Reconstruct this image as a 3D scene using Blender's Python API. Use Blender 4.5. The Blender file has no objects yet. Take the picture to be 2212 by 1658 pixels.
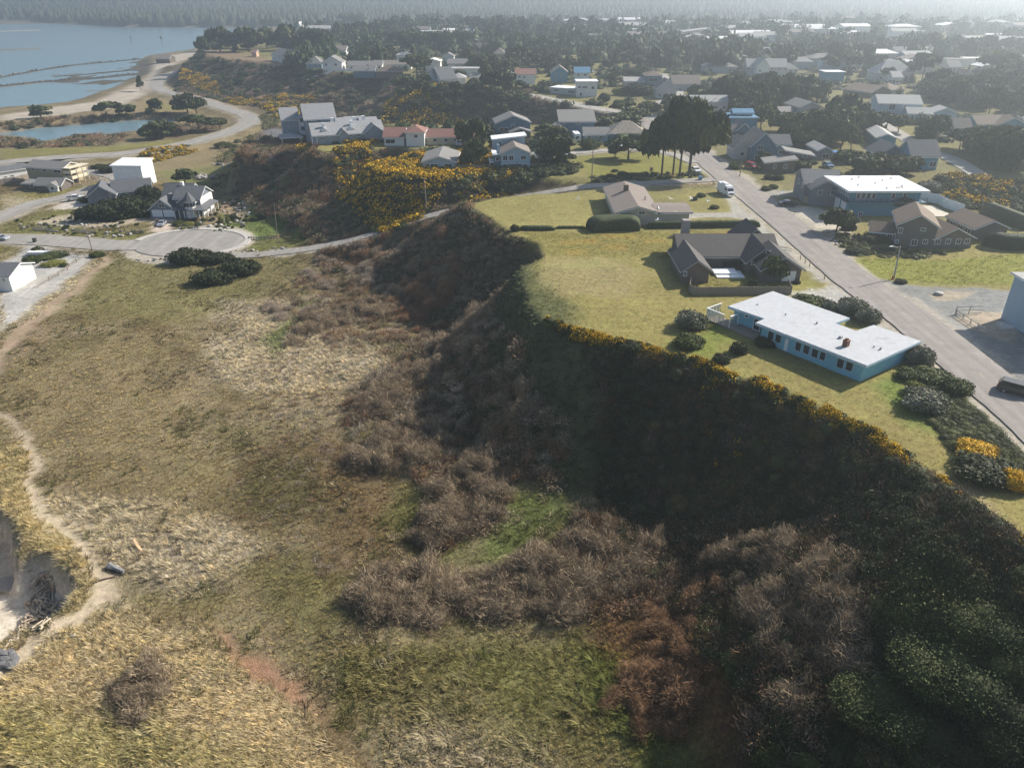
import bpy, bmesh, math, random
import numpy as np
from mathutils import Vector, Matrix
R = math.radians
random.seed(7); rng = np.random.default_rng(7)
sc = bpy.context.scene
COL = sc.collection

# ------------------------------------------------------------------ camera
CZ, PITCH, FPX = 68.0, R(28.2), 1600.0            # focal length in pixels of a 2212 px wide picture
cam = bpy.data.cameras.new('camera'); camo = bpy.data.objects.new('camera', cam); COL.objects.link(camo)
camo.location = (0, 0, CZ); camo.rotation_euler = (R(90) - PITCH, 0, 0)
cam.sensor_width = 36; cam.lens = 36 * FPX / 2212; cam.clip_end = 30000; cam.clip_start = 0.5
sc.camera = camo
# ------------------------------------------------------------------ sky, sun, exposure
SUN_EL = R(34); SUN_DIR = Vector((0.87, 0.50, 0)).normalized()
w = bpy.data.worlds.new('World'); sc.world = w; w.use_nodes = True
nt = w.node_tree; nt.nodes.clear()
sky = nt.nodes.new('ShaderNodeTexSky'); sky.sky_type = 'NISHITA'; sky.sun_disc = False
sky.sun_elevation = SUN_EL; sky.sun_rotation = math.atan2(SUN_DIR.x, SUN_DIR.y)
sky.air_density = 1.0; sky.dust_density = 1.0; sky.ozone_density = 1.5
bg = nt.nodes.new('ShaderNodeBackground'); bg.inputs[1].default_value = 0.075
wo = nt.nodes.new('ShaderNodeOutputWorld')
nt.links.new(sky.outputs[0], bg.inputs[0]); nt.links.new(bg.outputs[0], wo.inputs[0])
sl = bpy.data.lights.new('sun', 'SUN'); sl.energy = 5.0; sl.angle = R(0.5); sl.color = (1.0, 0.92, 0.80)
so = bpy.data.objects.new('sun', sl); COL.objects.link(so)
sdir = Vector((SUN_DIR.x * math.cos(SUN_EL), SUN_DIR.y * math.cos(SUN_EL), math.sin(SUN_EL)))
so.rotation_euler = sdir.to_track_quat('Z', 'Y').to_euler(); so.location = sdir * 500
sc.view_settings.view_transform = 'Standard'; sc.view_settings.look = 'None'
sc.view_settings.exposure = 0.93; sc.view_settings.gamma = 1
sc.cycles.max_bounces = 5; sc.cycles.diffuse_bounces = 2; sc.cycles.transparent_max_bounces = 8
sc.cycles.volume_bounces = 0; sc.cycles.use_denoising = True
HAZE_DENSITY = 0.00058

# ------------------------------------------------------------------ helpers
CROP = {0: (0, 0, 2500), 1: (0, 0, 700), 2: (600, 0, 700), 3: (1200, 0, 700), 4: (1800, 0, 700), 5: (0, 300, 700),
        6: (600, 230, 600), 7: (1100, 230, 600), 8: (1400, 400, 600), 9: (1700, 180, 800), 10: (1900, 380, 600),
        11: (1650, 680, 850), 12: (0, 1200, 899.2)}
def P(c, a, b):                                   # a point read off a zoomed view of the photo -> one common pixel frame
    x0, y0, w = CROP[c]; s = w / 2212
    return (.8848 * (x0 + a * s), .8848 * (y0 + b * s))
def at(u, v, z):                                  # the place at height z seen along a pixel of the photo
    x = (u - 1106) / FPX; y = (829 - v) / FPX
    dy = math.cos(PITCH) + y * math.sin(PITCH); dz = -math.sin(PITCH) + y * math.cos(PITCH)
    t = (z - CZ) / dz
    return (x * t, dy * t)
def tag(o, label=None, cat=None, group=None, kind=None):
    if label: o['label'] = label
    if cat: o['category'] = cat
    if group: o['group'] = group
    if kind: o['kind'] = kind
    return o
def empty(name, loc, rz=0, label=None, cat=None, group=None):
    o = bpy.data.objects.new(name, None); COL.objects.link(o)
    o.location = loc; o.rotation_euler = (0, 0, rz); o.empty_display_size = 0.5
    return tag(o, label, cat, group)
def link(name, me, parent=None, loc=(0, 0, 0)):
    o = bpy.data.objects.new(name, me); COL.objects.link(o); o.parent = parent; o.location = loc
    return o
def npmesh(name, V, F, mat, C=None, smooth=False):
    V = np.asarray(V, np.float32); F = np.asarray(F, np.int32); k = F.shape[1]
    me = bpy.data.meshes.new(name)
    me.vertices.add(len(V)); me.vertices.foreach_set('co', V.ravel())
    me.loops.add(F.size); me.loops.foreach_set('vertex_index', F.ravel())
    me.polygons.add(len(F)); me.polygons.foreach_set('loop_start', np.arange(0, F.size, k, dtype=np.int32))
    me.polygons.foreach_set('loop_total', np.full(len(F), k, np.int32))
    if smooth: me.polygons.foreach_set('use_smooth', np.ones(len(F), bool))
    me.update(calc_edges=True)
    if C is not None:
        a = me.attributes.new('Col', 'FLOAT_COLOR', 'POINT')
        C = np.asarray(C, np.float32)
        if C.shape[1] == 3: C = np.concatenate([C, np.ones((len(C), 1), np.float32)], 1)
        a.data.foreach_set('color', C.ravel())
    me.materials.append(mat)
    return me
class MB:                                         # collects polygons into one mesh
    def __init__(s): s.v = []; s.f = []
    def poly(s, pts):
        n = len(s.v); s.v += [tuple(p) for p in pts]; s.f.append(tuple(range(n, n + len(pts))))
    def prism(s, bot, top):
        n = len(s.v); k = len(bot); s.v += [tuple(p) for p in bot] + [tuple(p) for p in top]
        s.f.append(tuple(reversed(range(n, n + k)))); s.f.append(tuple(range(n + k, n + 2 * k)))
        for i in range(k):
            j = (i + 1) % k; s.f.append((n + i, n + j, n + k + j, n + k + i))
    def box(s, fr, x0, x1, y0, y1, z0, z1):
        q = [(x0, y0), (x1, y0), (x1, y1), (x0, y1)]
        s.prism([fr(x, y, z0) for x, y in q], [fr(x, y, z1) for x, y in q])
    def tube(s, a, b, r0, r1, n=8):
        a = Vector(a); b = Vector(b); d = (b - a).normalized()
        u = d.orthogonal().normalized(); v = d.cross(u)
        A = [a + (u * math.cos(t) + v * math.sin(t)) * r0 for t in [2 * math.pi * i / n for i in range(n)]]
        B = [b + (u * math.cos(t) + v * math.sin(t)) * r1 for t in [2 * math.pi * i / n for i in range(n)]]
        s.prism(A, B)
    def mesh(s, name, mat, bevel=0):
        me = bpy.data.meshes.new(name); me.from_pydata(s.v, [], s.f); me.materials.append(mat)
        bm = bmesh.new(); bm.from_mesh(me); bmesh.ops.recalc_face_normals(bm, faces=bm.faces)
        if bevel: bmesh.ops.bevel(bm, geom=bm.edges[:], offset=bevel, segments=2, affect='EDGES')
        bm.to_mesh(me); bm.free(); me.update(); return me
    def build(s, name, mat, parent=None, bevel=0):
        return link(name, s.mesh(name, mat, bevel), parent)
ident = lambda x, y, z: (x, y, z)

# ------------------------------------------------------------------ noise
_lat = rng.random((256, 256)).astype(np.float32)
def vn(x, y, s, k=0):
    x = np.asarray(x) / s + 37.3 * k; y = np.asarray(y) / s + 91.7 * k
    xi = np.floor(x).astype(int); yi = np.floor(y).astype(int); fx = x - xi; fy = y - yi
    fx = fx * fx * (3 - 2 * fx); fy = fy * fy * (3 - 2 * fy)
    g = lambda i, j: _lat[i & 255, j & 255]
    return (g(xi, yi) * (1 - fx) + g(xi + 1, yi) * fx) * (1 - fy) + (g(xi, yi + 1) * (1 - fx) + g(xi + 1, yi + 1) * fx) * fy
def fbm(x, y, s, k=0, o=3):
    r = 0; a = 1; t = 0
    for i in range(o): r = r + a * vn(x, y, s / 2 ** i, k + i); t += a; a *= .5
    return r / t * 2 - 1
def sst(a, b, x):
    t = np.clip((x - a) / (b - a), 0, 1); return t * t * (3 - 2 * t)
def sdist(X, Y, poly, closed=True):               # distance to a polyline; negative inside a closed one
    D = np.full(X.shape, 1e18); ins = np.zeros(X.shape, bool); n = len(poly)
    for i in range(n if closed else n - 1):
        x0, y0 = poly[i]; x1, y1 = poly[(i + 1) % n]
        dx, dy = x1 - x0, y1 - y0; L = dx * dx + dy * dy + 1e-12
        t = np.clip(((X - x0) * dx + (Y - y0) * dy) / L, 0, 1)
        D = np.minimum(D, (X - x0 - t * dx) ** 2 + (Y - y0 - t * dy) ** 2)
        if closed and abs(dy) > 1e-9:
            c = ((y0 > Y) != (y1 > Y)) & (X < (Y - y0) * dx / dy + x0); ins ^= c
    D = np.sqrt(D)
    return np.where(ins, -D, D) if closed else D
def inpoly(X, Y, poly): return sdist(np.asarray(X, float), np.asarray(Y, float), poly) < 0
def U(pts, z, crop=0):                            # picture outline -> world outline on height z
    return [at(*(P(crop, a, b) if crop else (a, b)), z) for a, b in pts]
def smooth_line(pts, step):
    pts = [np.array(p, float) for p in pts]; out = []
    for i in range(len(pts) - 1):
        p0 = pts[max(i - 1, 0)]; p1 = pts[i]; p2 = pts[i + 1]; p3 = pts[min(i + 2, len(pts) - 1)]
        n = max(2, int(np.linalg.norm((p2 - p1)[:2]) / step))
        for j in range(n):
            t = j / n
            out.append(.5 * ((2 * p1) + (p2 - p0) * t + (2 * p0 - 5 * p1 + 4 * p2 - p3) * t * t + (3 * p1 - p0 - 3 * p2 + p3) * t ** 3))
    out.append(pts[-1]); return np.array(out)

# ------------------------------------------------------------------ materials
def nodes(m): return m.node_tree.nodes, m.node_tree.links
_mats = {}
def mat(name, col, rough=.8, var=.12, scale=3.0, spec=.3, metal=0, bump=0, stripes=0):
    if name in _mats: return _mats[name]
    m = bpy.data.materials.new(name); m.use_nodes = True; N, L = nodes(m)
    b = N['Principled BSDF']; b.inputs['Roughness'].default_value = rough
    b.inputs['Specular IOR Level'].default_value = spec; b.inputs['Metallic'].default_value = metal
    g = N.new('ShaderNodeNewGeometry'); n = N.new('ShaderNodeTexNoise'); n.inputs['Scale'].default_value = scale
    n.inputs['Detail'].default_value = 5; n.inputs['Roughness'].default_value = .65
    L.new(g.outputs['Position'], n.inputs['Vector'])
    mx = N.new('ShaderNodeMix'); mx.data_type = 'RGBA'
    mx.inputs[6].default_value = (*[c * (1 - var) for c in col], 1); mx.inputs[7].default_value = (*[min(1, c * (1 + var)) for c in col], 1)
    r = N.new('ShaderNodeMapRange'); r.inputs[1].default_value = .3; r.inputs[2].default_value = .7
    L.new(n.outputs[0], r.inputs[0]); L.new(r.outputs[0], mx.inputs[0]); L.new(mx.outputs[2], b.inputs['Base Color'])
    if stripes:
        s = N.new('ShaderNodeSeparateXYZ'); L.new(g.outputs['Position'], s.inputs[0])
        q = N.new('ShaderNodeMath'); q.operation = 'MULTIPLY'; q.inputs[1].default_value = 1 / stripes; L.new(s.outputs[2], q.inputs[0])
        q2 = N.new('ShaderNodeMath'); q2.operation = 'FRACT'; L.new(q.outputs[0], q2.inputs[0])
        bp = N.new('ShaderNodeBump'); bp.inputs['Strength'].default_value = .8; bp.inputs['Distance'].default_value = .03
        L.new(q2.outputs[0], bp.inputs['Height']); L.new(bp.outputs[0], b.inputs['Normal'])
    elif bump:
        bp = N.new('ShaderNodeBump'); bp.inputs['Strength'].default_value = .6; bp.inputs['Distance'].default_value = bump
        L.new(n.outputs[0], bp.inputs['Height']); L.new(bp.outputs[0], b.inputs['Normal'])
    _mats[name] = m; return m
def colmat(name, rough=.85, trans=0, mul=1.0):
    m = bpy.data.materials.new(name); m.use_nodes = True; N, L = nodes(m)
    b = N['Principled BSDF']; b.inputs['Roughness'].default_value = rough; b.inputs['Specular IOR Level'].default_value = .15
    a = N.new('ShaderNodeAttribute'); a.attribute_name = 'Col'; L.new(a.outputs['Color'], b.inputs['Base Color'])
    if trans:
        t = N.new('ShaderNodeBsdfTranslucent'); L.new(a.outputs['Color'], t.inputs[0])
        mx = N.new('ShaderNodeMixShader'); mx.inputs[0].default_value = trans
        L.new(b.outputs[0], mx.inputs[1]); L.new(t.outputs[0], mx.inputs[2]); L.new(mx.outputs[0], N['Material Output'].inputs[0])
    return m
M_LEAF = colmat('foliage', .7, .06); M_GRASS = colmat('dry_grass', .9, .35); M_TWIG = colmat('bare_twigs', .9, .1); M_ROCK = colmat('rock')
M_BARK = mat('bark', (.09, .07, .055), .95, .3, 6)
M_GLASS = mat('window_glass', (.03, .04, .05), .08, .1, 1, .6)
M_WHITE = mat('white_paint', (.75, .76, .77), .6, .06, 2)
M_WOOD = mat('weathered_wood', (.26, .22, .18), .9, .3, 8)
M_POLE = mat('pole_wood', (.22, .19, .165), .9, .2, 6)
M_METAL = mat('grey_metal', (.35, .36, .37), .45, .1, 4, .5, .6)
M_RUBBER = mat('rubber', (.02, .02, .02), .8, .1)
def ground_material():
    m = bpy.data.materials.new('terrain_ground'); m.use_nodes = True; N, L = nodes(m)
    b = N['Principled BSDF']; b.inputs['Roughness'].default_value = .95; b.inputs['Specular IOR Level'].default_value = .1
    a = N.new('ShaderNodeAttribute'); a.attribute_name = 'Col'
    g = N.new('ShaderNodeNewGeometry')
    def noise(s, d=6, r=.7):
        n = N.new('ShaderNodeTexNoise'); n.inputs['Scale'].default_value = s; n.inputs['Detail'].default_value = d
        n.inputs['Roughness'].default_value = r; L.new(g.outputs['Position'], n.inputs['Vector']); return n
    n1, n2, n3 = noise(.09), noise(.9), noise(5)
    def rng_(n, lo, hi):
        r = N.new('ShaderNodeMapRange'); r.inputs[1].default_value = .3; r.inputs[2].default_value = .7
        r.inputs[3].default_value = lo; r.inputs[4].default_value = hi; L.new(n.outputs[0], r.inputs[0]); return r
    def mul(x, y):
        q = N.new('ShaderNodeMath'); q.operation = 'MULTIPLY'; L.new(x.outputs[0], q.inputs[0]); L.new(y.outputs[0], q.inputs[1]); return q
    f = mul(mul(rng_(n1, .82, 1.18), rng_(n2, .72, 1.28)), rng_(n3, .7, 1.3))
    hs = N.new('ShaderNodeHueSaturation'); L.new(a.outputs['Color'], hs.inputs['Color']); L.new(f.outputs[0], hs.inputs['Value'])
    r4 = rng_(noise(.35, 4), .485, .515); L.new(r4.outputs[0], hs.inputs['Hue'])
    L.new(hs.outputs[0], b.inputs['Base Color'])
    bp = N.new('ShaderNodeBump'); bp.inputs['Strength'].default_value = .7
    L.new(a.outputs['Alpha'], bp.inputs['Distance']); L.new(n3.outputs[0], bp.inputs['Height'])
    bp2 = N.new('ShaderNodeBump'); bp2.inputs['Strength'].default_value = .6
    q = N.new('ShaderNodeMath'); q.operation = 'MULTIPLY'; q.inputs[1].default_value = 2.5; L.new(a.outputs['Alpha'], q.inputs[0])
    L.new(q.outputs[0], bp2.inputs['Distance']); L.new(n2.outputs[0], bp2.inputs['Height']); L.new(bp.outputs[0], bp2.inputs['Normal'])
    L.new(bp2.outputs[0], b.inputs['Normal']); return m

# ------------------------------------------------------------------ terrain
def axis(lo, hi, c0, c1, d, k):
    a = [c0]
    while a[-1] < c1: a.append(a[-1] + d)
    while a[-1] < hi: a.append(a[-1] + max(d, (a[-1] - c1) * k + d))
    b = [c0]
    while b[-1] > lo: b.append(b[-1] - max(d, (c0 - b[-1]) * k + d))
    return np.array(sorted(b[1:]) + a)
XS = axis(-6000, 6000, -75, 75, .9, .013); YS = axis(-30, 9000, 36, 150, .8, .0075)
GX, GY = np.meshgrid(XS, YS)
Z1, Z0 = 20.0, 2.5
P1C = U([(2500, 1540), (2320, 1350), (2212, 1245), (2120, 1145), (2030, 1055), (1950, 993), (1870, 930), (1780, 890), (1700, 852), (1600, 818),
         (1500, 785), (1440, 763), (1390, 753), (1300, 738), (1220, 712), (1165, 690), (1140, 650), (1125, 610), (1128, 580), (1170, 556), (1165, 525),
         (1110, 508), (1075, 485), (1035, 458), (1003, 442), (1050, 430), (1150, 418), (1240, 408), (1300, 404)], Z1)
P2C = U([(1270, 396), (1200, 386), (1120, 380), (1050, 378), (1000, 387), (930, 388), (860, 384), (805, 373), (797, 362), (850, 345), (905, 333), (890, 322),
         (850, 318), (771, 325), (711, 331), (680, 322), (690, 300)], Z1) + U([(720, 250), (800, 262), (900, 268), (1000, 270), (1100, 272), (1240, 264), (1330, 262)], Z1) + \
      U([(1384, 250), (1330, 244), (1290, 238), (1200, 222), (1126, 204), (1150, 201), (1119, 190), (979, 196), (914, 179), (853, 162), (777, 160), (727, 155), (657, 146),
         (567, 134), (480, 127), (437, 118), (440, 105), (520, 88), (620, 72)], Z1)
P1W = P1C + [(-20, 212), (26, 222), (95, 222), (400, 220), (400, -60)]        # hidden inland edges joined below
ROADZ = {}
gully = [(*at(497, 551, 3.2), 3.2), (*at(560, 550, 3.4), 3.4), (*at(700, 532, 5), 5), (*at(790, 510, 7.5), 7.5), (*at(870, 485, 10.5), 10.5), (*at(945, 462, 13.5), 13.5)] + \
        [(*at(1150, 422, 17.2), 17.2), (*at(1260, 404, 19.6), 19.6), (*at(1400, 395, 20), 20), (*at(1545, 388, 20), 20)]
# merged plateau outline: P1 crest, gully mouth, then P2..P4 crest, then far inland
plateau = P1C + [at(1330, 400, Z1)] + P2C + [(-150, 900), (-150, 1200), (5900, 1200), (5900, -29), (60, -29)]
water = U([(0, 232), (95, 224), (134, 221), (168, 213), (238, 190), (255, 176), (294, 165), (290, 157), (300, 150), (285, 140), (308, 122), (398, 109), (434, 104), (520, 84), (580, 66), (570, 62)], 0) + \
        U([(532, 60), (263, 58), (174, 52), (0, 42)], 0) + [(-3500, 1500), (-3500, 300), (-400, 285)]
pond = U([(-60, 288), (0, 283), (78, 272), (168, 265), (280, 256), (406, 252), (392, 263), (340, 275), (316, 282), (244, 292), (168, 291), (98, 306), (28, 294), (-60, 302)], 1)
hollow = U([(-70, 1100), (0, 1119), (36, 1148), (47, 1180), (42, 1222), (72, 1203), (119, 1209), (155, 1249), (167, 1285), (151, 1321), (119, 1350), (97, 1364), (43, 1385), (0, 1411), (-90, 1440)], 2.5)
D = sdist(GX + 1.2 * fbm(GX, GY, 7, 3), GY + 1.2 * fbm(GX, GY, 7, 4), plateau) + np.where(GY < 125, .9 * fbm(GX, GY, 3.4, 130) + 1.3 * np.clip(fbm(GX, GY, 6, 131), 0, 1), 0)
D = np.where(GY > 2000, np.where(D < 0, -900.0, D), D)
far = sst(170, 500, GY)
W = 18 + 10 * sst(135, 190, GY + .3 * GX) + 16 * sst(330, 450, GY) + 5 * fbm(GX, GY, 25, 5)
W = W + 15 * sst(80, 55, GY) * (GX > 15)
s_ = np.clip(D / W, 0, 1)
prof = (1 - s_) ** (1.25 - .2 * sst(80, 55, GY)) * (1 - .12 * np.sin(s_ * math.pi)) 
flat = Z0 + 1.1 * fbm(GX, GY, 45, 1) + .55 * fbm(GX, GY, 9, 2) * (1 - .5 * far) + .38 * fbm(GX, GY, 3.2, 9) * (GY < 200) * sst(60, 40, GY * 0 + 50)
inl = Z1 + .35 * fbm(GX, GY, 60, 6) + .05 * fbm(GX, GY, 4, 7)
ribs = (1.5 + 2.6 * sst(165, 200, GY)) * fbm(GX + .4 * GY, GY * .6, 8 + 6 * (GY > 190), 8, 2) * np.sin(np.clip(s_, 0, 1) * math.pi) * (D > 0)
Hh = flat + (inl - flat) * np.where(D < 0, 1, prof) + ribs
Hh = Hh + 2.2 * sst(45, 14, D) * (D > 0) * sst(150, 130, GY) * (1 - (1 - s_) ** 2)
# spurs that stand below the rim
for (u, v, z, rx, ry, hh) in [(1980, 1430, 8, 14, 12, 4), (880, 262, 6, 28, 22, 9), (620, 230, 5, 30, 30, 3)]:
    cx, cy = at(u, v, z); Hh = Hh + hh * np.exp(-((GX - cx) / rx) ** 2 - ((GY - cy) / ry) ** 2) * (D > 0)
# hotel terrace
terr = U([(520, 330), (560, 285), (600, 272), (700, 262), (828, 299), (785, 301), (684, 311), (640, 330), (560, 338)], 16)
tz = sst(9, 0, sdist(GX, GY, terr)); Hh = Hh * (1 - tz) + 16 * tz
# garden terrace mounds, dunes in the near left
dn = sst(8, -8, sdist(GX, GY, U([(-200, 1400), (150, 1360), (300, 1330), (460, 1420), (700, 1640), (700, 1900), (-300, 1900)], 3)))
Hh = Hh + dn * (1.2 + 1.0 * fbm(GX, GY, 11, 12))
wd = sdist(GX + 3 * fbm(GX, GY, 20, 15), GY + 3 * fbm(GX, GY, 20, 16), water); k_ = sst(-12, 22, wd)
Hh = np.where(D > 0, -1.6 * (1 - k_) + Hh * k_, Hh)
wd2 = sdist(GX + fbm(GX, GY, 8, 15), GY, pond); k2 = sst(-6, 5, wd2); Hh = -1.2 * (1 - k2) + Hh * k2
hd = sdist(GX + .8 * fbm(GX, GY, 3, 17), GY + .8 * fbm(GX, GY, 3, 18), hollow); k3 = sst(-1.6, .3, hd); Hh = -1.2 * (1 - k3) + (Hh + 1.3 * sst(9, 0, hd)) * k3
# far shore and hills
fs = sst(1250, 1500, GY + .12 * GX); Hh = np.where((wd > 0) & (GY > 1150), Hh * (1 - fs) + fs * (4 + 3 * fbm(GX, GY, 200, 20)), Hh)
Hh = Hh + sst(1700, 4200, GY) * (95 + 45 * fbm(GX, GY, 900, 21)) * np.where(GX < 600, 1, np.clip(1 - (GX - 600) / 3000, .45, 1))
# mud banks and rock rows in the bay
banks = []
for pts, z, wdt in [([(0, 168), (80, 153), (160, 141), (250, 133), (300, 128)],   .5, 6), ([(0, 187), (80, 178), (210, 169), (290, 160)], .5, 10),
                    ([(120, 165), (200, 160), (280, 152)], .3, 7), ([(-60, 108), (0, 109), (60, 107), (86, 105)], .8, 7), ([(-60, 68), (0, 68), (78, 66)], .5, 14),
                    ([(160, 76), (240, 73)], .15, 5), ([(170, 52), (300, 56), (540, 60)], 1.2, 30), ([(190, 197), (270, 195)], .25, 5), ([(50, 218), (100, 217)], .1, 2)]:
    L_ = U(pts, 0); banks.append(L_); d_ = sdist(GX, GY, L_, False); m_ = sst(wdt * 1.8, wdt * .3, d_) * (GY > 150)
    Hh = np.maximum(Hh, m_ * (z + 2.2) - 2.2 + .25 * fbm(GX, GY, 6, 30) * m_)

reef = U([(60, 172), (180, 160), (262, 136), (330, 128), (330, 160), (290, 174), (230, 186), (120, 183)], 0); rm_ = sst(3, -6, sdist(GX, GY, reef)) * (GY > 150)
Hh = np.maximum(Hh, rm_ * (2.25 + .9 * fbm(GX, GY * .5, 16, 33)) - 2.2)
# roads: (name, material key, half width, centre line with heights)
def L3(pts, z): return [(*at(u, v, z), z) for u, v in pts]
rL = U([(1030, 0), (1490, 375), (1870, 700), (2212, 1040)], Z1, 11)
main_road = [(64, 20, Z1), (65.0, 60, Z1), (65.6, 80, Z1), (65.7, 96, Z1), (65.4, 112, Z1), (63.6, 131, Z1), (63.2, 168, Z1), (62.2, 200, Z1), (61.3, 237, Z1), (60.5, 262, Z1)] + \
            L3([(1455, 300), (1418, 278), (1400, 258), (1370, 243)], Z1)
bluff_road = L3([(1500, 290), (1440, 268), (1384, 247), (1297, 236), (1200, 216), (1126, 202), (1060, 196)], Z1)
inland_road = L3([(1384, 247), (1410, 225), (1455, 212)], Z1) + L3([(1465, 190), (1440, 172), (1432, 160)], Z1)
east_street = L3([(1905, 265), (1870, 250), (1835, 240), (1790, 235), (1770, 250)], Z1)
east_lane = L3([(2140, 395), (2060, 345), (1985, 320), (1960, 300), (1905, 268), (1880, 262)], Z1)
beach_road = L3([(-80, 372), (0, 352), (130, 340), (280, 330), (400, 310), (470, 292), (520, 275), (542, 262), (530, 248), (490, 235), (430, 215), (380, 203), (345, 193), (338, 180), (355, 165), (400, 150), (430, 138), (470, 120)], 4)
flat_road = L3([(-80, 500), (0, 470), (70, 440), (140, 425), (215, 402), (262, 392), (240, 378), (160, 365), (90, 352)], 3.2)
cul_road = L3([(-60, 515), (0, 516), (120, 520), (260, 530), (380, 524)], 3.2)
side_lane = L3([(1700, 500 - 38), (1600, 466), (1480, 468)], Z1)
cross_lane = L3([(1660, 400), (1700, 418), (1790, 425)], Z1)
house_lane = L3([(1500, 352), (1440, 330), (1350, 322), (1250, 330), (1170, 333), (1060, 330), (960, 335)], Z1)
ROADS = [('road', 'asphalt', 4.2, main_road), ('bluff_road', 'pale', 3.6, bluff_road), ('inland_road', 'pale', 2.8, inland_road), ('east_street', 'pale', 3.2, east_street),
         ('east_lane', 'pale', 3, east_lane), ('beach_road', 'asphalt2', 4.5, beach_road), ('neighbourhood_road', 'asphalt2', 3.4, flat_road), ('cul_de_sac_road', 'asphalt2', 4.6, cul_road),
         ('ravine_road', 'asphalt2', 2.3, gully), ('house_lane', 'pale', 1.9, house_lane)]
GR = {}
for nm, mk, hw, ln in ROADS:
    S = smooth_line(ln, 3.0); GR[nm] = S
    lo = S[:, :2].min(0) - hw - 12; hi = S[:, :2].max(0) + hw + 12
    js = np.where((XS > lo[0]) & (XS < hi[0]))[0]; is_ = np.where((YS > lo[1]) & (YS < hi[1]))[0]
    sl_ = (slice(is_[0], is_[-1] + 1), slice(js[0], js[-1] + 1)); X, Y = GX[sl_], GY[sl_]
    best = np.full(X.shape, 1e9); zz = np.zeros(X.shape)
    for i in range(len(S) - 1):
        (x0, y0, z0), (x1, y1, z1) = S[i], S[i + 1]; dx, dy = x1 - x0, y1 - y0
        t = np.clip(((X - x0) * dx + (Y - y0) * dy) / (dx * dx + dy * dy + 1e-9), 0, 1); d = np.hypot(X - x0 - t * dx, Y - y0 - t * dy)
        c = d < best; best = np.where(c, d, best); zz = np.where(c, z0 + t * (z1 - z0), zz)
    cell = np.maximum(X * 0 + 1.0, (Y - 150) * .0075)
    k = sst(hw + 1.5 * cell + (6 if nm in ('ravine_road',) else 4), hw + 1.0 * cell, best); Hh[sl_] = Hh[sl_] * (1 - k) + (zz - .10) * k
culc = at(395, 524, 3.2)
cd = np.hypot(GX - culc[0] - 2, GY - culc[1]); k = sst(19, 15, cd); Hh = Hh * (1 - k) + 3.1 * k
def hz(x, y):                                     # ground height, bilinear on the terrain sheet
    x = np.asarray(x, float); y = np.asarray(y, float)
    i = np.clip(np.searchsorted(XS, x) - 1, 0, len(XS) - 2); j = np.clip(np.searchsorted(YS, y) - 1, 0, len(YS) - 2)
    fx = np.clip((x - XS[i]) / (XS[i + 1] - XS[i]), 0, 1); fy = np.clip((y - YS[j]) / (YS[j + 1] - YS[j]), 0, 1)
    return (Hh[j, i] * (1 - fx) + Hh[j, i + 1] * fx) * (1 - fy) + (Hh[j + 1, i] * (1 - fx) + Hh[j + 1, i + 1] * fx) * fy
def G(u, v):                                      # where a pixel of the photo meets the ground
    x = (u - 1106) / FPX; y = (829 - v) / FPX
    dy = math.cos(PITCH) + y * math.sin(PITCH); dz = -math.sin(PITCH) + y * math.cos(PITCH)
    t = np.geomspace(30, 6000, 2500); g = hz(x * t, dy * t) - (CZ + dz * t)
    i = np.argmax(g > 0)
    if g[i] <= 0: i = len(t) - 1
    a, b = t[max(i - 1, 0)], t[i]
    for _ in range(12):
        m = (a + b) / 2
        if float(hz(x * m, dy * m)) > CZ + dz * m: b = m
        else: a = m
    return (x * b, dy * b, float(hz(x * b, dy * b)))
def GC(c, a, b): return G(*P(c, a, b))
# ------------------------------------------------------------------ ground colours (what grows or lies there)
WX = GX + 2.2 * fbm(GX, GY, 9, 40) + .8 * fbm(GX, GY, 2.5, 41); WY = GY + 2.2 * fbm(GX, GY, 9, 42) + .8 * fbm(GX, GY, 2.5, 43)
OLIVE = (.195, .155, .082); STRAW = (.36, .31, .23); TAN = (.275, .225, .145); BROWN = (.135, .092, .052); GREEN = (.085, .125, .024); LAWN = (.215, .188, .068)
DRYLAWN = (.21, .19, .07); DIRT = (.27, .205, .14); SAND = (.42, .37, .31); GRAVEL = (.34, .33, .31); DUSK = (.07, .06, .035); PAVE = (.28, .27, .26)
CH = np.zeros(GX.shape + (5,), np.float32)        # r g b, roughness of the turf, grass height
def lay(mask, col, bump=None, gh=None):
    m = mask[..., None]; CH[..., :3] = CH[..., :3] * (1 - m) + np.array(col) * m
    if bump is not None: CH[..., 3] = CH[..., 3] * (1 - mask) + bump * mask
    if gh is not None: CH[..., 4] = CH[..., 4] * (1 - mask) + gh * mask
lay(np.ones(GX.shape), OLIVE, .25, .30)
n1 = fbm(GX, GY, 30, 50); n2 = fbm(GX, GY, 7, 51); n3 = fbm(GX, GY, 14, 52)
lay(sst(-.1, .4, n2 + .3 * n1 + .3 * fbm(GX, GY, 2.5, 53)) * .8, TAN); lay(sst(.05, .5, n3) * .4, (.12, .12, .04)); lay(sst(.1, .5, -n2) * .6, BROWN); n5 = fbm(GX, GY, 3.6, 57); lay(sst(.12, .5, n5) * .55 * (GY < 260), (.10, .085, .048)); lay(sst(.15, .5, -n5) * .5 * (GY < 260), (.25, .215, .13))
inside = sst(.6, -.6, D)
town = inside * sst(150, 190, GY)
lay(inside, LAWN, .06, .10); lay(town, (.16, .145, .065), .2, 0)
lay(town * sst(.1, .5, fbm(GX, GY, 40, 55)), DRYLAWN); lay(town * sst(900, 1300, GY), (.09, .08, .04))
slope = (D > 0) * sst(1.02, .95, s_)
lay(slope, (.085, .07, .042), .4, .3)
lay(sst(1500, 1900, GY), (.035, .045, .02), 1, 0)
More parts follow.
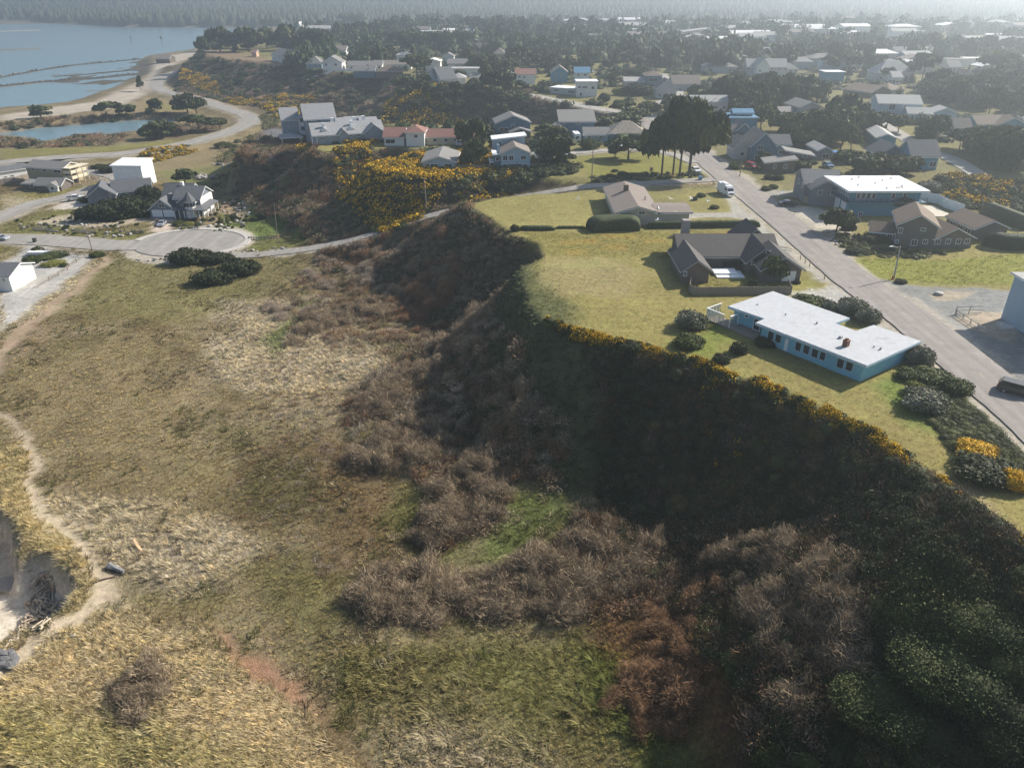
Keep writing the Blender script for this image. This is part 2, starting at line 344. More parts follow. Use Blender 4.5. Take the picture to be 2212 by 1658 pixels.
def paint(pts, z, col, soft=1.2, al=1.0, bump=None, gh=None, crop=0, warp=True, line=None):
    poly = U(pts, z, crop); a = np.array(poly); pad = 6 + (line or 0) + soft * 2
    lo, hi = a.min(0) - pad, a.max(0) + pad
    js = np.where((XS > lo[0]) & (XS < hi[0]))[0]; is_ = np.where((YS > lo[1]) & (YS < hi[1]))[0]
    if len(js) < 2 or len(is_) < 2: return
    s = (slice(is_[0], is_[-1] + 1), slice(js[0], js[-1] + 1))
    X, Y = (WX[s], WY[s]) if warp else (GX[s], GY[s])
    d = sdist(X, Y, poly, line is None)
    if line: d = d - line
    m = (sst(soft, -soft, d) * al)[..., None]; c = CH[s]
    c[..., :3] = c[..., :3] * (1 - m) + np.array(col, np.float32) * m; m = m[..., 0]
    if bump is not None: c[..., 3] = c[..., 3] * (1 - m) + bump * m
    if gh is not None: c[..., 4] = c[..., 4] * (1 - m) + gh * m
F_ = Z0
paint([(40, 600), (230, 560), (430, 560), (640, 560), (560, 640), (430, 690), (330, 700), (200, 700)], F_, (.165, .15, .062), 6, .7, gh=.22)
paint([(0, 780), (300, 740), (420, 900), (420, 1050), (200, 1050), (60, 960)], F_, (.225, .18, .10), 8, .8)
paint([(430, 770), (450, 730), (540, 700), (700, 690), (790, 740), (830, 800), (740, 850), (650, 860), (540, 850), (470, 820)], F_, STRAW, 2.5, .9, gh=.6)
paint([(450, 690), (470, 650), (700, 640), (740, 690), (600, 720)], F_, STRAW, 3, .6, gh=.5)
paint([(600, 860), (760, 830), (800, 900), (740, 960), (600, 940)], F_, TAN, 4, .7)
paint([(90, 1060), (250, 1085), (450, 1110), (550, 1180), (500, 1250), (380, 1285), (230, 1230), (140, 1150)], F_, STRAW, 2.5, .9, gh=.55)
paint([(-50, 1440), (150, 1360), (260, 1310), (380, 1370), (450, 1400), (560, 1500), (700, 1600), (780, 1700), (-100, 1800)], F_, (.37, .305, .20), 2.5, .85, gh=.75)
paint([(0, 1560), (200, 1540), (420, 1600), (600, 1660), (300, 1700), (-50, 1700)], F_, (.17, .165, .05), 2.5, .5, gh=.6)
paint([(850, 1560), (1000, 1500), (1200, 1560), (1200, 1700), (800, 1700)], F_, STRAW, 3, .7, gh=.6)
paint([(-60, 1000), (40, 960), (70, 1060), (180, 1220), (215, 1290), (170, 1340), (100, 1240), (0, 1120), (-60, 1120)], F_, (.33, .27, .15), 1.5, .9, gh=.55)
paint([(-40, 590), (230, 570), (120, 680), (40, 720), (-40, 740)], F_, STRAW, 2, .8, gh=.5)
paint([(490, 1060), (560, 1000), (700, 1000), (760, 1060), (760, 1120), (650, 1130), (520, 1110)], F_, (.10, .085, .04), 3, .9, gh=.4)
paint([(500, 1240), (640, 1180), (740, 1260), (800, 1360), (700, 1420), (560, 1350)], F_, (.125, .11, .045), 4, .8)
paint([(850, 1400), (1300, 1370), (1400, 1500), (1500, 1700), (850, 1560), (600, 1430)], F_, (.15, .135, .058), 3, .8, gh=.5)
paint([(900, 1420), (1180, 1400), (1300, 1520), (1150, 1560)], F_, (.13, .13, .05), 3, .6)
paint([(1290, 1290), (1560, 1300), (1640, 1500), (1660, 1700), (1500, 1700), (1380, 1530), (1290, 1420)], F_, (.15, .088, .045), 3, .85, gh=.5)
paint([(1250, 1400), (1340, 1420), (1420, 1560), (1500, 1700), (1380, 1700), (1280, 1520)], F_, (.09, .12, .025), 2, .6)
paint([(680, 960), (840, 1000), (900, 1080), (880, 1200), (760, 1220), (700, 1120)], F_, (.15, .105, .055), 4, .8)
paint([(840, 1050), (940, 1080), (1020, 1180), (1010, 1240), (900, 1220), (850, 1140)], F_, (.12, .125, .04), 2.5, .7)
paint([(1040, 1160), (1110, 1090), (1200, 1095), (1215, 1130), (1150, 1180), (1090, 1225), (1030, 1225)], F_, (.10, .125, .035), 1.5, .85, gh=.35)
paint([(560, 740), (610, 700), (660, 640), (680, 650), (640, 720), (600, 770)], F_, GREEN, 2, .7)
paint([(280, 1100), (400, 1090), (470, 1130), (380, 1170)], F_, TAN, 2, .7)
paint([(430, 1365), (470, 1385), (560, 1450), (660, 1510), (690, 1550), (610, 1530), (500, 1450)], F_, (.27, .155, .095), 1.0, .95, gh=.0)
paint([(700, 1560), (750, 1620), (790, 1680)], F_, (.13, .09, .05), 1, .8, line=.6, gh=.1)
paint([(60, 700), (110, 720), (100, 760), (40, 770)], F_, DIRT, 2, .5)
paint([(224, 563), (205, 590), (150, 640), (105, 680), (60, 715), (0, 770), (-60, 830)], F_, (.31, .235, .165), .7, .95, .05, 0, line=1.6)
paint([(-60, 860), (0, 905), (50, 950), (68, 1000), (75, 1060), (95, 1115), (130, 1155), (172, 1210), (205, 1245), (232, 1275), (225, 1310), (180, 1350), (110, 1380), (60, 1430), (-20, 1500)], F_, (.36, .30, .22), .5, .95, .05, 0, line=.9)
paint([(180, 1230), (235, 1240), (265, 1290), (300, 1330), (240, 1320), (205, 1290)], F_, (.36, .30, .22), 1, .8, .05, .05)
hm = sst(.2, -.9, hd); lay(hm, (.50, .45, .38), .05, 0); lay(hm * sst(.1, .4, fbm(GX, GY, 4, 60)) * .5, (.33, .30, .25))
# nose of the bluff: short green turf; its shoulders brown scrub
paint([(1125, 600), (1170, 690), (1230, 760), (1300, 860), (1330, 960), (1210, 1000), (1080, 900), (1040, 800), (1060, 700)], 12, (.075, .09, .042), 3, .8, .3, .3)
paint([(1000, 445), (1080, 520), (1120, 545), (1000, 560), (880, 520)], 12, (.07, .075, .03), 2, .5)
# P1 lawns
paint([(1010, 440), (1150, 415), (1300, 405), (1310, 490), (1100, 495), (1050, 470)], Z1, (.23, .205, .075), 1, .9)
paint([(1480, 405), (1620, 410), (1660, 460), (1490, 465)], Z1, (.23, .205, .075), 1, .8)
paint([(1130, 500), (1640, 497), (1760, 600), (1480, 640), (1480, 555), (1180, 548)], Z1, (.185, .165, .052), 1, .9, .15, .2)
for q in [(1250, 520, 34), (1340, 510, 40), (1540, 505, 30), (1240, 540, 20), (1420, 520, 25), (1600, 515, 20), (1330, 530, 30)]:
    paint([(q[0] - q[2], q[1] - 5), (q[0] + q[2], q[1] - 5), (q[0] + q[2], q[1] + 5), (q[0] - q[2], q[1] + 5)], Z1, (.30, .20, .05), 1, .45)
paint([(1170, 560), (1230, 552), (1340, 560), (1390, 590), (1350, 640), (1200, 640), (1165, 610)], Z1, (.235, .20, .095), 2, .9, .08, .1)
paint([(1190, 565), (1300, 555), (1330, 575), (1210, 580)], Z1, (.25, .24, .09), 2, .6)
paint([(1650, 600), (1760, 600), (1780, 640), (1700, 640)], Z1, (.2, .19, .06), 1, .8)
paint([(1500, 770), (1600, 750), (1780, 850), (1960, 900), (2040, 990), (1900, 920), (1700, 830)], Z1, (.195, .17, .062), 2, .7)
paint([(1870, 830), (1950, 800), (2050, 950), (1940, 910)], Z1, (.10, .15, .03), 2, .8); paint([(1440, 750), (1560, 700), (1600, 740), (1520, 780)], Z1, (.12, .16, .03), 2, .7)
paint([(2040, 1010), (2110, 1040), (2212, 1180), (2180, 1170), (2080, 1080)], Z1, (.24, .2, .11), 1, .8)
# P2 / P3 lawns
paint([(805, 372), (850, 350), (915, 338), (915, 385), (860, 383)], Z1, (.205, .195, .055), 1, .9)
paint([(680, 318), (700, 308), (830, 302), (850, 318), (771, 323), (711, 330)], Z1, (.225, .20, .075), 1, .9)
paint([(1240, 340), (1400, 328), (1500, 345), (1480, 390), (1280, 392)], Z1, (.185, .18, .048), 1, .9)
# main-road verges, gravel
paint([(1800, 600), (1860, 640), (1975, 740), (2212, 960), (2212, 1010), (1960, 775), (1880, 690), (1790, 640)], Z1, (.40, .38, .34), .7, .85, .06, 0)
paint([(1500, 350), (1640, 480), (1800, 610), (1770, 605), (1600, 480)], Z1, GRAVEL, .6, .8, .05, 0)
paint([(1700, 635), (1760, 622), (1830, 620), (1880, 680), (1800, 700), (1740, 660)], Z1, (.36, .35, .33), 1, .9, .05, 0)
paint([(1880, 600), (1960, 610), (2212, 628), (2300, 660), (2300, 880), (2110, 790), (2000, 700)], Z1, (.20, .205, .205), 1, .95, .08, 0)
paint([(1900, 610), (2080, 700), (2130, 760), (2080, 745), (1960, 665)], Z1, (.38, .38, .36), 1, .6)
paint([(2000, 630), (2060, 622), (2105, 630), (2070, 642), (2015, 645)], Z1, (.33, .28, .21), .6, .9)
paint([(2050, 680), (2110, 668), (2212, 662), (2212, 720), (2180, 740), (2100, 710)], Z1, (.36, .30, .23), .6, .95)
paint([(2150, 690), (2212, 683), (2212, 700), (2170, 705)], Z1, (.55, .53, .5), .3, .9)
paint([(1850, 562), (2000, 560), (2212, 548), (2300, 600), (2212, 615), (1960, 605), (1900, 600)], Z1, (.185, .19, .042), 1, .95, .15, .2)
paint([(1640, 395), (1690, 400), (1720, 440), (1760, 465), (1840, 560), (1790, 540)], Z1, (.22, .2, .09), .8, .7)
paint([(1690, 440), (1770, 448), (1800, 500), (1760, 500)], Z1, (.45, .41, .34), .6, .95, .02, 0)
paint([(1770, 448), (1860, 470), (1830, 520), (1790, 520)], Z1, (.45, .41, .34), .6, .95, .02, 0)
paint([(1480, 457), (1640, 462), (1660, 475), (1480, 470)], Z1, (.30, .285, .26), .4, .95, .02, 0)
paint([(1290, 396), (1420, 393), (1560, 392), (1560, 400), (1420, 402), (1290, 404)], Z1, (.22, .17, .10), .8, .8, .3, .4)
paint([(1640, 405), (1760, 418), (1780, 428), (1660, 425)], Z1, GRAVEL, .8, .8)
# flats: beach, tan fields, gravel lot, drive
paint([(0, 250), (100, 235), (200, 222), (260, 200), (300, 178), (320, 165), (330, 140), (380, 118), (440, 106), (450, 112), (400, 130), (345, 160), (320, 205), (250, 238), (150, 250), (0, 262)], 2, SAND, 4, .9, .1, 0)
paint([(255, 176), (300, 165), (300, 140), (250, 135), (240, 150), (280, 158)], 1, (.15, .14, .10), 4, .8)
paint([(0, 262), (150, 250), (240, 240), (330, 210), (400, 222), (440, 250), (400, 252), (280, 256), (0, 283)], 2.5, (.24, .185, .11), 4, .8)
paint([(300, 225), (400, 225), (430, 240), (320, 245)], 2.5, (.19, .17, .06), 4, .7)
paint([(0, 320), (200, 318), (400, 300), (460, 290), (440, 302), (260, 326), (0, 345)], 3, (.19, .18, .06), 3, .9)
paint([(270, 345), (460, 310), (540, 300), (560, 340), (480, 380), (300, 375)], 3, (.225, .18, .10), 4, .8)
paint([(330, 370), (560, 350), (600, 380), (480, 420), (380, 400)], 3, (.14, .155, .05), 4, .7)
paint([(0, 420), (130, 410), (230, 390), (215, 400), (110, 430), (0, 462)], 3, (.21, .19, .07), 2, .8); paint([(0, 420), (60, 430), (50, 455), (0, 460)], 3, STRAW, 2, .8)
paint([(380, 150), (450, 140), (620, 180), (640, 230), (560, 235), (470, 222), (390, 200)], 5, (.22, .155, .105), 6, .85)
paint([(0, 560), (60, 530), (100, 535), (195, 553), (100, 640), (0, 720)], 3, (.38, .37, .35), 1, .95, .04, 0)
paint([(-20, 528), (60, 522), (70, 530), (0, 552)], 3, LAWN, 1, .8)
paint([(0, 485), (120, 455), (180, 460), (170, 500), (320, 505), (330, 525), (120, 512), (0, 508)], 3, (.15, .15, .055), 1.5, .8)
paint([(75, 478), (105, 468), (190, 462), (300, 470), (318, 478), (230, 492), (110, 492)], 3, (.42, .36, .28), .8, .7, .05, 0)
paint([(112, 442), (160, 432), (210, 438), (200, 452), (160, 455), (108, 455)], 3, (.46, .42, .37), .6, .9, .03, 0)
paint([(318, 470), (328, 455), (372, 465), (366, 494), (328, 500)], 3, (.46, .39, .33), .5, .95, .03, 0)
paint([(470, 455), (560, 430), (640, 445), (650, 480), (560, 520), (490, 500)], 3, (.11, .15, .04), 1.5, .85)
paint([(460, 455), (500, 430), (560, 445), (520, 470)], 3, (.36, .27, .21), 1, .7)
paint([(500, 525), (600, 505), (700, 490), (780, 470), (820, 490), (700, 522), (560, 540)], 4, (.13, .145, .045), 1.5, .8)
paint([(200, 415), (250, 410), (290, 400), (300, 415), (240, 430)], 3, (.35, .33, .31), 1, .6)
# hotel paving
paint([(537, 330), (560, 285), (600, 276), (640, 280), (665, 315), (640, 330), (580, 338)], 16, (.13, .13, .135), 1, .95, .02, 0)
# bay floor and banks
lay((sst(1.2, .3, Hh) * (GY > 180) * (GX < 0)).astype(float), (.19, .165, .13), .15, 0)
lay(sst(0, .8, rm_) * (GY > 150), (.10, .09, .07), .6, 0)
for L_ in banks[:3]: lay(sst(7, 3, sdist(GX, GY, L_, False)), (.07, .065, .05), .8, 0)
lay(sst(25, 10, sdist(GX, GY, banks[4], False)), SAND); lay(sst(60, 20, sdist(GX, GY, banks[6], False)), (.24, .2, .15))
for S, hw in [(GR['road'], 5.2), (GR['ravine_road'], 3.0), (GR['cul_de_sac_road'], 5.2), (GR['beach_road'], 6), (GR['neighbourhood_road'], 4.5), (GR['bluff_road'], 4.6), (GR['house_lane'], 2.6)]:
    d_ = sdist(WX, WY, [tuple(p[:2]) for p in S[::2]], False); lay(sst(hw + 1, hw - .3, d_) * .9, (.33, .30, .25), .05, 0)
lay(sst(18.5, 17.5, cd) * 1.0, (.33, .30, .25), .05, 0)
CHc = CH
def samp(x, y, ch):
    i = np.clip(np.searchsorted(XS, x) - 1, 0, len(XS) - 1); j = np.clip(np.searchsorted(YS, y) - 1, 0, len(YS) - 1); return CHc[j, i][..., ch]
def grid_faces(ny, nx):
    a = (np.arange(ny - 1)[:, None] * nx + np.arange(nx - 1)[None, :]).ravel()
    return np.stack([a, a + 1, a + nx + 1, a + nx], 1)
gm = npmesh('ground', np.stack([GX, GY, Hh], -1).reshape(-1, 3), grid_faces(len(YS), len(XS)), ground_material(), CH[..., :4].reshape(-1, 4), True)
tag(link('ground', gm), kind='structure')
# water
def water_mat(name, col):
    m = bpy.data.materials.new(name); m.use_nodes = True; N, L = nodes(m); b = N['Principled BSDF']
    b.inputs['Base Color'].default_value = (*col, 1); b.inputs['Roughness'].default_value = .22 if name[0] == 'b' else .08; b.inputs['IOR'].default_value = 1.33; b.inputs['Specular IOR Level'].default_value = .5 if name[0] == 'b' else .15
    g = N.new('ShaderNodeNewGeometry'); n = N.new('ShaderNodeTexNoise'); n.inputs['Scale'].default_value = .25; n.inputs['Detail'].default_value = 6
    mp = N.new('ShaderNodeMapping'); mp.inputs['Scale'].default_value = (.25, 1, 1); L.new(g.outputs['Position'], mp.inputs[0]); L.new(mp.outputs[0], n.inputs['Vector'])
    bp = N.new('ShaderNodeBump'); bp.inputs['Strength'].default_value = .5; bp.inputs['Distance'].default_value = .5
    L.new(n.outputs[0], bp.inputs['Height']); L.new(bp.outputs[0], b.inputs['Normal']); return m
b = MB(); b.poly([(-5900, 312, 0), (-60, 312, 0), (-60, 1700, 0), (-5900, 1700, 0)]); tag(b.build('bay_water', water_mat('bay_water', (.15, .24, .29))), kind='structure')
b = MB(); b.poly([(-420, 255, .05), (-120, 255, .05), (-120, 311.5, .05), (-420, 311.5, .05)]); tag(b.build('pond_water', water_mat('pond_water', (.015, .035, .10))), kind='structure')

# road sheets
def asphalt(name, col):
    m = mat(name, col, .9, .10, .35, .2); N, L = nodes(m); b = N['Principled BSDF']; src = b.inputs['Base Color'].links[0].from_socket
    g = N.new('ShaderNodeNewGeometry'); hs = N.new('ShaderNodeHueSaturation'); prev = None
    for sc3, lo, hi in (((.9, .035, 1), .86, 1.14), ((9, 9, 9), .85, 1.15), ((.5, .5, 1), .94, 1.08)):
        mp = N.new('ShaderNodeMapping'); mp.inputs['Scale'].default_value = sc3; n = N.new('ShaderNodeTexNoise'); n.inputs['Scale'].default_value = 1; n.inputs['Detail'].default_value = 4
        r = N.new('ShaderNodeMapRange'); r.inputs[1].default_value = .32; r.inputs[2].default_value = .68; r.inputs[3].default_value = lo; r.inputs[4].default_value = hi
        L.new(g.outputs['Position'], mp.inputs[0]); L.new(mp.outputs[0], n.inputs['Vector']); L.new(n.outputs[0], r.inputs[0])
        if prev is None: prev = r
        else:
            q = N.new('ShaderNodeMath'); q.operation = 'MULTIPLY'; L.new(prev.outputs[0], q.inputs[0]); L.new(r.outputs[0], q.inputs[1]); prev = q
    L.new(prev.outputs[0], hs.inputs['Value']); L.new(src, hs.inputs['Color']); L.new(hs.outputs[0], b.inputs['Base Color']); return m
AM = {'asphalt': asphalt('asphalt', (.235, .215, .20)), 'asphalt2': asphalt('asphalt_pale', (.27, .255, .235)), 'pale': asphalt('worn_asphalt', (.30, .285, .26))}
ROADL = {}
for nm, mk, hw, ln in ROADS:
    S = smooth_line(ln, 1.6); T = np.gradient(S[:, :2], axis=0); T /= np.linalg.norm(T, axis=1)[:, None] + 1e-9; Nn = np.stack([-T[:, 1], T[:, 0]], 1)
    off = .05 if nm != 'ravine_road' else .08
    jit = [.22 * fbm(S[:, 0], S[:, 1], 3, 70 + q) + .15 * fbm(S[:, 0], S[:, 1], .9, 75 + q) for q in (0, 1)]
    rows = [np.concatenate([S[:, :2] + Nn * (hw * a + (jit[0] if a == 1 else jit[1] if a == -1 else 0))[:, None] if abs(a) == 1 else S[:, :2] + Nn * hw * a,
                            (S[:, 2] + off + .05 * (1 - abs(a)))[:, None]], 1) for a in (1, .5, 0, -.5, -1)]
    V = np.stack(rows, 1).reshape(-1, 3)
    tag(link(nm, npmesh(nm, V, grid_faces(len(S), 5), AM[mk], smooth=True)), kind='structure'); ROADL[nm] = (S, T, Nn, hw)
b = MB(); ring = []
for i in range(48):
    a = 2 * math.pi * i / 48; ring.append((culc[0] + 2 + 15.2 * math.cos(a), culc[1] + 12.4 * math.sin(a), 3.26))
b.poly(ring); tag(b.build('cul_de_sac', AM['asphalt2']), kind='structure')
M_CONC = mat('concrete', (.42, .40, .37), .9, .1, 2)
b = MB(); ks = [i for i in range(-7, 23)]
for i in ks:
    a0, a1 = [2 * math.pi * j / 48 for j in (i, i + 1)]
    q = lambda a, r, z: (culc[0] + 2 + (15.2 + r) * math.cos(a), culc[1] + (12.4 + r) * math.sin(a), z)
    b.prism([q(a0, .1, 3.1), q(a1, .1, 3.1), q(a1, 1.9, 3.1), q(a0, 1.9, 3.1)], [q(a0, .1, 3.4), q(a1, .1, 3.4), q(a1, 1.9, 3.4), q(a0, 1.9, 3.4)])
tag(b.build('pavement', M_CONC), kind='structure')
# faded centre dashes on the street
S, T, Nn, hw = ROADL['road']; b = MB(); i = 2; M_LINE = mat('faded_road_paint', (.42, .36, .26), .8, .2, 6)
while i < len(S) - 60:
    p, q = S[i], S[i + 1]; t = T[i]; n = Nn[i] * .055; e = p[:2] + t * 1.2
    b.poly([(p[0] - n[0], p[1] - n[1], p[2] + .112), (p[0] + n[0], p[1] + n[1], p[2] + .112), (e[0] + n[0], e[1] + n[1], q[2] + .112), (e[0] - n[0], e[1] - n[1], q[2] + .112)]); i += 7
tag(b.build('road_marking', M_LINE), kind='structure')

# ------------------------------------------------------------------ buildings
FOOT = []                                         # (x, y, radius) kept clear of random planting
RECT = []                                         # picture rectangles of buildings with their distance
def proj(x, y, z):
    z = z - CZ; d = y * math.cos(PITCH) - z * math.sin(PITCH); up = y * math.sin(PITCH) + z * math.cos(PITCH)
    return 1106 + FPX * x / d, 829 - FPX * up / d
WALLS = {}
def WM(name, col, stripes=.0): return mat('wall_' + name, col, .8, .08, .6, .25, 0, 0, stripes)
W_BLUE = WM('sky_blue', (.19, .43, .55), .22); W_TEAL = WM('teal', (.085, .235, .33)); W_GREY = WM('grey_siding', (.17, .19, .215)); W_SLATE = WM('slate_blue', (.10, .17, .24))
W_WHITE = WM('white', (.66, .66, .64)); W_PALE = WM('pale_grey', (.42, .43, .42)); W_TAN = WM('tan', (.36, .30, .20)); W_SHING = WM('shingle', (.155, .135, .12), .25); W_BROWN = WM('brown', (.14, .11, .085))
W_CREAM = WM('cream', (.52, .47, .36)); W_LBLUE = WM('light_blue', (.30, .40, .48)); W_DK = WM('dark_grey', (.075, .085, .095)); W_PINK = WM('rose', (.45, .33, .28)); W_RED = WM('brick_red', (.17, .085, .065))
def RM(name, col, var=.15): return mat('roof_' + name, col, .85, var, 1.5, .25, 0, .03)
R_WHITE = RM('white_membrane', (.68, .69, .70), .06); R_GREY = RM('grey_shingle', (.20, .195, .19)); R_DARK = RM('dark_shingle', (.085, .08, .078)); R_BROWN = RM('brown_shingle', (.155, .12, .095))
R_TAUPE = RM('taupe_shingle', (.205, .175, .155)); R_RED = RM('red_shingle', (.22, .12, .10)); R_MOSS = RM('mottled_shingle', (.27, .235, .20), .5); R_BLUE = RM('blue_metal', (.10, .22, .34)); R_SLATE = RM('slate_shingle', (.12, .125, .135)); R_PALE = RM('pale_shingle', (.34, .34, .33))
def windowpart(root, fr, face, s0, s1, z0, z1, w, d, label=None, name='window', bars=0, frame_mat=None, pane_mat=None):
    q = {'F': lambda s, o, z: fr(s, -o, z), 'B': lambda s, o, z: fr(s, d + o, z), 'L': lambda s, o, z: fr(-o, s, z), 'R': lambda s, o, z: fr(w + o, s, z)}[face]
    t = min(.1, (s1 - s0) * .15); b = MB()
    b.box(q, s0, s1, -.03, .07, z0, z0 + t); b.box(q, s0, s1, -.03, .07, z1 - t, z1)
    b.box(q, s0, s0 + t, -.03, .07, z0 + t, z1 - t); b.box(q, s1 - t, s1, -.03, .07, z0 + t, z1 - t)
    for i in range(bars):
        c = s0 + (s1 - s0) * (i + 1) / (bars + 1); b.box(q, c - .03, c + .03, -.03, .065, z0 + t, z1 - t)
    o = b.build(name, frame_mat or M_WHITE, root); o.location = -root.location
    g = MB(); g.box(q, s0 + t * .9, s1 - t * .9, -.02, .03, z0 + t * .9, z1 - t * .9); p = g.build('pane', pane_mat or M_GLASS, o)
    if label: tag(o, label)
    return o
def boxpart(root, name, m, fr, x0, x1, y0, y1, z0, z1, label=None, bevel=0):
    b = MB(); b.box(fr, x0, x1, y0, y1, z0, z1); o = b.build(name, m, root, bevel); o.location = -root.location
    return tag(o, label)
def solid(fr, prof, a0, a1, axis):                # extrude a profile
    b = MB()
    if axis == 'x': b.prism([fr(a0, p, z) for p, z in prof], [fr(a1, p, z) for p, z in prof])
    else: b.prism([fr(p, a0, z) for p, z in prof], [fr(p, a1, z) for p, z in prof])
    return b
class Vol: pass
def vol(root, o, yaw, w, d, zb, wh, roof='gx', rh=1.5, wm=None, rm=None, ov=.5, th=.12, trim=None, z_under=1.2, name='wall', rname='roof', auto=(), skirt=None):
    ex = (math.cos(yaw), math.sin(yaw)); ey = (-ex[1], ex[0])
    fr = lambda x, y, z: (o[0] + ex[0] * x + ey[0] * y, o[1] + ex[1] * x + ey[1] * y, zb + z)
    v = Vol(); v.fr, v.w, v.d, v.wh, v.root, v.o, v.ex, v.ey, v.zb = fr, w, d, wh, root, o, ex, ey, zb
    if wm:
        if roof in ('gx',): b = solid(fr, [(0, -z_under), (d, -z_under), (d, wh), (d / 2, wh + rh), (0, wh)], 0, w, 'x')
        elif roof == 'gy': b = solid(fr, [(0, -z_under), (w, -z_under), (w, wh), (w / 2, wh + rh), (0, wh)], 0, d, 'y')
        elif roof == 'sy': b = solid(fr, [(0, -z_under), (d, -z_under), (d, wh + rh), (0, wh)], 0, w, 'x')
        elif roof == 'sx': b = solid(fr, [(0, -z_under), (w, -z_under), (w, wh + rh), (0, wh)], 0, d, 'y')
        else: b = solid(fr, [(0, -z_under), (w, -z_under), (w, wh), (0, wh)], 0, d, 'y')
        x = b.build(name, wm, root); x.location = -root.location; v.wall = x
    tr = M_WHITE if trim is None else trim
    def slabs(e, lo, hi):
        b = MB(); O = ov + e; L_ = lo; H_ = hi
        if roof in ('gx', 'gy'):
            D_, W_ = (d, w) if roof == 'gx' else (w, d); f = (lambda a, c, z: fr(a, c, z)) if roof == 'gx' else (lambda a, c, z: fr(c, a, z))
            ze = wh - rh * O / (D_ / 2)
            for c0, c1 in ((-O, D_ / 2), (D_ + O, D_ / 2)):
                pts = [(-O, c0, ze), (W_ + O, c0, ze), (W_ + O, c1, wh + rh), (-O, c1, wh + rh)]
                b.prism([f(a, c, z + L_) for a, c, z in pts], [f(a, c, z + H_) for a, c, z in pts])
        elif roof in ('sy', 'sx'):
            D_, W_ = (d, w) if roof == 'sy' else (w, d); f = (lambda a, c, z: fr(a, c, z)) if roof == 'sy' else (lambda a, c, z: fr(c, a, z)); k = rh / D_
            pts = [(-O, -O, wh - k * O), (W_ + O, -O, wh - k * O), (W_ + O, D_ + O, wh + rh + k * O), (-O, D_ + O, wh + rh + k * O)]
            b.prism([f(a, c, z + L_) for a, c, z in pts], [f(a, c, z + H_) for a, c, z in pts])
        elif roof == 'hip':
            if L_ < 0: b.box(fr, -O, w + O, -O, d + O, wh + L_ - .02, wh - .02); return b
            m = min(w, d) / 2; r0, r1 = ((m, d / 2), (w - m, d / 2)) if w >= d else ((w / 2, m), (w / 2, d - m))
            q = [fr(-O, -O, wh), fr(w + O, -O, wh), fr(w + O, d + O, wh), fr(-O, d + O, wh)]; t0 = fr(*r0, wh + rh); t1 = fr(*r1, wh + rh)
            n = len(b.v); b.v += q + [t0, t1]
            b.f += [(n + 3, n + 2, n + 1, n)] + ([(n, n + 1, n + 5, n + 4), (n + 1, n + 2, n + 5), (n + 2, n + 3, n + 4, n + 5), (n + 3, n, n + 4)] if w >= d else
                    [(n, n + 1, n + 4), (n + 1, n + 2, n + 5, n + 4), (n + 2, n + 3, n + 5), (n + 3, n, n + 4, n + 5)])
        else: b.box(fr, -O, w + O, -O, d + O, wh + L_, wh + H_)
        return b
    if rm:
        x = slabs(0, .003, th).build(rname, rm, root); x.location = -root.location; v.roof = x
        if trim is not False:
            y = slabs(.04, -.2, .0).build('fascia', tr, root); y.location = -root.location
    for a in auto:                                # (face, count, centre height, width, height)
        face, n, zc, ww, hh = a[:5]; L_ = w if face in 'FB' else d
        for i in range(n):
            c = L_ * (i + .5) / n + L_ * .06 * math.sin(i * 7 + n + w); windowpart(root, fr, face, c - ww / 2, c + ww / 2, zc - hh / 2, zc + hh / 2, w, d, bars=1 if ww > 1.3 else 0)
    c = fr(w / 2, d / 2, 0); FOOT.append((c[0], c[1], math.hypot(w, d) / 2 + .5))
    us = [proj(*fr(a, b_, z)) for a in (0, w) for b_ in (0, d) for z in (0, wh + rh)]
    RECT.append((min(p[0] for p in us), max(p[0] for p in us), min(p[1] for p in us), max(p[1] for p in us), c[1]))
    return v
def on_wall(v, face, c, a, b):                    # a pixel on one wall of a volume -> (along the wall, height)
    u, vv = P(c, a, b); x = (u - 1106) / FPX; y = (829 - vv) / FPX
    dr = (x, math.cos(PITCH) + y * math.sin(PITCH), -math.sin(PITCH) + y * math.cos(PITCH))
    n = v.ey if face in 'FB' else v.ex; p0 = v.fr(0 if face != 'R' else v.w, 0 if face != 'B' else v.d, 0)
    t = (n[0] * p0[0] + n[1] * p0[1]) / (n[0] * dr[0] + n[1] * dr[1]); X = (dr[0] * t, dr[1] * t, CZ + dr[2] * t)
    e = v.ex if face in 'FB' else v.ey
    return (X[0] - v.o[0]) * e[0] + (X[1] - v.o[1]) * e[1], X[2] - v.zb
def win(v, face, c, x0, y0, x1, y1, name='window', bars=0, label=None, fm=None, pm=None):
    xm, ym = (x0 + x1) / 2, (y0 + y1) / 2
    s0 = on_wall(v, face, c, x0, ym)[0]; s1 = on_wall(v, face, c, x1, ym)[0]; z0 = on_wall(v, face, c, xm, y1)[1]; z1 = on_wall(v, face, c, xm, y0)[1]
    if s0 > s1: s0, s1 = s1, s0
    L_ = v.w if face in 'FB' else v.d
    s0, s1 = max(.1, s0), min(L_ - .1, s1); z0 = max(.05, z0); z1 = max(z1, z0 + .5)
    if s1 - s0 > .2: windowpart(v.root, v.fr, face, s0, s1, z0, z1, v.w, v.d, label, name, bars, fm, pm)
def two(c, L, R_, zb, zl):                        # front left and right corner pixels -> origin, yaw, width
    a = at(*P(c, *L), zb + zl); b = at(*P(c, *R_), zb + zl)
    return a, math.atan2(b[1] - a[1], b[0] - a[0]), math.hypot(b[0] - a[0], b[1] - a[1])
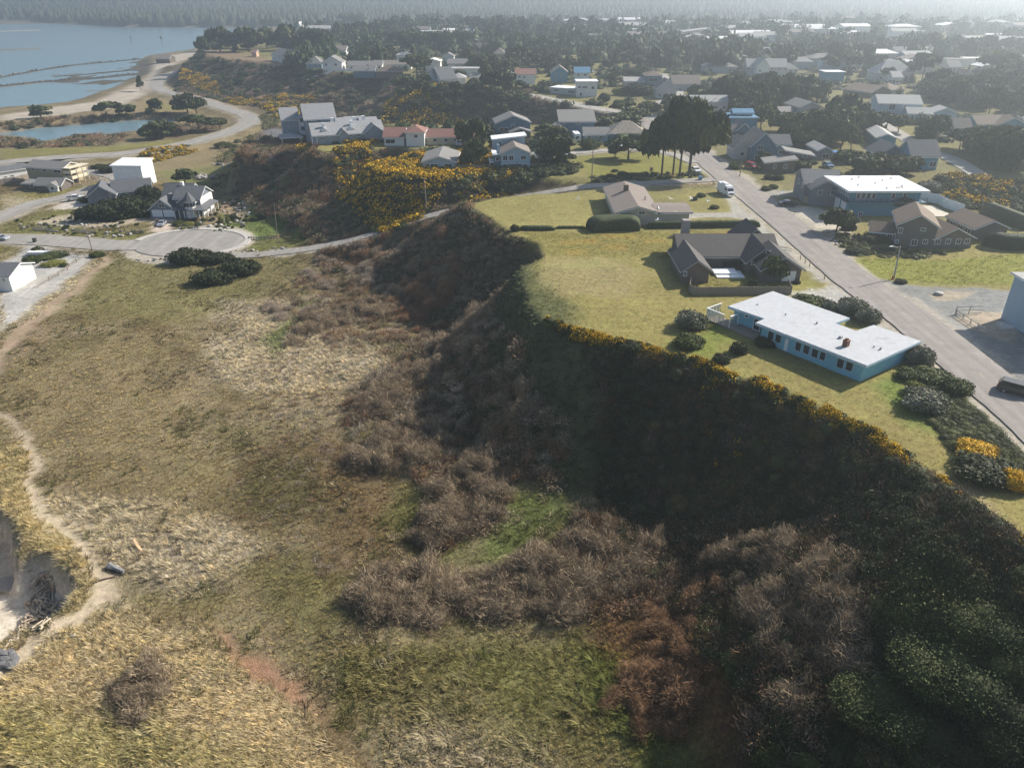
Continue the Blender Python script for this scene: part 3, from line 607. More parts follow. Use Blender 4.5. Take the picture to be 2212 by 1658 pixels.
def house(name, label, cat, c, L, R_, zb, zl, d, wh, roof, rh, wm, rm, yaw=None, **k):
    o, yw, w = two(c, L, R_, zb, zl)
    if yaw is not None: w *= math.cos(yw - yaw) if abs(yw - yaw) < 1 else 1; yw = yaw
    root = empty(name, (o[0] + w / 2 * math.cos(yw) - d / 2 * math.sin(yw), o[1] + w / 2 * math.sin(yw) + d / 2 * math.cos(yw), zb), 0, label, cat)
    return root, vol(root, o, yw, w, d, zb, wh, roof, rh, wm, rm, **k)
def add(root, c, L, R_, zb, zl, d, wh, roof, rh, wm, rm, yaw=None, **k):
    o, yw, w = two(c, L, R_, zb, zl)
    if yaw is not None: w *= math.cos(yw - yaw); yw = yaw
    return vol(root, o, yw, w, d, zb, wh, roof, rh, wm, rm, **k)
def chimney(v, x, y, s, z0, z1, m=None, label=None):
    boxpart(v.root, 'chimney', m or W_BROWN, v.fr, x - s / 2, x + s / 2, y - s / 2, y + s / 2, z0, z1, label)

# --- sky-blue flat-roofed house on the bluff
pts = [(34.6, 110.4), (43.8, 117.0), (52.1, 105.6), (49.1, 103.6), (51.1, 100.7), (54.7, 102.9), (59.0, 97.1), (47.9, 89.3), (37.1, 103.8), (38.9, 105.3)]
root = empty('flat_roofed_house', (46, 101, 20), 0, 'long sky blue single storey house with a white flat roof near the bluff edge', 'house')
def inset(p, k):
    out = []; n = len(p)
    for i in range(n):
        a, b, c = np.array(p[i - 1]), np.array(p[i]), np.array(p[(i + 1) % n])
        e1 = (b - a) / np.linalg.norm(b - a); e2 = (c - b) / np.linalg.norm(c - b); n1 = np.array([-e1[1], e1[0]]); n2 = np.array([-e2[1], e2[0]])
        m = n1 + n2; m = m / (1 + n1 @ n2); out.append(tuple(b - m * k))
    return out
b = MB(); wp = inset(pts, .75); b.prism([(x, y, 18.6) for x, y in wp], [(x, y, 22.72) for x, y in wp]); o = b.build('wall', W_BLUE, root); o.location = -root.location
M_ROOF_DIRT = RM('patched_membrane', (.36, .37, .39), .15)
b = MB(); b.prism([(x, y, 22.724) for x, y in pts], [(x, y, 22.95) for x, y in pts]); o = b.build('roof', RM('aged_membrane', (.405, .42, .445), .10), root); o.location = -root.location
b = MB(); p2 = inset(pts, -.05); b.prism([(x, y, 22.55) for x, y in p2], [(x, y, 22.90) for x, y in p2]); o = b.build('fascia', mat('fascia_pale_blue', (.42, .55, .62), .7), root); o.location = -root.location
for cx, cy, rr in [(820, 225, .9), (880, 240, .6), (740, 280, .9), (900, 320, .5), (760, 300, .5), (1320, 380, 1.0), (1370, 410, .7), (1300, 430, .6), (1260, 440, .5), (1140, 500, .4), (560, 200, .4), (700, 350, .4), (1060, 470, .4)]:
    x, y = at(*P(11, cx, cy), 22.95); b = MB()
    b.poly([(x + rr * (1 + .4 * math.sin(k * 5 + cx)) * math.cos(k * .7), y + .6 * rr * (1 + .4 * math.cos(k * 3 + cy)) * math.sin(k * .7), 22.955) for k in range(9)])
    o = b.build('roof_patch', M_ROOF_DIRT, root); o.location = -root.location
fl = np.array(wp[8]); fr_ = np.array(wp[7]); yw = math.atan2(fr_[1] - fl[1], fr_[0] - fl[0])
v = vol(root, tuple(fl), yw, float(np.linalg.norm(fr_ - fl)), 12.1, 20, 2.7, 'flat', 0)
for q in [(582, 332, 625, 392), (630, 352, 673, 410), (757, 400, 800, 462), (808, 420, 853, 482), (860, 443, 908, 505), (912, 462, 955, 522), (1020, 505, 1072, 572), (1076, 525, 1130, 590)]:
    win(v, 'F', 11, *q, fm=mat('frame_pale_blue', (.36, .5, .58), .7))
win(v, 'F', 11, 690, 380, 712, 465, name='door', pm=M_WHITE)
win(v, 'R', 11, 1325, 508, 1360, 522)
for (cx, cy, s, h, m, l) in [(1078, 428, .36, .85, W_RED, 'chimney'), (1045, 378, .22, .35, M_METAL, 'roof_vent'), (895, 287, .1, .35, M_METAL, 'roof_vent'), (697, 232, .08, .3, M_METAL, 'roof_vent'),
                             (1300, 450, .12, .35, M_METAL, 'roof_vent'), (1258, 435, .08, .25, M_METAL, 'roof_vent'), (518, 168, .08, .25, M_METAL, 'roof_vent')]:
    x, y = at(*P(11, cx, cy), 22.95)
    bb = MB(); bb.box(v.fr, 0, 0, 0, 0, 0, 0); bb = MB(); q = lambda a, b_, z, x=x, y=y: (x + v.ex[0] * a + v.ey[0] * b_, y + v.ex[1] * a + v.ey[1] * b_, z)
    bb.box(q, -s, s, -s, s, 22.95, 22.95 + h)
    if l == 'chimney': bb.box(q, -s * 1.15, s * 1.15, -s * 1.15, s * 1.15, 22.95 + h, 23.05 + h); bb.box(q, -.18, .18, -.18, .18, 23.05 + h, 23.3 + h)
    o = bb.build(l, m, root); o.location = -root.location
# second wing windows and glass-screened deck
lw = np.array(wp[0]); lv = np.array(wp[9]); v2 = vol(root, tuple(lw), yw, 7.0, 10, 20, 2.7, 'flat', 0)
win(v2, 'F', 11, 492, 255, 540, 330, name='glazed_door'); win(v2, 'F', 11, 436, 230, 466, 248)
dk = lambda x, y, z: (lw[0] + v.ex[0] * x + v.ey[0] * y, lw[1] + v.ex[1] * x + v.ey[1] * y, 20 + z)
boxpart(root, 'deck', M_WOOD, dk, -3.4, 6.2, -2.6, -.05, -.8, .35); b = MB()
for i in range(5): b.box(dk, -3.4 + i * .85, -3.32 + i * .85, -2.6, -2.52, .35, 2.1)
for i in range(4): b.box(dk, -3.4, -3.32, -1.9 + i * .8, -1.82 + i * .8, .35, 2.1)
b.box(dk, -3.45, .1, -2.65, -2.48, 2.1, 2.2); b.box(dk, -3.45, -3.28, -2.48, 1.0, 2.1, 2.2); b.box(dk, 1.2, 1.32, -2.6, -2.5, .35, 2.2); b.box(dk, 1.2, 1.32, -.6, -.5, .35, 2.2); b.box(dk, 1.15, 1.37, -2.6, -.5, 2.2, 2.3)
o = b.build('screen_frame', M_WHITE, root); o.location = -root.location
mg = bpy.data.materials.new('clear_glass'); mg.use_nodes = True; N_, L_ = nodes(mg); bs = N_['Principled BSDF']; bs.inputs['Alpha'].default_value = .35; bs.inputs['Base Color'].default_value = (.25, .35, .38, 1); bs.inputs['Roughness'].default_value = .05
b = MB(); b.box(dk, -3.37, .05, -2.57, -2.55, .4, 2.08); b.box(dk, -3.37, -3.35, -2.5, .9, .4, 2.08); b.box(dk, 1.25, 1.27, -2.48, -.62, .4, 2.15); o = b.build('glass_screen', mg, root); o.location = -root.location

# --- brown-grey ranch house with the fenced courtyard
root, v = house('ranch_house', 'sprawling shingled ranch house with dark roofs and a fenced courtyard', 'house', 8, (975, 930), (1830, 960), 20, 0, 10.5, 2.7, 'gx', 2.3, W_SHING, R_DARK, 0, trim=W_PALE, ov=.9)
win(v, 'L', 8, 950, 770, 1040, 860, bars=3, fm=W_BROWN); win(v, 'F', 8, 1340, 870, 1530, 950, name='glazed_door', bars=3, fm=W_BROWN)
chimney(v, 2.2, 9.8, 1.5, 0, 6.6, mat('stone_chimney', (.27, .25, .24), .9, .3, 4), 'tall stone chimney behind the ridge')
a = add(root, 8, (975, 1070), (1232, 1103), 20, 0, 11.5, 2.7, 'gy', 1.7, W_SHING, R_DARK, 0, ov=.6, rname='roof', trim=W_PALE); win(a, 'F', 8, 990, 965, 1022, 1012, bars=1); win(a, 'R', 8, 1250, 1000, 1262, 1030)
a = add(root, 8, (1555, 985), (1830, 1000), 20, 0, 9, 2.7, 'gy', 2.4, W_SHING, R_DARK, 0, ov=.6, trim=W_PALE); win(a, 'F', 8, 1600, 870, 1635, 910); win(a, 'F', 8, 1730, 780, 1775, 805)
a = add(root, 8, (1690, 1062), (2028, 1058), 20, 0, 9, 2.7, 'gy', 2.2, W_SHING, R_DARK, 0, ov=.6, trim=W_PALE); win(a, 'F', 8, 1880, 965, 1998, 1054, name='garage_door', pm=M_WHITE)
a = vol(root, v.fr(13.0, 8, 0)[:2], 0, 6, 7, 20, 2.7, 'gy', 2.6, W_SHING, R_DARK, trim=W_PALE)
x, y = at(*P(8, 1380, 1000), 20); b = MB(); b.box(ident, x - 2.2, x + 3, y - 1.6, y + 2, 19.9, 20.15); b.box(ident, x - 2.4, x + 2, y - .2, y + 2.6, 20.15, 20.45)
o = b.build('patio_deck', M_WHITE, root); o.location = -root.location
def fence(name, label, pts, h, m, step=2.4, board=True, rails=(.3, .8), post=.09, cat='fence'):
    P0 = pts[0]; root = empty(name, (P0[0], P0[1], float(hz(P0[0], P0[1]))), 0, label, cat); bp_ = MB(); n = 0
    pb = MB()
    for (x0, y0), (x1, y1) in zip(pts[:-1], pts[1:]):
        L_ = math.hypot(x1 - x0, y1 - y0); k = max(1, round(L_ / step)); ex = ((x1 - x0) / L_, (y1 - y0) / L_); ey = (-ex[1], ex[0])
        for i in range(k):
            s0, s1 = L_ * i / k, L_ * (i + 1) / k; z0 = float(hz(x0 + ex[0] * s0, y0 + ex[1] * s0)); z1 = float(hz(x0 + ex[0] * s1, y0 + ex[1] * s1))
            f = lambda x, y, z: (x0 + ex[0] * x + ey[0] * y, y0 + ex[1] * x + ey[1] * y, z0 + (z1 - z0) * (x - s0) / (s1 - s0) + z)
            if board: pb.box(f, s0, s1, -.025, .025, .02, h)
            else:
                for r in rails: pb.box(f, s0, s1, -.03, .03, h * r, h * r + .12)
            q = MB(); q.box(f, s0 - post, s0 + post, -post, post, -.3, h + .12)
            if n < 90: o = q.build('post', m, root); o.location = -root.location
            n += 1
    o = pb.build('panel' if board else 'rail', m, root); o.location = -root.location; return root
F8 = lambda *q: [at(*P(8, a, b), 20) for a, b in q]
fence('wooden_fence', 'weathered board fence closing the courtyard of the brown ranch house', F8((1055, 1085), (1040, 1150), (1090, 1180), (1500, 1175), (1955, 1168), (1925, 1095)), 1.5, M_WOOD)
# --- long taupe-roofed house
root, v = house('long_house', 'tan single storey house with a taupe gable roof and side wing beside the clipped hedge', 'house', 8, (395, 424), (762, 424), 20, 3, 23.5, 2.75, 'gy', 1.35, W_CREAM, R_TAUPE, 0, ov=.7, th=.16)
win(v, 'F', 8, 585, 425, 645, 455, bars=1); win(v, 'F', 8, 395, 428, 440, 462, bars=2); win(v, 'F', 8, 700, 430, 712, 445)
chimney(v, 3.9, 15, 1.1, 3, 5.4, W_BROWN); chimney(v, 7.5, 8, .25, 3, 4.4, M_METAL)
a = vol(root, v.fr(v.w, 0, 0)[:2], 0, 7.2, 7.4, 20, 2.75, 'gx', .35, W_CREAM, R_TAUPE, ov=.7, th=.16); win(a, 'F', 8, 900, 432, 930, 446); win(a, 'R', 8, 1003, 440, 1010, 480, name='garage_door', pm=M_WHITE)
# satellite dish
x, y, z = v.fr(v.w - .2, -.2, 3.2); dish = MB(); dish.tube((x, y, z), (x, y, z + .5), .04, .04); dish.tube((x, y, z + .5), (x + .2, y - .1, z + .62), .33, .38, 12); o = dish.build('satellite_dish', M_METAL, root); o.location = -root.location
# --- teal block house
root = empty('block_house', (87.8, 180, 20), 0, 'tall teal two storey building with a wide white flat roof and railed balcony', 'building')
v = vol(root, (79.4, 173.8), 0, 16.4, 13.2, 20, 6.0, 'flat', 0, W_TEAL, R_WHITE, ov=1.3, th=.25)
for i in range(3): windowpart(root, v.fr, 'L', 1.4 + i * 3.6, 4.2 + i * 3.6, .1, 3.1, v.w, v.d, name='garage_door', pane_mat=M_WHITE)
for i in range(10): windowpart(root, v.fr, 'L', .7 + i * 1.25, 1.5 + i * 1.25, 4.2, 5.5, v.w, v.d)
for s in (1.3, 2.5, 3.7, 4.9, 9.5, 12.2): windowpart(root, v.fr, 'F', s, s + .95, 4.0, 5.5, v.w, v.d)
win(v, 'F', 10, 722, 505, 760, 540, bars=1)
b = MB(); b.box(v.fr, -1.2, 17.6, -1.2, -.004, 3.35, 3.5); b.box(v.fr, -1.2, -.004, -.003, 13.2, 3.35, 3.5); b.box(v.fr, 16.404, 17.6, -.003, 5, 3.35, 3.5); o = b.build('balcony_floor', W_SLATE, root); o.location = -root.location
b = MB()
for r in (.5, .95): b.box(v.fr, -1.2, 17.6, -1.2, -1.14, 3.5 + r, 3.56 + r); b.box(v.fr, -1.2, -1.14, -1.13, 13.2, 3.5 + r, 3.56 + r)
for i in range(13): b.box(v.fr, -1.2 + i * 1.56, -1.12 + i * 1.56, -1.21, -1.13, 3.5, 4.5)
for i in range(9): b.box(v.fr, -1.21, -1.13, -1 + i * 1.6, -.92 + i * 1.6, 3.5, 4.5)
o = b.build('railing', M_RUBBER, root); o.location = -root.location
for x_, y_ in [(4, 10), (6.5, 12), (8, 6), (11, 9), (13, 3), (8.5, 1), (14, 11), (3, 4)]: chimney(v, x_, y_, .3, 6.26, 6.7, M_WHITE)
# --- shingle house in front of it
root, v = house('shingle_house', 'dark shingled two storey house with brown roof and white windows below the teal building', 'house', 10, (1040, 812), (1385, 845), 20, 0, 10.5, 4.9, 'gy', 2.1, W_SHING, R_BROWN, ov=.5)
for q in [(1068, 645, 1120, 700), (1280, 648, 1330, 680), (1195, 752, 1252, 812), (1298, 752, 1345, 795), (1045, 755, 1082, 812)]: win(v, 'F', 10, *q, bars=1)
for i in range(4): windowpart(root, v.fr, 'L', 1.0 + i * 2.3, 2.6 + i * 2.3, 3.3, 4.5, v.w, v.d, bars=1)
windowpart(root, v.fr, 'L', .6, 3.0, .6, 2.2, v.w, v.d, bars=1)
a = add(root, 10, (1385, 842), (1728, 832), 20, 0, 8.5, 2.5, 'gy', 2.0, W_SHING, R_BROWN, ov=.5)
for q in [(1395, 750, 1460, 800), (1505, 748, 1552, 795), (1598, 748, 1645, 795), (1675, 748, 1722, 792)]: win(a, 'F', 10, *q, bars=1)
a = vol(root, v.fr(-4.6, 2.6, 0)[:2], math.atan2(v.ex[1], v.ex[0]), 4.6, 4.2, 20, 2.3, 'gx', 1.3, W_SHING, R_BROWN)
for i in range(3): windowpart(root, a.fr, 'F', .4 + i * 1.4, 1.5 + i * 1.4, .7, 2.0, a.w, a.d, bars=1)
windowpart(root, a.fr, 'L', .6, 3.4, .7, 2.0, a.w, a.d, bars=2)
root, v = house('shop_house', 'low shingled outbuilding with a broad brown gable roof between long hedges', 'house', 10, (1775, 655), (2070, 645), 20, 2.6, 9.5, 2.7, 'gy', 1.5, W_SHING, R_BROWN, ov=.4)
for i in range(3): windowpart(root, v.fr, 'L', 1 + i * 2.6, 3 + i * 2.6, .9, 2.1, v.w, v.d, bars=1)
# --- grey gabled house behind the teal one
root, v = house('gabled_house', 'grey clapboard two storey house with slate roof left of the teal building', 'house', 10, (215, 425), (520, 425), 20, 0, 11, 4.9, 'gx', 2.3, W_GREY, R_SLATE, -.12, trim=W_PALE)
for q in [(345, 260, 372, 300), (270, 240, 300, 290), (330, 340, 400, 400)]: win(v, 'F', 10, *q, bars=1)
for i in range(2): windowpart(root, v.fr, 'L', 2 + i * 4, 3.5 + i * 4, 3.2, 4.4, v.w, v.d)
a = vol(root, v.fr(1.0, -3.2, 0)[:2], -.12, 6.5, 4, 20, 4.6, 'gy', 1.8, W_GREY, R_SLATE, trim=W_PALE, auto=[('F', 2, 3.4, 1.1, 1.2)])
a = vol(root, v.fr(v.w, 2, 0)[:2], -.12, 8, 8, 20, 4.2, 'gx', 1.5, W_GREY, R_SLATE, trim=W_PALE)
fence('wooden_fence', 'pale board fence standing at the foot of the grey gabled house', [at(*P(10, a, b), 20) for a, b in [(225, 430), (320, 445), (415, 430)]], 1.8, W_TAN)

# --- compact list of the other houses: crop, left, right pixel, base z, height of those pixels, depth, wall height, roof, rise, wall, roof, yaw, extras
HL = [
 ('gabled_cottage', 'white and pale blue cottage with a grey front gable on the middle bluff lawn', 6, (1595, 690), (1890, 690), 20, 0, 15, 2.7, 'gy', 1.5, W_LBLUE, R_GREY, None, [(1610, 625, 1655, 665), (1662, 625, 1730, 665), (1785, 625, 1858, 668)], []),
 ('tall_house', 'tall light blue three level house with a curved white upper roof', 7, (455, 695), (715, 690), 20, 0, 10, 5.2, 'gy', 1.9, W_LBLUE, R_TAUPE, None,
  [(470, 550, 515, 598), (525, 550, 568, 598), (630, 550, 682, 590), (472, 625, 515, 665), (525, 625, 568, 665), (602, 625, 645, 665), (652, 625, 693, 665)], [('vol', (-1.6, 10.0, 9.6, 5.5, 7.4, 'sx', .9, W_LBLUE, R_WHITE)), ('vol', (-1.9, 1.5, 1.9, 6, 4.6, 'flat', 0, W_SLATE, R_WHITE))]),
 ('small_house', 'small tan house half hidden by a dark pine beside the tall blue house', 7, (790, 635), (925, 632), 20, 0, 8, 2.7, 'gy', 1.6, W_TAN, R_BROWN, None, [(815, 560, 860, 600)], []),
 ('slate_house', 'dark slate two storey house with a shallow gable roof behind the tall blue house', 7, (415, 385), (715, 378), 20, 0, 10, 4.9, 'gy', 2.4, W_SLATE, R_GREY, None, [(440, 300, 520, 345), (545, 270, 575, 320), (650, 290, 665, 320)], [('vol', (4.5, -4.5, 7.2, 4.5, 2.4, 'gy', 1.2, W_BROWN, R_GREY))]),
 ('shed_roof_house', 'dark grey two storey house with one long sloping grey roof behind the pines', 7, (985, 245), (1300, 243), 20, 5.4, 8, 5.4, 'sy', 2.6, W_SLATE, R_GREY, None, [(1015, 245, 1038, 272), (1130, 245, 1172, 272)], [('vol', (-4.5, -3, 6.5, 6, 3.0, 'hip', 2.2, W_SLATE, R_GREY))]),
 ('mossy_roof_house', 'low blue house with a mottled hip roof and a grey wing behind a clipped hedge', 7, (1425, 432), (1750, 430), 20, 0, 10, 2.9, 'hip', 3.6, W_TEAL, R_MOSS, 0, [(1530, 380, 1590, 410), (1650, 385, 1740, 405)], [('vol', (-8.6, 1, 8.4, 7, 2.5, 'gx', 1.8, W_LBLUE, R_GREY))]),
 ('red_roof_house', 'long white house with red shingle roofs on the lawn beside the hotel', 6, (1250, 465), (1425, 470), 20, 0, 9, 3.1, 'gx', 2.2, W_WHITE, R_RED, 0, [(1258, 405, 1345, 445)], [('vol', (7.6, -1.0, 6.2, 9, 4.6, 'hip', 1.7, W_WHITE, R_RED)), ('vol', (14, 2, 16.5, 8, 2.7, 'gx', 1.9, W_CREAM, R_RED))]),
 ('gabled_villa', 'blue gabled house with a pale mottled roof and white trim beside the street', 9, (360, 590), (520, 590), 20, 0, 12, 4.9, 'gy', 3.6, W_SLATE, R_MOSS, None, [(412, 482, 450, 515), (395, 545, 430, 580)], [('vol', (-4.5, 3, 5.4, 8, 3.6, 'gy', 2.8, W_PALE, R_MOSS)), ('vol', (8, 6, 6, 7, 4.2, 'gx', 2.2, W_SLATE, R_SLATE))]),
 ('modern_house', 'dark weathered house with single pitch roofs beyond the round shrubs', 9, (462, 662), (660, 668), 20, 0, 7, 2.6, 'sx', 1.2, W_BROWN, R_GREY, None, [(520, 612, 540, 640), (590, 610, 615, 640)], [('vol', (6.5, 6.5, 8.0, 6, 5.0, 'sx', -1.2, W_SHING, R_GREY))]),
 ('turquoise_house', 'turquoise two storey house with a flat blue roof behind the gabled blue house', 9, (182, 395), (400, 395), 20, 0, 11, 5.2, 'flat', 0, W_TEAL, R_BLUE, 0, [(200, 340, 230, 370), (250, 345, 280, 370), (320, 345, 350, 370)], [('vol', (4, 3, 7, 5, 6.6, 'gx', 1.0, W_TEAL, R_BLUE)), ('vol', (-8, -1, 8, 6, 2.8, 'sx', 1, W_LBLUE, R_PALE))]),
 ('white_trim_house', 'grey house with dark roof and white window row left of the gabled blue house', 9, (150, 470), (300, 470), 20, 0, 9, 3.0, 'gx', 2.6, W_SLATE, R_DARK, 0, [(180, 440, 235, 465)], [('vol', (6, 1, 5, 8, 4.4, 'gy', 2.2, W_SLATE, R_SLATE))]),
 ('barn_house', 'tall blue steep roofed house standing among pines at the right', 9, (1435, 652), (1622, 655), 20, 0, 9, 4.3, 'gx', 3.6, W_TEAL, R_SLATE, 0, [(1500, 592, 1528, 618), (1575, 592, 1620, 630)], []),
 ('garage_house', 'blue grey garage building with hipped slate roof left of the steep roofed blue house', 9, (1220, 612), (1385, 605), 20, 0, 9, 3.2, 'gy', 2.6, W_SLATE, R_SLATE, 0, [], []),
 ('green_garage', 'dark teal garage with a long pale roof and one white door', 9, (1205, 500), (1335, 505), 20, 0, 18, 3.4, 'gy', 1.2, W_TEAL, R_PALE, None, [(1255, 460, 1282, 500)], []),
 ('small_garage', 'small grey garage with one lit gable between dark pines', 9, (815, 578), (905, 578), 20, 0, 10, 2.9, 'gy', 1.0, W_GREY, R_PALE, None, [(850, 540, 895, 575)], []),
 ('blue_shed', 'small shed with a bright blue metal roof among the pines', 9, (985, 615), (1090, 612), 20, 0, 6, 2.8, 'flat', 0, W_DK, RM('bright_blue_metal', (.06, .25, .55)), None, [], []),
 ('pale_house', 'pale grey two storey house with a broad gable between pines at the lane', 9, (690, 300), (832, 296), 20, 0, 13, 4.3, 'gy', 2.0, W_PALE, R_GREY, None, [(765, 258, 790, 275)], [('vol', (-7, 2, 7, 8, 2.4, 'gx', 1.4, W_PALE, R_GREY))]),
 ('large_villa', 'large grey blue three garage villa with a long pale roof beyond the lane', 9, (1215, 290), (1500, 296), 20, 0, 12, 5.4, 'gx', 2.6, W_LBLUE, R_PALE, None, [(1305, 262, 1335, 280), (1240, 200, 1255, 218), (1300, 205, 1345, 245), (1400, 210, 1420, 235)], [('vol', (20, -6, 9, 8, 3.0, 'gy', 1.8, W_LBLUE, R_PALE)), ('vol', (9, -10, 9, 7, 3.0, 'gx', 1.8, W_LBLUE, R_PALE))]),
 ('double_garage', 'dark roofed garage with two pale blue doors near the white motorhome', 9, (1735, 420), (1865, 435), 20, 0, 11, 2.9, 'gx', 2.6, W_BROWN, R_DARK, -.2, [(1738, 375, 1785, 425), (1788, 382, 1835, 432)], []),
 ('hip_roof_house', 'blue gabled house with brown roofs at the right edge beyond the pines', 9, (1885, 400), (2140, 402), 20, 0, 10, 3.2, 'gx', 2.4, W_TEAL, R_BROWN, 0, [(1975, 380, 2000, 402)], [('vol', (6, -2, 11, 6, 3.2, 'gy', 2.6, W_TEAL, R_BROWN)), ('vol', (19, 0, 12, 9, 3.0, 'gx', 2.0, W_CREAM, R_PALE))]),
 # flats
 ('balcony_house', 'tan three level house with cream balconies at its gable end on the flats', 5, (235, 462), (508, 482), 3, 0, 9, 6.0, 'gx', 1.6, W_TAN, R_GREY, None, [(240, 345, 268, 370), (300, 350, 315, 372), (330, 352, 358, 378), (415, 362, 470, 388)], []),
 ('grey_cottage', 'small weathered cottage with pale gable in front of the balcony house', 5, (285, 522), (480, 526), 3, 0, 6, 2.3, 'gx', 1.7, W_SHING, R_GREY, None, [(420, 470, 450, 490), (365, 485, 385, 510)], [('vol', (-6.2, 2, 6, 4, 2.0, 'sy', .5, W_SHING, R_GREY)), ('vol', (5.5, -1.2, 3.4, 2, 2.2, 'gy', 1.1, W_WHITE, R_GREY))]),
 ('bungalow', 'low white edged bungalow with solar roof cut by the left photo edge', 5, (-60, 440), (225, 395), 3, 0, 7, 2.6, 'gx', 1.2, W_WHITE, R_SLATE, None, [(30, 410, 60, 430), (80, 400, 110, 420)], []),
 ('grey_house', 'grey blue gabled house with dark slate roofs behind the tall dark shrubbery', 5, (690, 640), (905, 622), 3, 0, 9, 3.3, 'gy', 3.0, W_GREY, R_SLATE, None, [(842, 545, 862, 572)], [('vol', (7.5, 3, 12, 9, 3.4, 'gx', 2.8, W_GREY, R_SLATE))]),
 ('white_box_house', 'plain white cube shaped modern house rising behind the grey roofs', 5, (900, 500), (1168, 480), 3, 0, 9, 8.0, 'sy', .8, WM('bright_white', (.8, .8, .8)), R_WHITE, -.05, [], []),
 ('white_corner_house', 'bright white walled building cut off at the left photo edge', 5, (-120, 1290), (88, 1296), 3, 0, 10, 3.6, 'gx', 1.6, W_WHITE, R_SLATE, 0, [(20, 1195, 38, 1225)], []),
 # far bluff and town
 ('manor_house', 'rambling white house with grey roofs and a terrace on the far bluff', 2, (595, 545), (745, 545), 20, 0, 12, 5, 'gy', 3.5, W_WHITE, R_GREY, 0, [(610, 490, 630, 510), (680, 490, 705, 510)], [('vol', (16, 2, 22, 9, 3.2, 'gx', 2, W_WHITE, R_GREY)), ('vol', (26, 10, 30, 10, 3, 'hip', 2, W_WHITE, R_TAUPE))]),
 ('terrace_house', 'white and grey house at the far left end of the bluff lawn', 2, (205, 470), (350, 490), 20, 0, 14, 4.6, 'gx', 3.5, W_WHITE, R_GREY, None, [], [('vol', (18, -4, 14, 9, 3.6, 'gx', 2.6, W_WHITE, R_GREY)), ('vol', (30, 4, 18, 10, 3, 'gx', 2.6, W_PALE, R_SLATE))]),
 ('pavilion_house', 'small hip roofed house beside the white terrace fence on the far bluff', 2, (470, 528), (590, 528), 20, 0, 13, 3, 'hip', 4, W_LBLUE, R_GREY, 0, [], []),
 ('white_gable_house', 'white gable ended house behind the manor on the far bluff', 2, (620, 430), (765, 434), 20, 0, 12, 4.2, 'gx', 2.6, W_WHITE, R_TAUPE, 0, [(745, 405, 758, 428)], []),
 ('arched_roof_house', 'white house with rounded pale roof between pines on the bluff', 2, (1165, 497), (1290, 497), 20, 0, 12, 6, 'hip', 2, W_WHITE, R_PALE, 0, [(1200, 455, 1230, 475)], []),
 ('white_house', 'tall plain white house with a flat pitched white roof near the bluff street', 2, (1390, 555), (1505, 552), 20, 0, 11, 6.2, 'gy', 1.3, W_WHITE, R_WHITE, 0, [(1410, 490, 1430, 505)], []),
 ('white_cottage', 'small white cottage with grey gable farther back on the bluff', 2, (1520, 475), (1605, 475), 20, 0, 10, 3.6, 'gy', 2, W_WHITE, R_GREY, 0, [], []),
 ('steep_gable_house', 'white steep gabled cottage standing on the bluff rim among dark trees', 2, (1410, 655), (1510, 690), 20, 0, 9, 5, 'gy', 5, W_WHITE, R_SLATE, None, [(1440, 610, 1460, 630), (1465, 650, 1480, 672)], [('vol', (9, -1, 7, 9, 5, 'gy', 4, W_LBLUE, R_SLATE)), ('vol', (-6, 3, 6, 8, 4, 'gx', 3, W_WHITE, R_SLATE))]),
 ('brown_roof_house', 'brown roofed low house with hedge on the bluff rim', 2, (1005, 588), (1190, 592), 20, 0, 12, 2.8, 'hip', 3, W_BROWN, R_BROWN, 0, [], [('vol', (-14, 2, 13, 9, 3, 'gx', 2.5, W_SLATE, R_GREY))]),
 ('round_roof_house', 'grey house with a low conical roof and turret beside the steep white gables', 2, (1585, 650), (1690, 655), 20, 0, 9, 3.4, 'hip', 2, W_PALE, R_PALE, 0, [(1600, 640, 1650, 652)], [('vol', (11, -1, 8, 8, 3.6, 'gx', 2, W_BROWN, R_GREY))]),
 ('white_garage_house', 'white two storey house with red roof above the bluff street', 3, (185, 655), (335, 645), 20, 0, 11, 5.6, 'gx', 2.2, W_WHITE, R_RED, 0, [(205, 585, 225, 600), (245, 590, 262, 604), (210, 625, 250, 645)], [('vol', (-11, 5, 11, 10, 4.2, 'gy', 2.0, W_WHITE, R_PALE))]),
 ('blue_gable_house', 'blue two storey gabled house beside the tall white chimney wall', 3, (465, 640), (590, 650), 20, 0, 12, 5.8, 'gy', 3, W_TEAL, R_TAUPE, 0, [(480, 570, 505, 585), (530, 570, 552, 585), (490, 605, 510, 622)], [('vol', (13, -1, 8, 9, 5.6, 'gx', 2.4, W_WHITE, R_BLUE))]),
 ('low_white_house', 'long low white roofed house with curved front along the bluff street', 3, (455, 725), (650, 740), 20, 0, 9, 3.2, 'flat', 0, W_PALE, R_WHITE, None, [(480, 690, 520, 705), (590, 700, 640, 720)], []),
 ('square_white_house', 'two storey white flat roofed house with brick front on the bluff street', 3, (655, 750), (810, 748), 20, 0, 9, 7.2, 'flat', 0, W_WHITE, R_WHITE, 0, [(665, 665, 690, 682), (700, 665, 740, 682), (680, 715, 700, 740), (770, 665, 795, 690)], []),
 ('bay_window_house', 'grey house with a rounded two storey bay of white windows in the centre', 3, (1185, 675), (1310, 675), 20, 0, 11, 6, 'hip', 2, W_SLATE, R_BROWN, 0, [(1210, 603, 1280, 630), (1215, 645, 1300, 672)], [('vol', (-11, 2, 11, 9, 3, 'gx', 1.6, W_PALE, R_PALE))]),
 ('grey_wing_house', 'grey house with long taupe roof right of the bay window house', 3, (1395, 700), (1600, 700), 20, 0, 11, 3.6, 'gx', 3.4, W_PALE, R_TAUPE, 0, [(1420, 680, 1440, 695), (1445, 682, 1465, 696)], []),
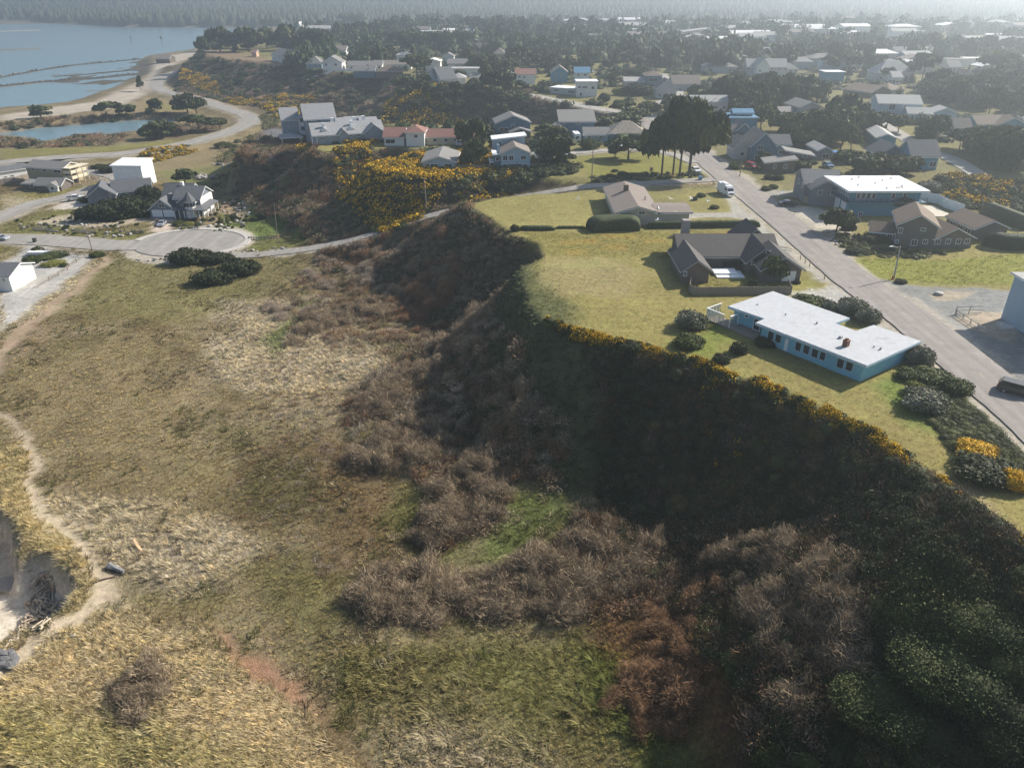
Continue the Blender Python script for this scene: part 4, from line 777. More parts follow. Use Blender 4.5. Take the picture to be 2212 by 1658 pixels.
 ('front_gable_house', 'weathered gable fronted house with white rakes beside the street pines', 3, (1270, 760), (1415, 755), 20, 0, 9, 5, 'gy', 3.6, W_PALE, R_SLATE, 0, [], []),
 ('white_lane_house', 'white gabled house with grey roofs among pines right of the street', 3, (1500, 885), (1640, 880), 20, 0, 10, 3.4, 'gy', 2.6, W_WHITE, R_TAUPE, 0, [], [('vol', (0, 10, 20, 9, 4, 'gx', 2, W_WHITE, R_PALE))]),
 ('white_gable_far', 'white gabled house standing above the trees in the haze at centre right', 3, (2040, 590), (2130, 590), 20, 0, 12, 6, 'gy', 4, W_WHITE, R_PALE, 0, [(2060, 540, 2080, 555)], [('vol', (-4, 6, 24, 10, 5, 'gx', 4, W_PALE, R_PALE))]),
 ('blue_flat_house', 'bright blue flat roofed house with white roof edge among the far pines', 4, (672, 635), (818, 635), 20, 0, 10, 5.4, 'flat', 0, W_TEAL, R_WHITE, 0, [(690, 600, 710, 615)], []),
 ('brown_ranch', 'low brown roofed ranch houses beyond the triangular field', 4, (1020, 760), (1180, 745), 20, 0, 16, 2.8, 'gy', 2.5, W_BROWN, R_BROWN, .5, [], [('vol', (16, 2, 12, 12, 2.8, 'hip', 2.5, W_PALE, R_BROWN))]),
 ('haze_villa', 'pale villa with a tall hip roof in the haze right of centre', 4, (1070, 625), (1330, 620), 20, 0, 14, 4.5, 'hip', 6, W_PALE, R_PALE, 0, [], []),
 ('small_haze_house', 'little white house on the bright lawn strip in the haze', 4, (1190, 655), (1262, 655), 20, 0, 9, 4, 'gx', 2.6, W_WHITE, R_PALE, 0, [], []),
 ('grey_haze_house', 'long grey house low in the haze behind the left lane pines', 4, (350, 570), (470, 572), 20, 0, 12, 3, 'hip', 3, W_PALE, R_GREY, 0, [], []),
 ('white_gable_haze', 'pale house with a bright white gable end in the right haze', 4, (1630, 560), (1745, 565), 20, 0, 12, 3.4, 'gx', 3.4, W_PALE, R_GREY, 0, [], []),
 ('orange_roof_house', 'small house with an orange tinted roof in the right haze', 4, (1740, 608), (1810, 608), 20, 0, 10, 2.6, 'gy', 2.2, W_CREAM, R_RED, 0, [], []),
 ('bluff_end_house', 'grey waterfront building with steep roofs at the foot of the far point', 1, (1530, 395), (1610, 400), 3, 0, 20, 9, 'gx', 5, W_SLATE, R_GREY, 0, [], []),
 ('beach_cabin', 'weathered low beach house under trees on the sand point', 1, (1205, 480), (1320, 478), 4, 0, 14, 3, 'gx', 3, W_BROWN, R_TAUPE, 0, [], []),
 ('white_church', 'tiny white house with a pointed gable beyond the far pines', 2, (405, 270), (435, 270), 20, 0, 12, 7, 'gy', 6, W_WHITE, R_WHITE, 0, [], []),
 ('orange_wall_house', 'small house with a sunlit orange wall at the far bluff point', 1, (1945, 440), (1980, 440), 20, 0, 7, 3.4, 'gx', 1.6, WM('orange', (.5, .34, .24)), R_RED, 0, [], []),
 ('pale_roof_house', 'pale flat roofed house among pines on the far bluff', 2, (960, 345), (1085, 345), 20, 0, 14, 5, 'flat', 0, W_PALE, R_WHITE, 0, [], []),
 ('aqua_house', 'pale aqua roofed house in the haze behind the dark cypress row', 2, (1775, 345), (1870, 340), 20, 0, 14, 5, 'flat', 0, W_LBLUE, R_PALE, 0, [], []),
 ('long_pale_house', 'long flat pale house behind the steep white gables', 2, (1555, 590), (1800, 585), 20, 0, 10, 4.4, 'flat', 0, W_WHITE, R_PALE, 0, [(1580, 560, 1610, 575)], []),
 ('twin_gable_house', 'pale house with two small gables behind the white cottage', 2, (1560, 535), (1710, 530), 20, 0, 10, 3.6, 'gx', 2.4, W_PALE, R_GREY, 0, [], []),
 ('dark_roof_house', 'dark roofed house between the cypresses in the middle haze', 2, (1780, 410), (1900, 408), 20, 0, 14, 4, 'gx', 3, W_SLATE, R_DARK, 0, [], []),
 ('taupe_roof_house', 'taupe roofed house in the gap of the central pine wood', 3, (20, 445), (105, 440), 20, 0, 14, 3, 'hip', 3.5, W_TAN, R_TAUPE, 0, [], []),
]
VROOT = {}
for (nm, lab, c, L_, R_, zb, zl, d, wh, roof, rh, wm, rm, yaw, wins, extra) in HL:
    root, v = house(nm, lab, 'house', c, L_, R_, zb, zl, d, wh, roof, rh, wm, rm, yaw); VROOT[nm] = v
    for q in wins: win(v, 'F', c, *q, bars=1)
    if wm in (W_WHITE, W_PALE, W_LBLUE) and not wins: vol(root, v.fr(0, 0, 0)[:2], math.atan2(v.ex[1], v.ex[0]), v.w, v.d, zb, wh, 'flat', 0, auto=[('F', 3, 1.6, 1.4, 1.2)])
    for _, e in extra:
        x, y, w_, d_, wh_, rf, rh_, wm_, rm_ = e; p = v.fr(x, y, 0)
        a = vol(root, p[:2], math.atan2(v.ex[1], v.ex[0]), w_, d_, zb, wh_, rf, rh_, wm_, rm_, auto=[('F', max(1, int(w_ / 3.5)), min(1.6, wh_ * .55) if wh_ < 4.5 else wh_ - 1.3, 1.3, 1.1)])
# a few finishing parts
v = VROOT['tall_house']; b = MB(); b.box(v.fr, -3.3, -1.95, 1.5, 7, 2.2, 2.35)
for i in range(5): b.box(v.fr, -3.3, -3.22, 1.5 + i * 1.3, 1.58 + i * 1.3, 2.35, 3.3)
b.box(v.fr, -3.3, -3.2, 1.5, 7, 3.3, 3.4); b.box(v.fr, -3.25, -3.1, 1.5, 1.65, 0, 2.2); o = b.build('balcony', M_WHITE, v.root); o.location = -v.root.location
chimney(v, -.6, 3, .8, 4, 7.2, W_LBLUE)
v = VROOT['balcony_house']; cream = mat('cream_boards', (.62, .56, .42), .8)
for k_, z_ in ((0, 2.6), (1, 5.0 - .4)):
    b = MB(); b.box(v.fr, v.w + .004, v.w + 3.4, .3, v.d - .5, z_ - 2.3 + 1.9, z_ - 2.3 + 2.05); b.box(v.fr, v.w + 3.3, v.w + 3.4, .3, v.d - .5, z_ - .2, z_ + .75); b.box(v.fr, v.w + .004, v.w + 3.29, .3, .38, z_ - .2, z_ + .75)
    o = b.build('balcony', cream, v.root); o.location = -v.root.location
for s_2 in (.35, 3.2, 6, 8.2): boxpart(v.root, 'balcony_post', cream, v.fr, v.w + 3.42, v.w + 3.56, s_2, s_2 + .14, -.5, 6.2)
b = MB(); b.box(v.fr, v.w + .55, v.w + 3.9, -.2, v.d + .2, 6.2, 6.35); o = b.build('porch_roof', cream, v.root); o.location = -v.root.location
windowpart(v.root, v.fr, 'R', 1, 3.2, 3.0, 4.6, v.w, v.d, bars=1); windowpart(v.root, v.fr, 'R', 5, 7.5, 3.0, 4.6, v.w, v.d, bars=1); windowpart(v.root, v.fr, 'R', 3, 6, .3, 2.1, v.w, v.d, bars=2)

# --- Victorian house with turret and wrap-around porch
root, v = house('turret_house', 'grey and white Victorian style house with a pointed turret and wrap around porch', 'house', 5, (1370, 712), (1640, 660), 3, 0, 10, 5.6, 'gx', 2.6, W_GREY, R_SLATE, -.02)
win(v, 'F', 5, 1415, 588, 1462, 612, bars=1)
for i in range(3): windowpart(root, v.fr, 'R', 1.2 + i * 3, 2.6 + i * 3, 3.6, 5.0, v.w, v.d)
boxpart(root, 'wall', W_WHITE, v.fr, v.w + .003, v.w + .08, .1, v.d - .1, 0, 5.5)
g = vol(root, v.fr(-7.6, -2.2, 0)[:2], -.02, 8.2, 9, 3, 2.6, 'gy', 3.2, W_GREY, R_SLATE, ov=.5)
windowpart(root, g.fr, 'F', 3.2, 5.2, 3.1, 4.2, g.w, g.d, bars=1)
for i in range(2): windowpart(root, g.fr, 'F', .6 + i * 3.7, 3.9 + i * 3.7, .05, 2.3, g.w, g.d, name='garage_door', pane_mat=M_WHITE)
vol(root, v.fr(2.0, -1.6, 0)[:2], -.02, 5, 4, 3, 5.0, 'gy', 1.5, W_GREY, R_SLATE, auto=[('F', 1, 4.2, 2, 1.1)])
vol(root, v.fr(-6, 5.5, 0)[:2], -.02, 9, 8, 3, 5.2, 'gx', 2.8, W_GREY, R_SLATE)
pr = lambda x, y, z: v.fr(x, y, z)
b = MB(); b.prism([pr(.6, -4.2, 2.6), pr(v.w + 2.6, -4.2, 2.6), pr(v.w + 2.6, 8, 2.6), pr(v.w, 8, 3.3), pr(v.w, -.1, 3.3), pr(.6, -.1, 3.3)], [pr(.6, -4.2, 2.75), pr(v.w + 2.6, -4.2, 2.75), pr(v.w + 2.6, 8, 2.75), pr(v.w, 8, 3.45), pr(v.w, -.1, 3.45), pr(.6, -.1, 3.45)])
o = b.build('porch_roof', R_SLATE, root); o.location = -root.location
for i in range(7): boxpart(root, 'porch_post', M_WHITE, v.fr, .9 + i * (v.w + 1.2) / 6, 1.1 + i * (v.w + 1.2) / 6, -4.0, -3.8, 0, 2.62)
for i in range(4): boxpart(root, 'porch_post', M_WHITE, v.fr, v.w + 2.2, v.w + 2.4, -1.4 + i * 3, -1.2 + i * 3, 0, 2.66)
tc = v.fr(v.w - 2.6, -2.0, 0); tb = MB(); tb.tube((tc[0], tc[1], 3), (tc[0], tc[1], 8.2), 1.7, 1.7, 8); o = tb.build('turret', W_WHITE, root); o.location = -root.location
tb = MB(); tb.tube((tc[0], tc[1], 8.2), (tc[0], tc[1], 11.2), 2.1, .03, 8); o = tb.build('turret_roof', R_SLATE, root); o.location = -root.location
for i in range(5):
    a = R(-160 + i * 35); tw = MB(); q = lambda s, n_, z, a=a: (tc[0] + math.cos(a) * (1.62 + n_) - math.sin(a) * s, tc[1] + math.sin(a) * (1.62 + n_) + math.cos(a) * s, 3 + z)
    tw.box(q, -.4, .4, -.05, .12, 3.6, 4.8); o = tw.build('turret_window', M_GLASS, root); o.location = -root.location
chimney(v, 1.0, 5.5, .9, 7, 9.4, M_WHITE)

# --- hotel
R_HOT = RM('hotel_shingle', (.27, .275, .285))
W_HOT = WM('hotel_grey', (.27, .31, .36), .3)
root, v = house('hotel', 'large grey hotel of several wings with white windows above the ravine', 'hotel', 6, (605, 372), (1240, 336), 16, 7.2, 13, 7.2, 'gx', 3.0, W_HOT, R_HOT)
yw = math.atan2(v.ex[1], v.ex[0])
for q in [(640, 372, 658, 402), (740, 365, 756, 382), (848, 358, 900, 390), (924, 352, 962, 384), (992, 348, 1030, 380), (1066, 342, 1112, 374), (1186, 334, 1232, 364), (640, 434, 660, 458)]: win(v, 'F', 6, *q, bars=1)
win(v, 'F', 6, 1128, 336, 1184, 366, name='glazed_door', bars=2)
boxpart(root, 'balcony', M_WHITE, v.fr, v.w * .83, v.w * .93, -1.3, -.05, 3.4, 4.3)
vol(root, v.fr(v.w * .72, -.8, 0)[:2], yw, v.w * .28, 4, 16, 7.35, 'gy', 2.6, W_HOT, R_HOT)
vol(root, v.fr(v.w * .36, -.6, 0)[:2], yw, v.w * .12, 3, 16, 7.35, 'gy', 1.5, W_HOT, R_HOT)
for i in range(3): windowpart(root, v.fr, 'L', 2.5 + i * 3.6, 4 + i * 3.6, 4.5, 6.0, v.w, v.d); windowpart(root, v.fr, 'L', 2.5 + i * 3.6, 4 + i * 3.6, 1, 2.5, v.w, v.d)
b = MB(); b.box(v.fr, -.6, 1.2, -.5, -.3, 3.0, 3.9); b.box(v.fr, -.6, -.4, -.5, -.3, -.5, 6.9); b.box(v.fr, 1.0, 1.2, -.5, -.3, -.5, 6.9); o = b.build('corner_balcony', M_WHITE, root); o.location = -root.location
h1 = add(root, 6, (325, 228), (470, 222), 16, 8.4, 11, 8.4, 'gx', 3.4, W_HOT, R_HOT, yw)
for q in [(375, 226, 395, 242), (436, 222, 455, 238), (384, 284, 400, 300), (442, 280, 458, 297)]: win(h1, 'F', 6, *q)
for i in range(3): windowpart(root, h1.fr, 'L', 1.5 + i * 3.2, 3 + i * 3.2, 6.5, 8, h1.w, h1.d); windowpart(root, h1.fr, 'L', 1.5 + i * 3.2, 3 + i * 3.2, 3.3, 4.8, h1.w, h1.d)
h2 = add(root, 6, (530, 226), (800, 210), 16, 9.0, 13, 9.0, 'gx', 4.4, W_HOT, R_HOT, yw)
for q in [(545, 230, 590, 256), (632, 224, 678, 252)]: win(h2, 'F', 6, *q, bars=1)
h3 = add(root, 6, (466, 200), (530, 202), 16, 9.2, 6, 9.0, 'flat', 0, M_WHITE, R_PALE, yw)
for zc in (1.8, 4.8, 7.8):
    for i in range(2): windowpart(root, h3.fr, 'F', .6 + i * 2.2, 2.2 + i * 2.2, zc - .8, zc + .8, h3.w, h3.d, bars=1)
for (x_, y_, w_, d_, rh_) in [(.42, .9, .22, .9, 2.6), (.58, 1.1, .26, 1.0, 2.4), (.78, 1.0, .24, .9, 2.2)]:
    vol(root, v.fr(v.w * x_, v.d * y_, 0)[:2], yw, v.w * w_, v.d * d_, 16, 7.3, 'gx', rh_, W_HOT, R_HOT)
for fx, fy in [(.15, .25), (.55, .3), (.62, .62), (.30, .6), (.75, .55)]: boxpart(root, 'roof_vent', M_WHITE, v.fr, v.w * fx, v.w * fx + 1.0, v.d * fy, v.d * fy + .9, 7.4 + 6 * min(fy, 1 - fy), 9.0 + 6 * min(fy, 1 - fy))
for fx in (.12, .5):
    f = lambda x, y, z: v.fr(v.w * fx + x, 1.6 + y, 8.0 + z); d_b = MB(); d_b.prism([f(0, 0, 0), f(2.6, 0, 0), f(2.6, 3, .6), f(0, 3, .6)], [f(1.29, 0, 1.3), f(1.31, 0, 1.3), f(1.31, 3, 1.3), f(1.29, 3, 1.3)]); o = d_b.build('dormer', W_WHITE, root); o.location = -root.location
pc = add(root, 6, (315, 400), (505, 388), 16, 2.8, 7, 3.0, 'hip', 1.2, None, R_HOT, yw, ov=.4)
for a_, b_ in ((.3, .3), (pc.w - .6, .3), (.3, 6.4), (pc.w - .6, 6.4)): boxpart(root, 'canopy_post', M_WHITE, pc.fr, a_, a_ + .3, b_, b_ + .3, 0, 2.82)
x, y = at(*P(6, 245, 470), 16)
kb = MB(); n_ = 32; kb2 = [(x + 6.2 * math.cos(i * 2 * math.pi / n_), y + 4.4 * math.sin(i * 2 * math.pi / n_)) for i in range(n_)]; kb3 = [(x + 5.9 * math.cos(i * 2 * math.pi / n_), y + 4.1 * math.sin(i * 2 * math.pi / n_)) for i in range(n_)]
for i in range(n_):
    j = (i + 1) % n_; kb.prism([(*kb2[i], 15.8), (*kb2[j], 15.8), (*kb3[j], 15.8), (*kb3[i], 15.8)], [(*kb2[i], 16.2), (*kb2[j], 16.2), (*kb3[j], 16.2), (*kb3[i], 16.2)])
tag(kb.build('kerb', M_WHITE), kind='structure')

# right edge: tall white-blue building cut by the frame
root = empty('corner_building', (86, 116, 20), 0, 'smooth pale blue grey building cut off at the right photo edge', 'building')
x, y = at(*P(11, 2135, 290), 20); v = vol(root, (x, y - 11), 0, 12, 14, 20, 7.5, 'flat', 0, W_LBLUE, R_PALE)
# teal building's white-walled yard
Y10 = lambda *q: [at(*P(10, a, b), 20) for a, b in q]
fence('boundary_wall', 'tall white panel wall around the concrete yard behind the teal building', [(97.5, 186), (103, 189)] + Y10((1430, 430), (1500, 470), (1660, 525)), 2.3, WM('white_panel', (.72, .72, .73)))
yp = Y10((1240, 545), (1590, 555), (1400, 455), (1240, 450)); b = MB(); b.prism([(px, py, 19.8) for px, py in yp], [(px, py, 20.12) for px, py in yp]); tag(b.build('concrete_yard', mat('pale_concrete', (.5, .45, .38), .9, .08, 1)), kind='structure')
fence('pier_fence', 'low white fence along the terrace of the white manor', [at(*P(2, a, b), 20) for a, b in [(405, 545), (600, 552), (870, 548)]], 1.6, M_WHITE, 6)
fence('street_fence', 'grey board fence along the lawn left of the low white house', [at(*P(3, a, b), 20) for a, b in [(215, 690), (340, 700), (470, 725)]], 1.7, M_WOOD, 5)
fence('back_fence', 'grey board fence in front of the dark slate house', [at(*P(7, a, b), 20) for a, b in [(705, 460), (850, 462), (1100, 455)]], 1.8, M_WOOD, 3)
fence('lawn_fence', 'weathered low fence joining the cottage and the tall blue house', [at(*P(7, a, b), 20) for a, b in [(45, 692), (200, 692), (410, 690)]], 1.6, M_WOOD, 3)
fence('yard_fence', 'grey board fence right of the tall blue house', [at(*P(7, a, b), 20) for a, b in [(720, 682), (800, 680), (940, 672)]], 1.6, M_WOOD, 3)
fence('plank_fence', 'tall pale plank fence in front of the bungalow at the left edge', [at(*P(5, a, b), 3) for a, b in [(-20, 475), (120, 455), (238, 425)]], 1.9, M_WOOD, 3)
fence('rail_fence', 'pale wooden rail fence along the grass at the left edge', [at(*P(5, a, b), 3) for a, b in [(-20, 1032), (90, 990), (195, 965)]], 1.2, M_WOOD, 3, False)
fence('rail_fence', 'low wooden rail fence between the cul de sac and the gravel lot', [at(*P(5, a, b), 3) for a, b in [(320, 990), (480, 1012), (660, 1030)]], 1.1, M_WOOD, 3, False)
fence('rail_fence', 'wire fence with wooden posts beside the sandy footpath', [at(*P(5, a, b), 3) for a, b in [(660, 1030), (520, 1120), (380, 1210), (290, 1270)]], 1.1, M_WOOD, 4, False)
fence('deck_fence', 'brown rail fence around the yard beside the balcony house', [at(*P(5, a, b), 3) for a, b in [(545, 495), (640, 500), (815, 442), (665, 425)]], 1.1, M_WOOD, 3, False)
fence('wire_fence', 'dark wire fence panel standing on the gravel by the right edge', [at(*P(11, a, b), 20) for a, b in [(1775, 222), (1860, 220), (1945, 215)]], 1.4, M_METAL, 2.2, False, (.1, .5, .95), .05)
fence('rail_fence', 'fallen wire fence line slanting across the sandy lot', [at(*P(11, a, b), 20) for a, b in [(1780, 225), (1870, 285), (1960, 345)]], .9, M_METAL, 2.2, False, (.2, .9), .05)
fence('post_rail', 'short split rail fence on the verge by the brown ranch house', [at(*P(8, a, b), 20) for a, b in [(1840, 775), (1965, 795)]], .9, M_WOOD, 3, False)
for lab, q in [('long dark balustrade with white balusters at the left of the rock garden', [(255, 815), (340, 830), (420, 838)]), ('dark balustrade below the tall dark shrubbery of the rock garden', [(580, 838), (660, 850), (745, 855)]),
               ('stone balustrade between the driveway and the tall shrubbery', [(970, 855), (1050, 848), (1125, 842)]), ('white stone balustrade above the cul de sac right of the driveway', [(1400, 820), (1470, 825), (1545, 828)]), ('balustrade standing alone on the green lawn near the right pole', [(1920, 900), (2020, 898), (2130, 888)])]:
    fence('balustrade', lab, [at(*P(5, a, b), 3) for a, b in q], .85, mat('old_stone', (.2, .19, .17), .9), .7, False, (.0, .55, .9), .11, 'balustrade')

# ------------------------------------------------------------------ plants
def rdir(n, zmin=-.2):
    z = rng.uniform(zmin, 1, n); a = rng.uniform(0, 2 * math.pi, n); r = np.sqrt(1 - z * z)
    return np.stack([r * np.cos(a), r * np.sin(a), z], 1)
def cards(Pn, Nn, size, col, jit=.9):             # small leaf-clump quads standing roughly along a surface
    n = len(Pn); Nn = Nn + jit * rng.normal(size=(n, 3)); Nn /= np.linalg.norm(Nn, axis=1)[:, None] + 1e-9
    r = rng.normal(size=(n, 3)); A = np.cross(Nn, r); A /= np.linalg.norm(A, axis=1)[:, None] + 1e-9; B = np.cross(Nn, A)
    s = (size * rng.uniform(.55, 1.35, n))[:, None]; k = rng.uniform(.5, 1.0, n)[:, None]
    V = np.stack([Pn - A * s, Pn - B * s * k, Pn + A * s, Pn + B * s * k], 1).reshape(-1, 3)
    return V, np.arange(4 * n).reshape(n, 4), np.repeat(col, 4, 0)
def core(c, rad, col, nu=9, nv=5):                # knobbly closed lump inside a leaf clump
    V = []; 
    for j in range(nv + 1):
        th = math.pi * j / nv
        for i in range(nu):
            a = 2 * math.pi * i / nu; k = 1 + .16 * math.sin(3 * a + 5 * th + c[0] * 9)
            V.append((c[0] + rad[0] * k * math.sin(th) * math.cos(a), c[1] + rad[1] * k * math.sin(th) * math.sin(a), c[2] + rad[2] * math.cos(th)))
    F = [(j * nu + i, j * nu + (i + 1) % nu, (j + 1) * nu + (i + 1) % nu, (j + 1) * nu + i) for j in range(nv) for i in range(nu)]
    return np.array(V), np.array(F), np.repeat(np.array([col]), len(V), 0)
def join(parts):
    V = []; F = []; C = []; n = 0
    for v, f, c in parts: V.append(v); F.append(f + n); C.append(c); n += len(v)
    return np.concatenate(V), np.concatenate(F), np.concatenate(C)
def leafy(cl, npc, size, base, tint, dv=.35, cz=.82): # clumps [(centre, radii)] -> crown data
    parts = []
    for c, rad in cl:
        c = np.array(c); rad = np.array(rad); m = rng.uniform(0, 1); b_ = np.array(base) * (1 - m) + np.array(tint) * m
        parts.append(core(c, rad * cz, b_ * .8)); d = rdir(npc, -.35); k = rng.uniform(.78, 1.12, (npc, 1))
        col = b_[None] * rng.uniform(1 - dv, 1 + dv, (npc, 1)) * rng.uniform(.92, 1.08, (npc, 3)); s_sz = np.full(npc, size)
        parts.append(cards(c + d * rad * k, d / rad * rad.mean(), s_sz, col))
    return join(parts)
PINE = (.036, .050, .020); PINE2 = (.105, .115, .040); GORSE = (.045, .055, .02); YEL = (.72, .44, .015)
def pine_data(kind, npc=70, seed=0):
    st = np.random.default_rng(seed + 100); cl = []
    if kind == 'dome':                            # wind-clipped shore pine, unit height 1, radius about 1
        for i in range(13):
            a = st.uniform(0, 6.28); r = math.sqrt(st.uniform(0, 1)) * .72; z = .78 - .42 * r * r + st.uniform(-.12, .08) - (.3 if i % 4 == 0 else 0)
            s = st.uniform(.26, .42); cl.append(((r * math.cos(a), r * math.sin(a), z), (s, s, s * .42)))
    elif kind == 'wind':
        for i in range(11):
            t = i / 10; a = st.uniform(-.9, .9); cl.append(((-.55 + 1.3 * t + st.uniform(-.15, .15), .5 * a, .42 + .42 * math.sin(2.2 * t + .3) + st.uniform(-.08, .06)), (st.uniform(.26, .40),) * 2 + (st.uniform(.10, .18),)))
    elif kind == 'umbrella':
        for i in range(17):
            a = st.uniform(0, 6.28); r = math.sqrt(st.uniform(0, 1)) * .8; s = st.uniform(.22, .36)
            cl.append(((r * math.cos(a), r * math.sin(a), .88 - .2 * r * r - st.uniform(0, .36)), (s, s, s * .3)))
    elif kind == 'tall':
        for i in range(15):
            z = .35 + .6 * i / 14; r = (.62 * (1.05 - z) + .12) * st.uniform(.6, 1.3); a = i * 2.4; s = .30 * (1.25 - z) + .1
            cl.append(((r * math.cos(a), r * math.sin(a), z), (s, s, .085)))
    elif kind == 'round':
        for i in range(16):
            d = rdir(1, -.3)[0] * st.uniform(.35, .75); s = st.uniform(.28, .42); cl.append(((d[0], d[1], .55 + d[2] * .42), (s, s, s * .52)))
    return leafy(cl, npc, .105 if npc > 50 else .15, PINE, PINE2)
def tube_np(path, rad, n=5):
    V = []; F = []
    for k, (p, r) in enumerate(zip(path, rad)):
        for i in range(n): a = 2 * math.pi * i / n; V.append((p[0] + r * math.cos(a), p[1] + r * math.sin(a), p[2]))
        if k:
            for i in range(n): F.append(((k - 1) * n + i, (k - 1) * n + (i + 1) % n, k * n + (i + 1) % n, k * n + i))
    return np.array(V), np.array(F), np.zeros((len(V), 3))
def trunk_data(kind):
    ps = []; hgt = {'dome': .62, 'wind': .5, 'umbrella': .8, 'tall': .95, 'round': .45}[kind]; r0 = .045 if kind != 'umbrella' else .04
    ps.append(tube_np([(0, 0, -.06), (.01, .01, hgt * .5), (.03, -.02, hgt)], [r0 * 1.25, r0 * .9, r0 * .45]))
    for i in range(5 if kind != 'tall' else 3):
        a = i * 1.35 + .4; z = hgt * (.35 + .12 * i) if kind != 'umbrella' else hgt * (.68 + .06 * i); rr = .55
        ps.append(tube_np([(0, 0, z), (rr * .45 * math.cos(a), rr * .45 * math.sin(a), z + .10), (rr * math.cos(a), rr * math.sin(a), z + .2)], [r0 * .6, r0 * .42, r0 * .2], 4))
    return join(ps)
TM = {}
for ki, kind in enumerate(['dome', 'wind', 'umbrella', 'tall', 'round']):
    t_ = trunk_data(kind); tm = npmesh('trunk', t_[0], t_[1], M_BARK)
    for vi in range(3):
        for lod, npc in (('a', 150), ('b', 60)):
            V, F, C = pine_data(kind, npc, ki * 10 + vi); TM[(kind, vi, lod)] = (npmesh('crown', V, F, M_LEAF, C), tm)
NT = 0
def tree(x, y, rad, h, kind='dome', vi=0, name='pine_tree', label=None, group=None, cat='tree', z=None, rz=None):
    global NT
    z = float(hz(x, y)) if z is None else z; far_ = y > 260; NT += 1
    o = empty(name, (x, y, z - .1), random.uniform(0, 6.28) if rz is None else rz, label, cat, group); o.scale = (rad, rad, h)
    cm, tm = TM[(kind, vi % 3, 'b' if far_ else 'a')]; link('trunk', tm, o); link('crown', cm, o); FOOT.append((x, y, rad * .5)); return o
def tpx(c, bx, by, wpx, hpx, kind, vi=0, zb=None, **k): # crop point of the trunk foot, crown width and height in crop pixels
    s = CROP[c][2] / 2212 * .8848; u, v = P(c, bx, by); x, y, z = G(u, v) if zb is None else (*at(u, v, zb), zb)
    Dd = math.sqrt(x * x + y * y + (CZ - z) ** 2); return tree(x, y, wpx * s / 2 * Dd / FPX, hpx * s * Dd / FPX * 1.04, kind, vi, z=z, **k)
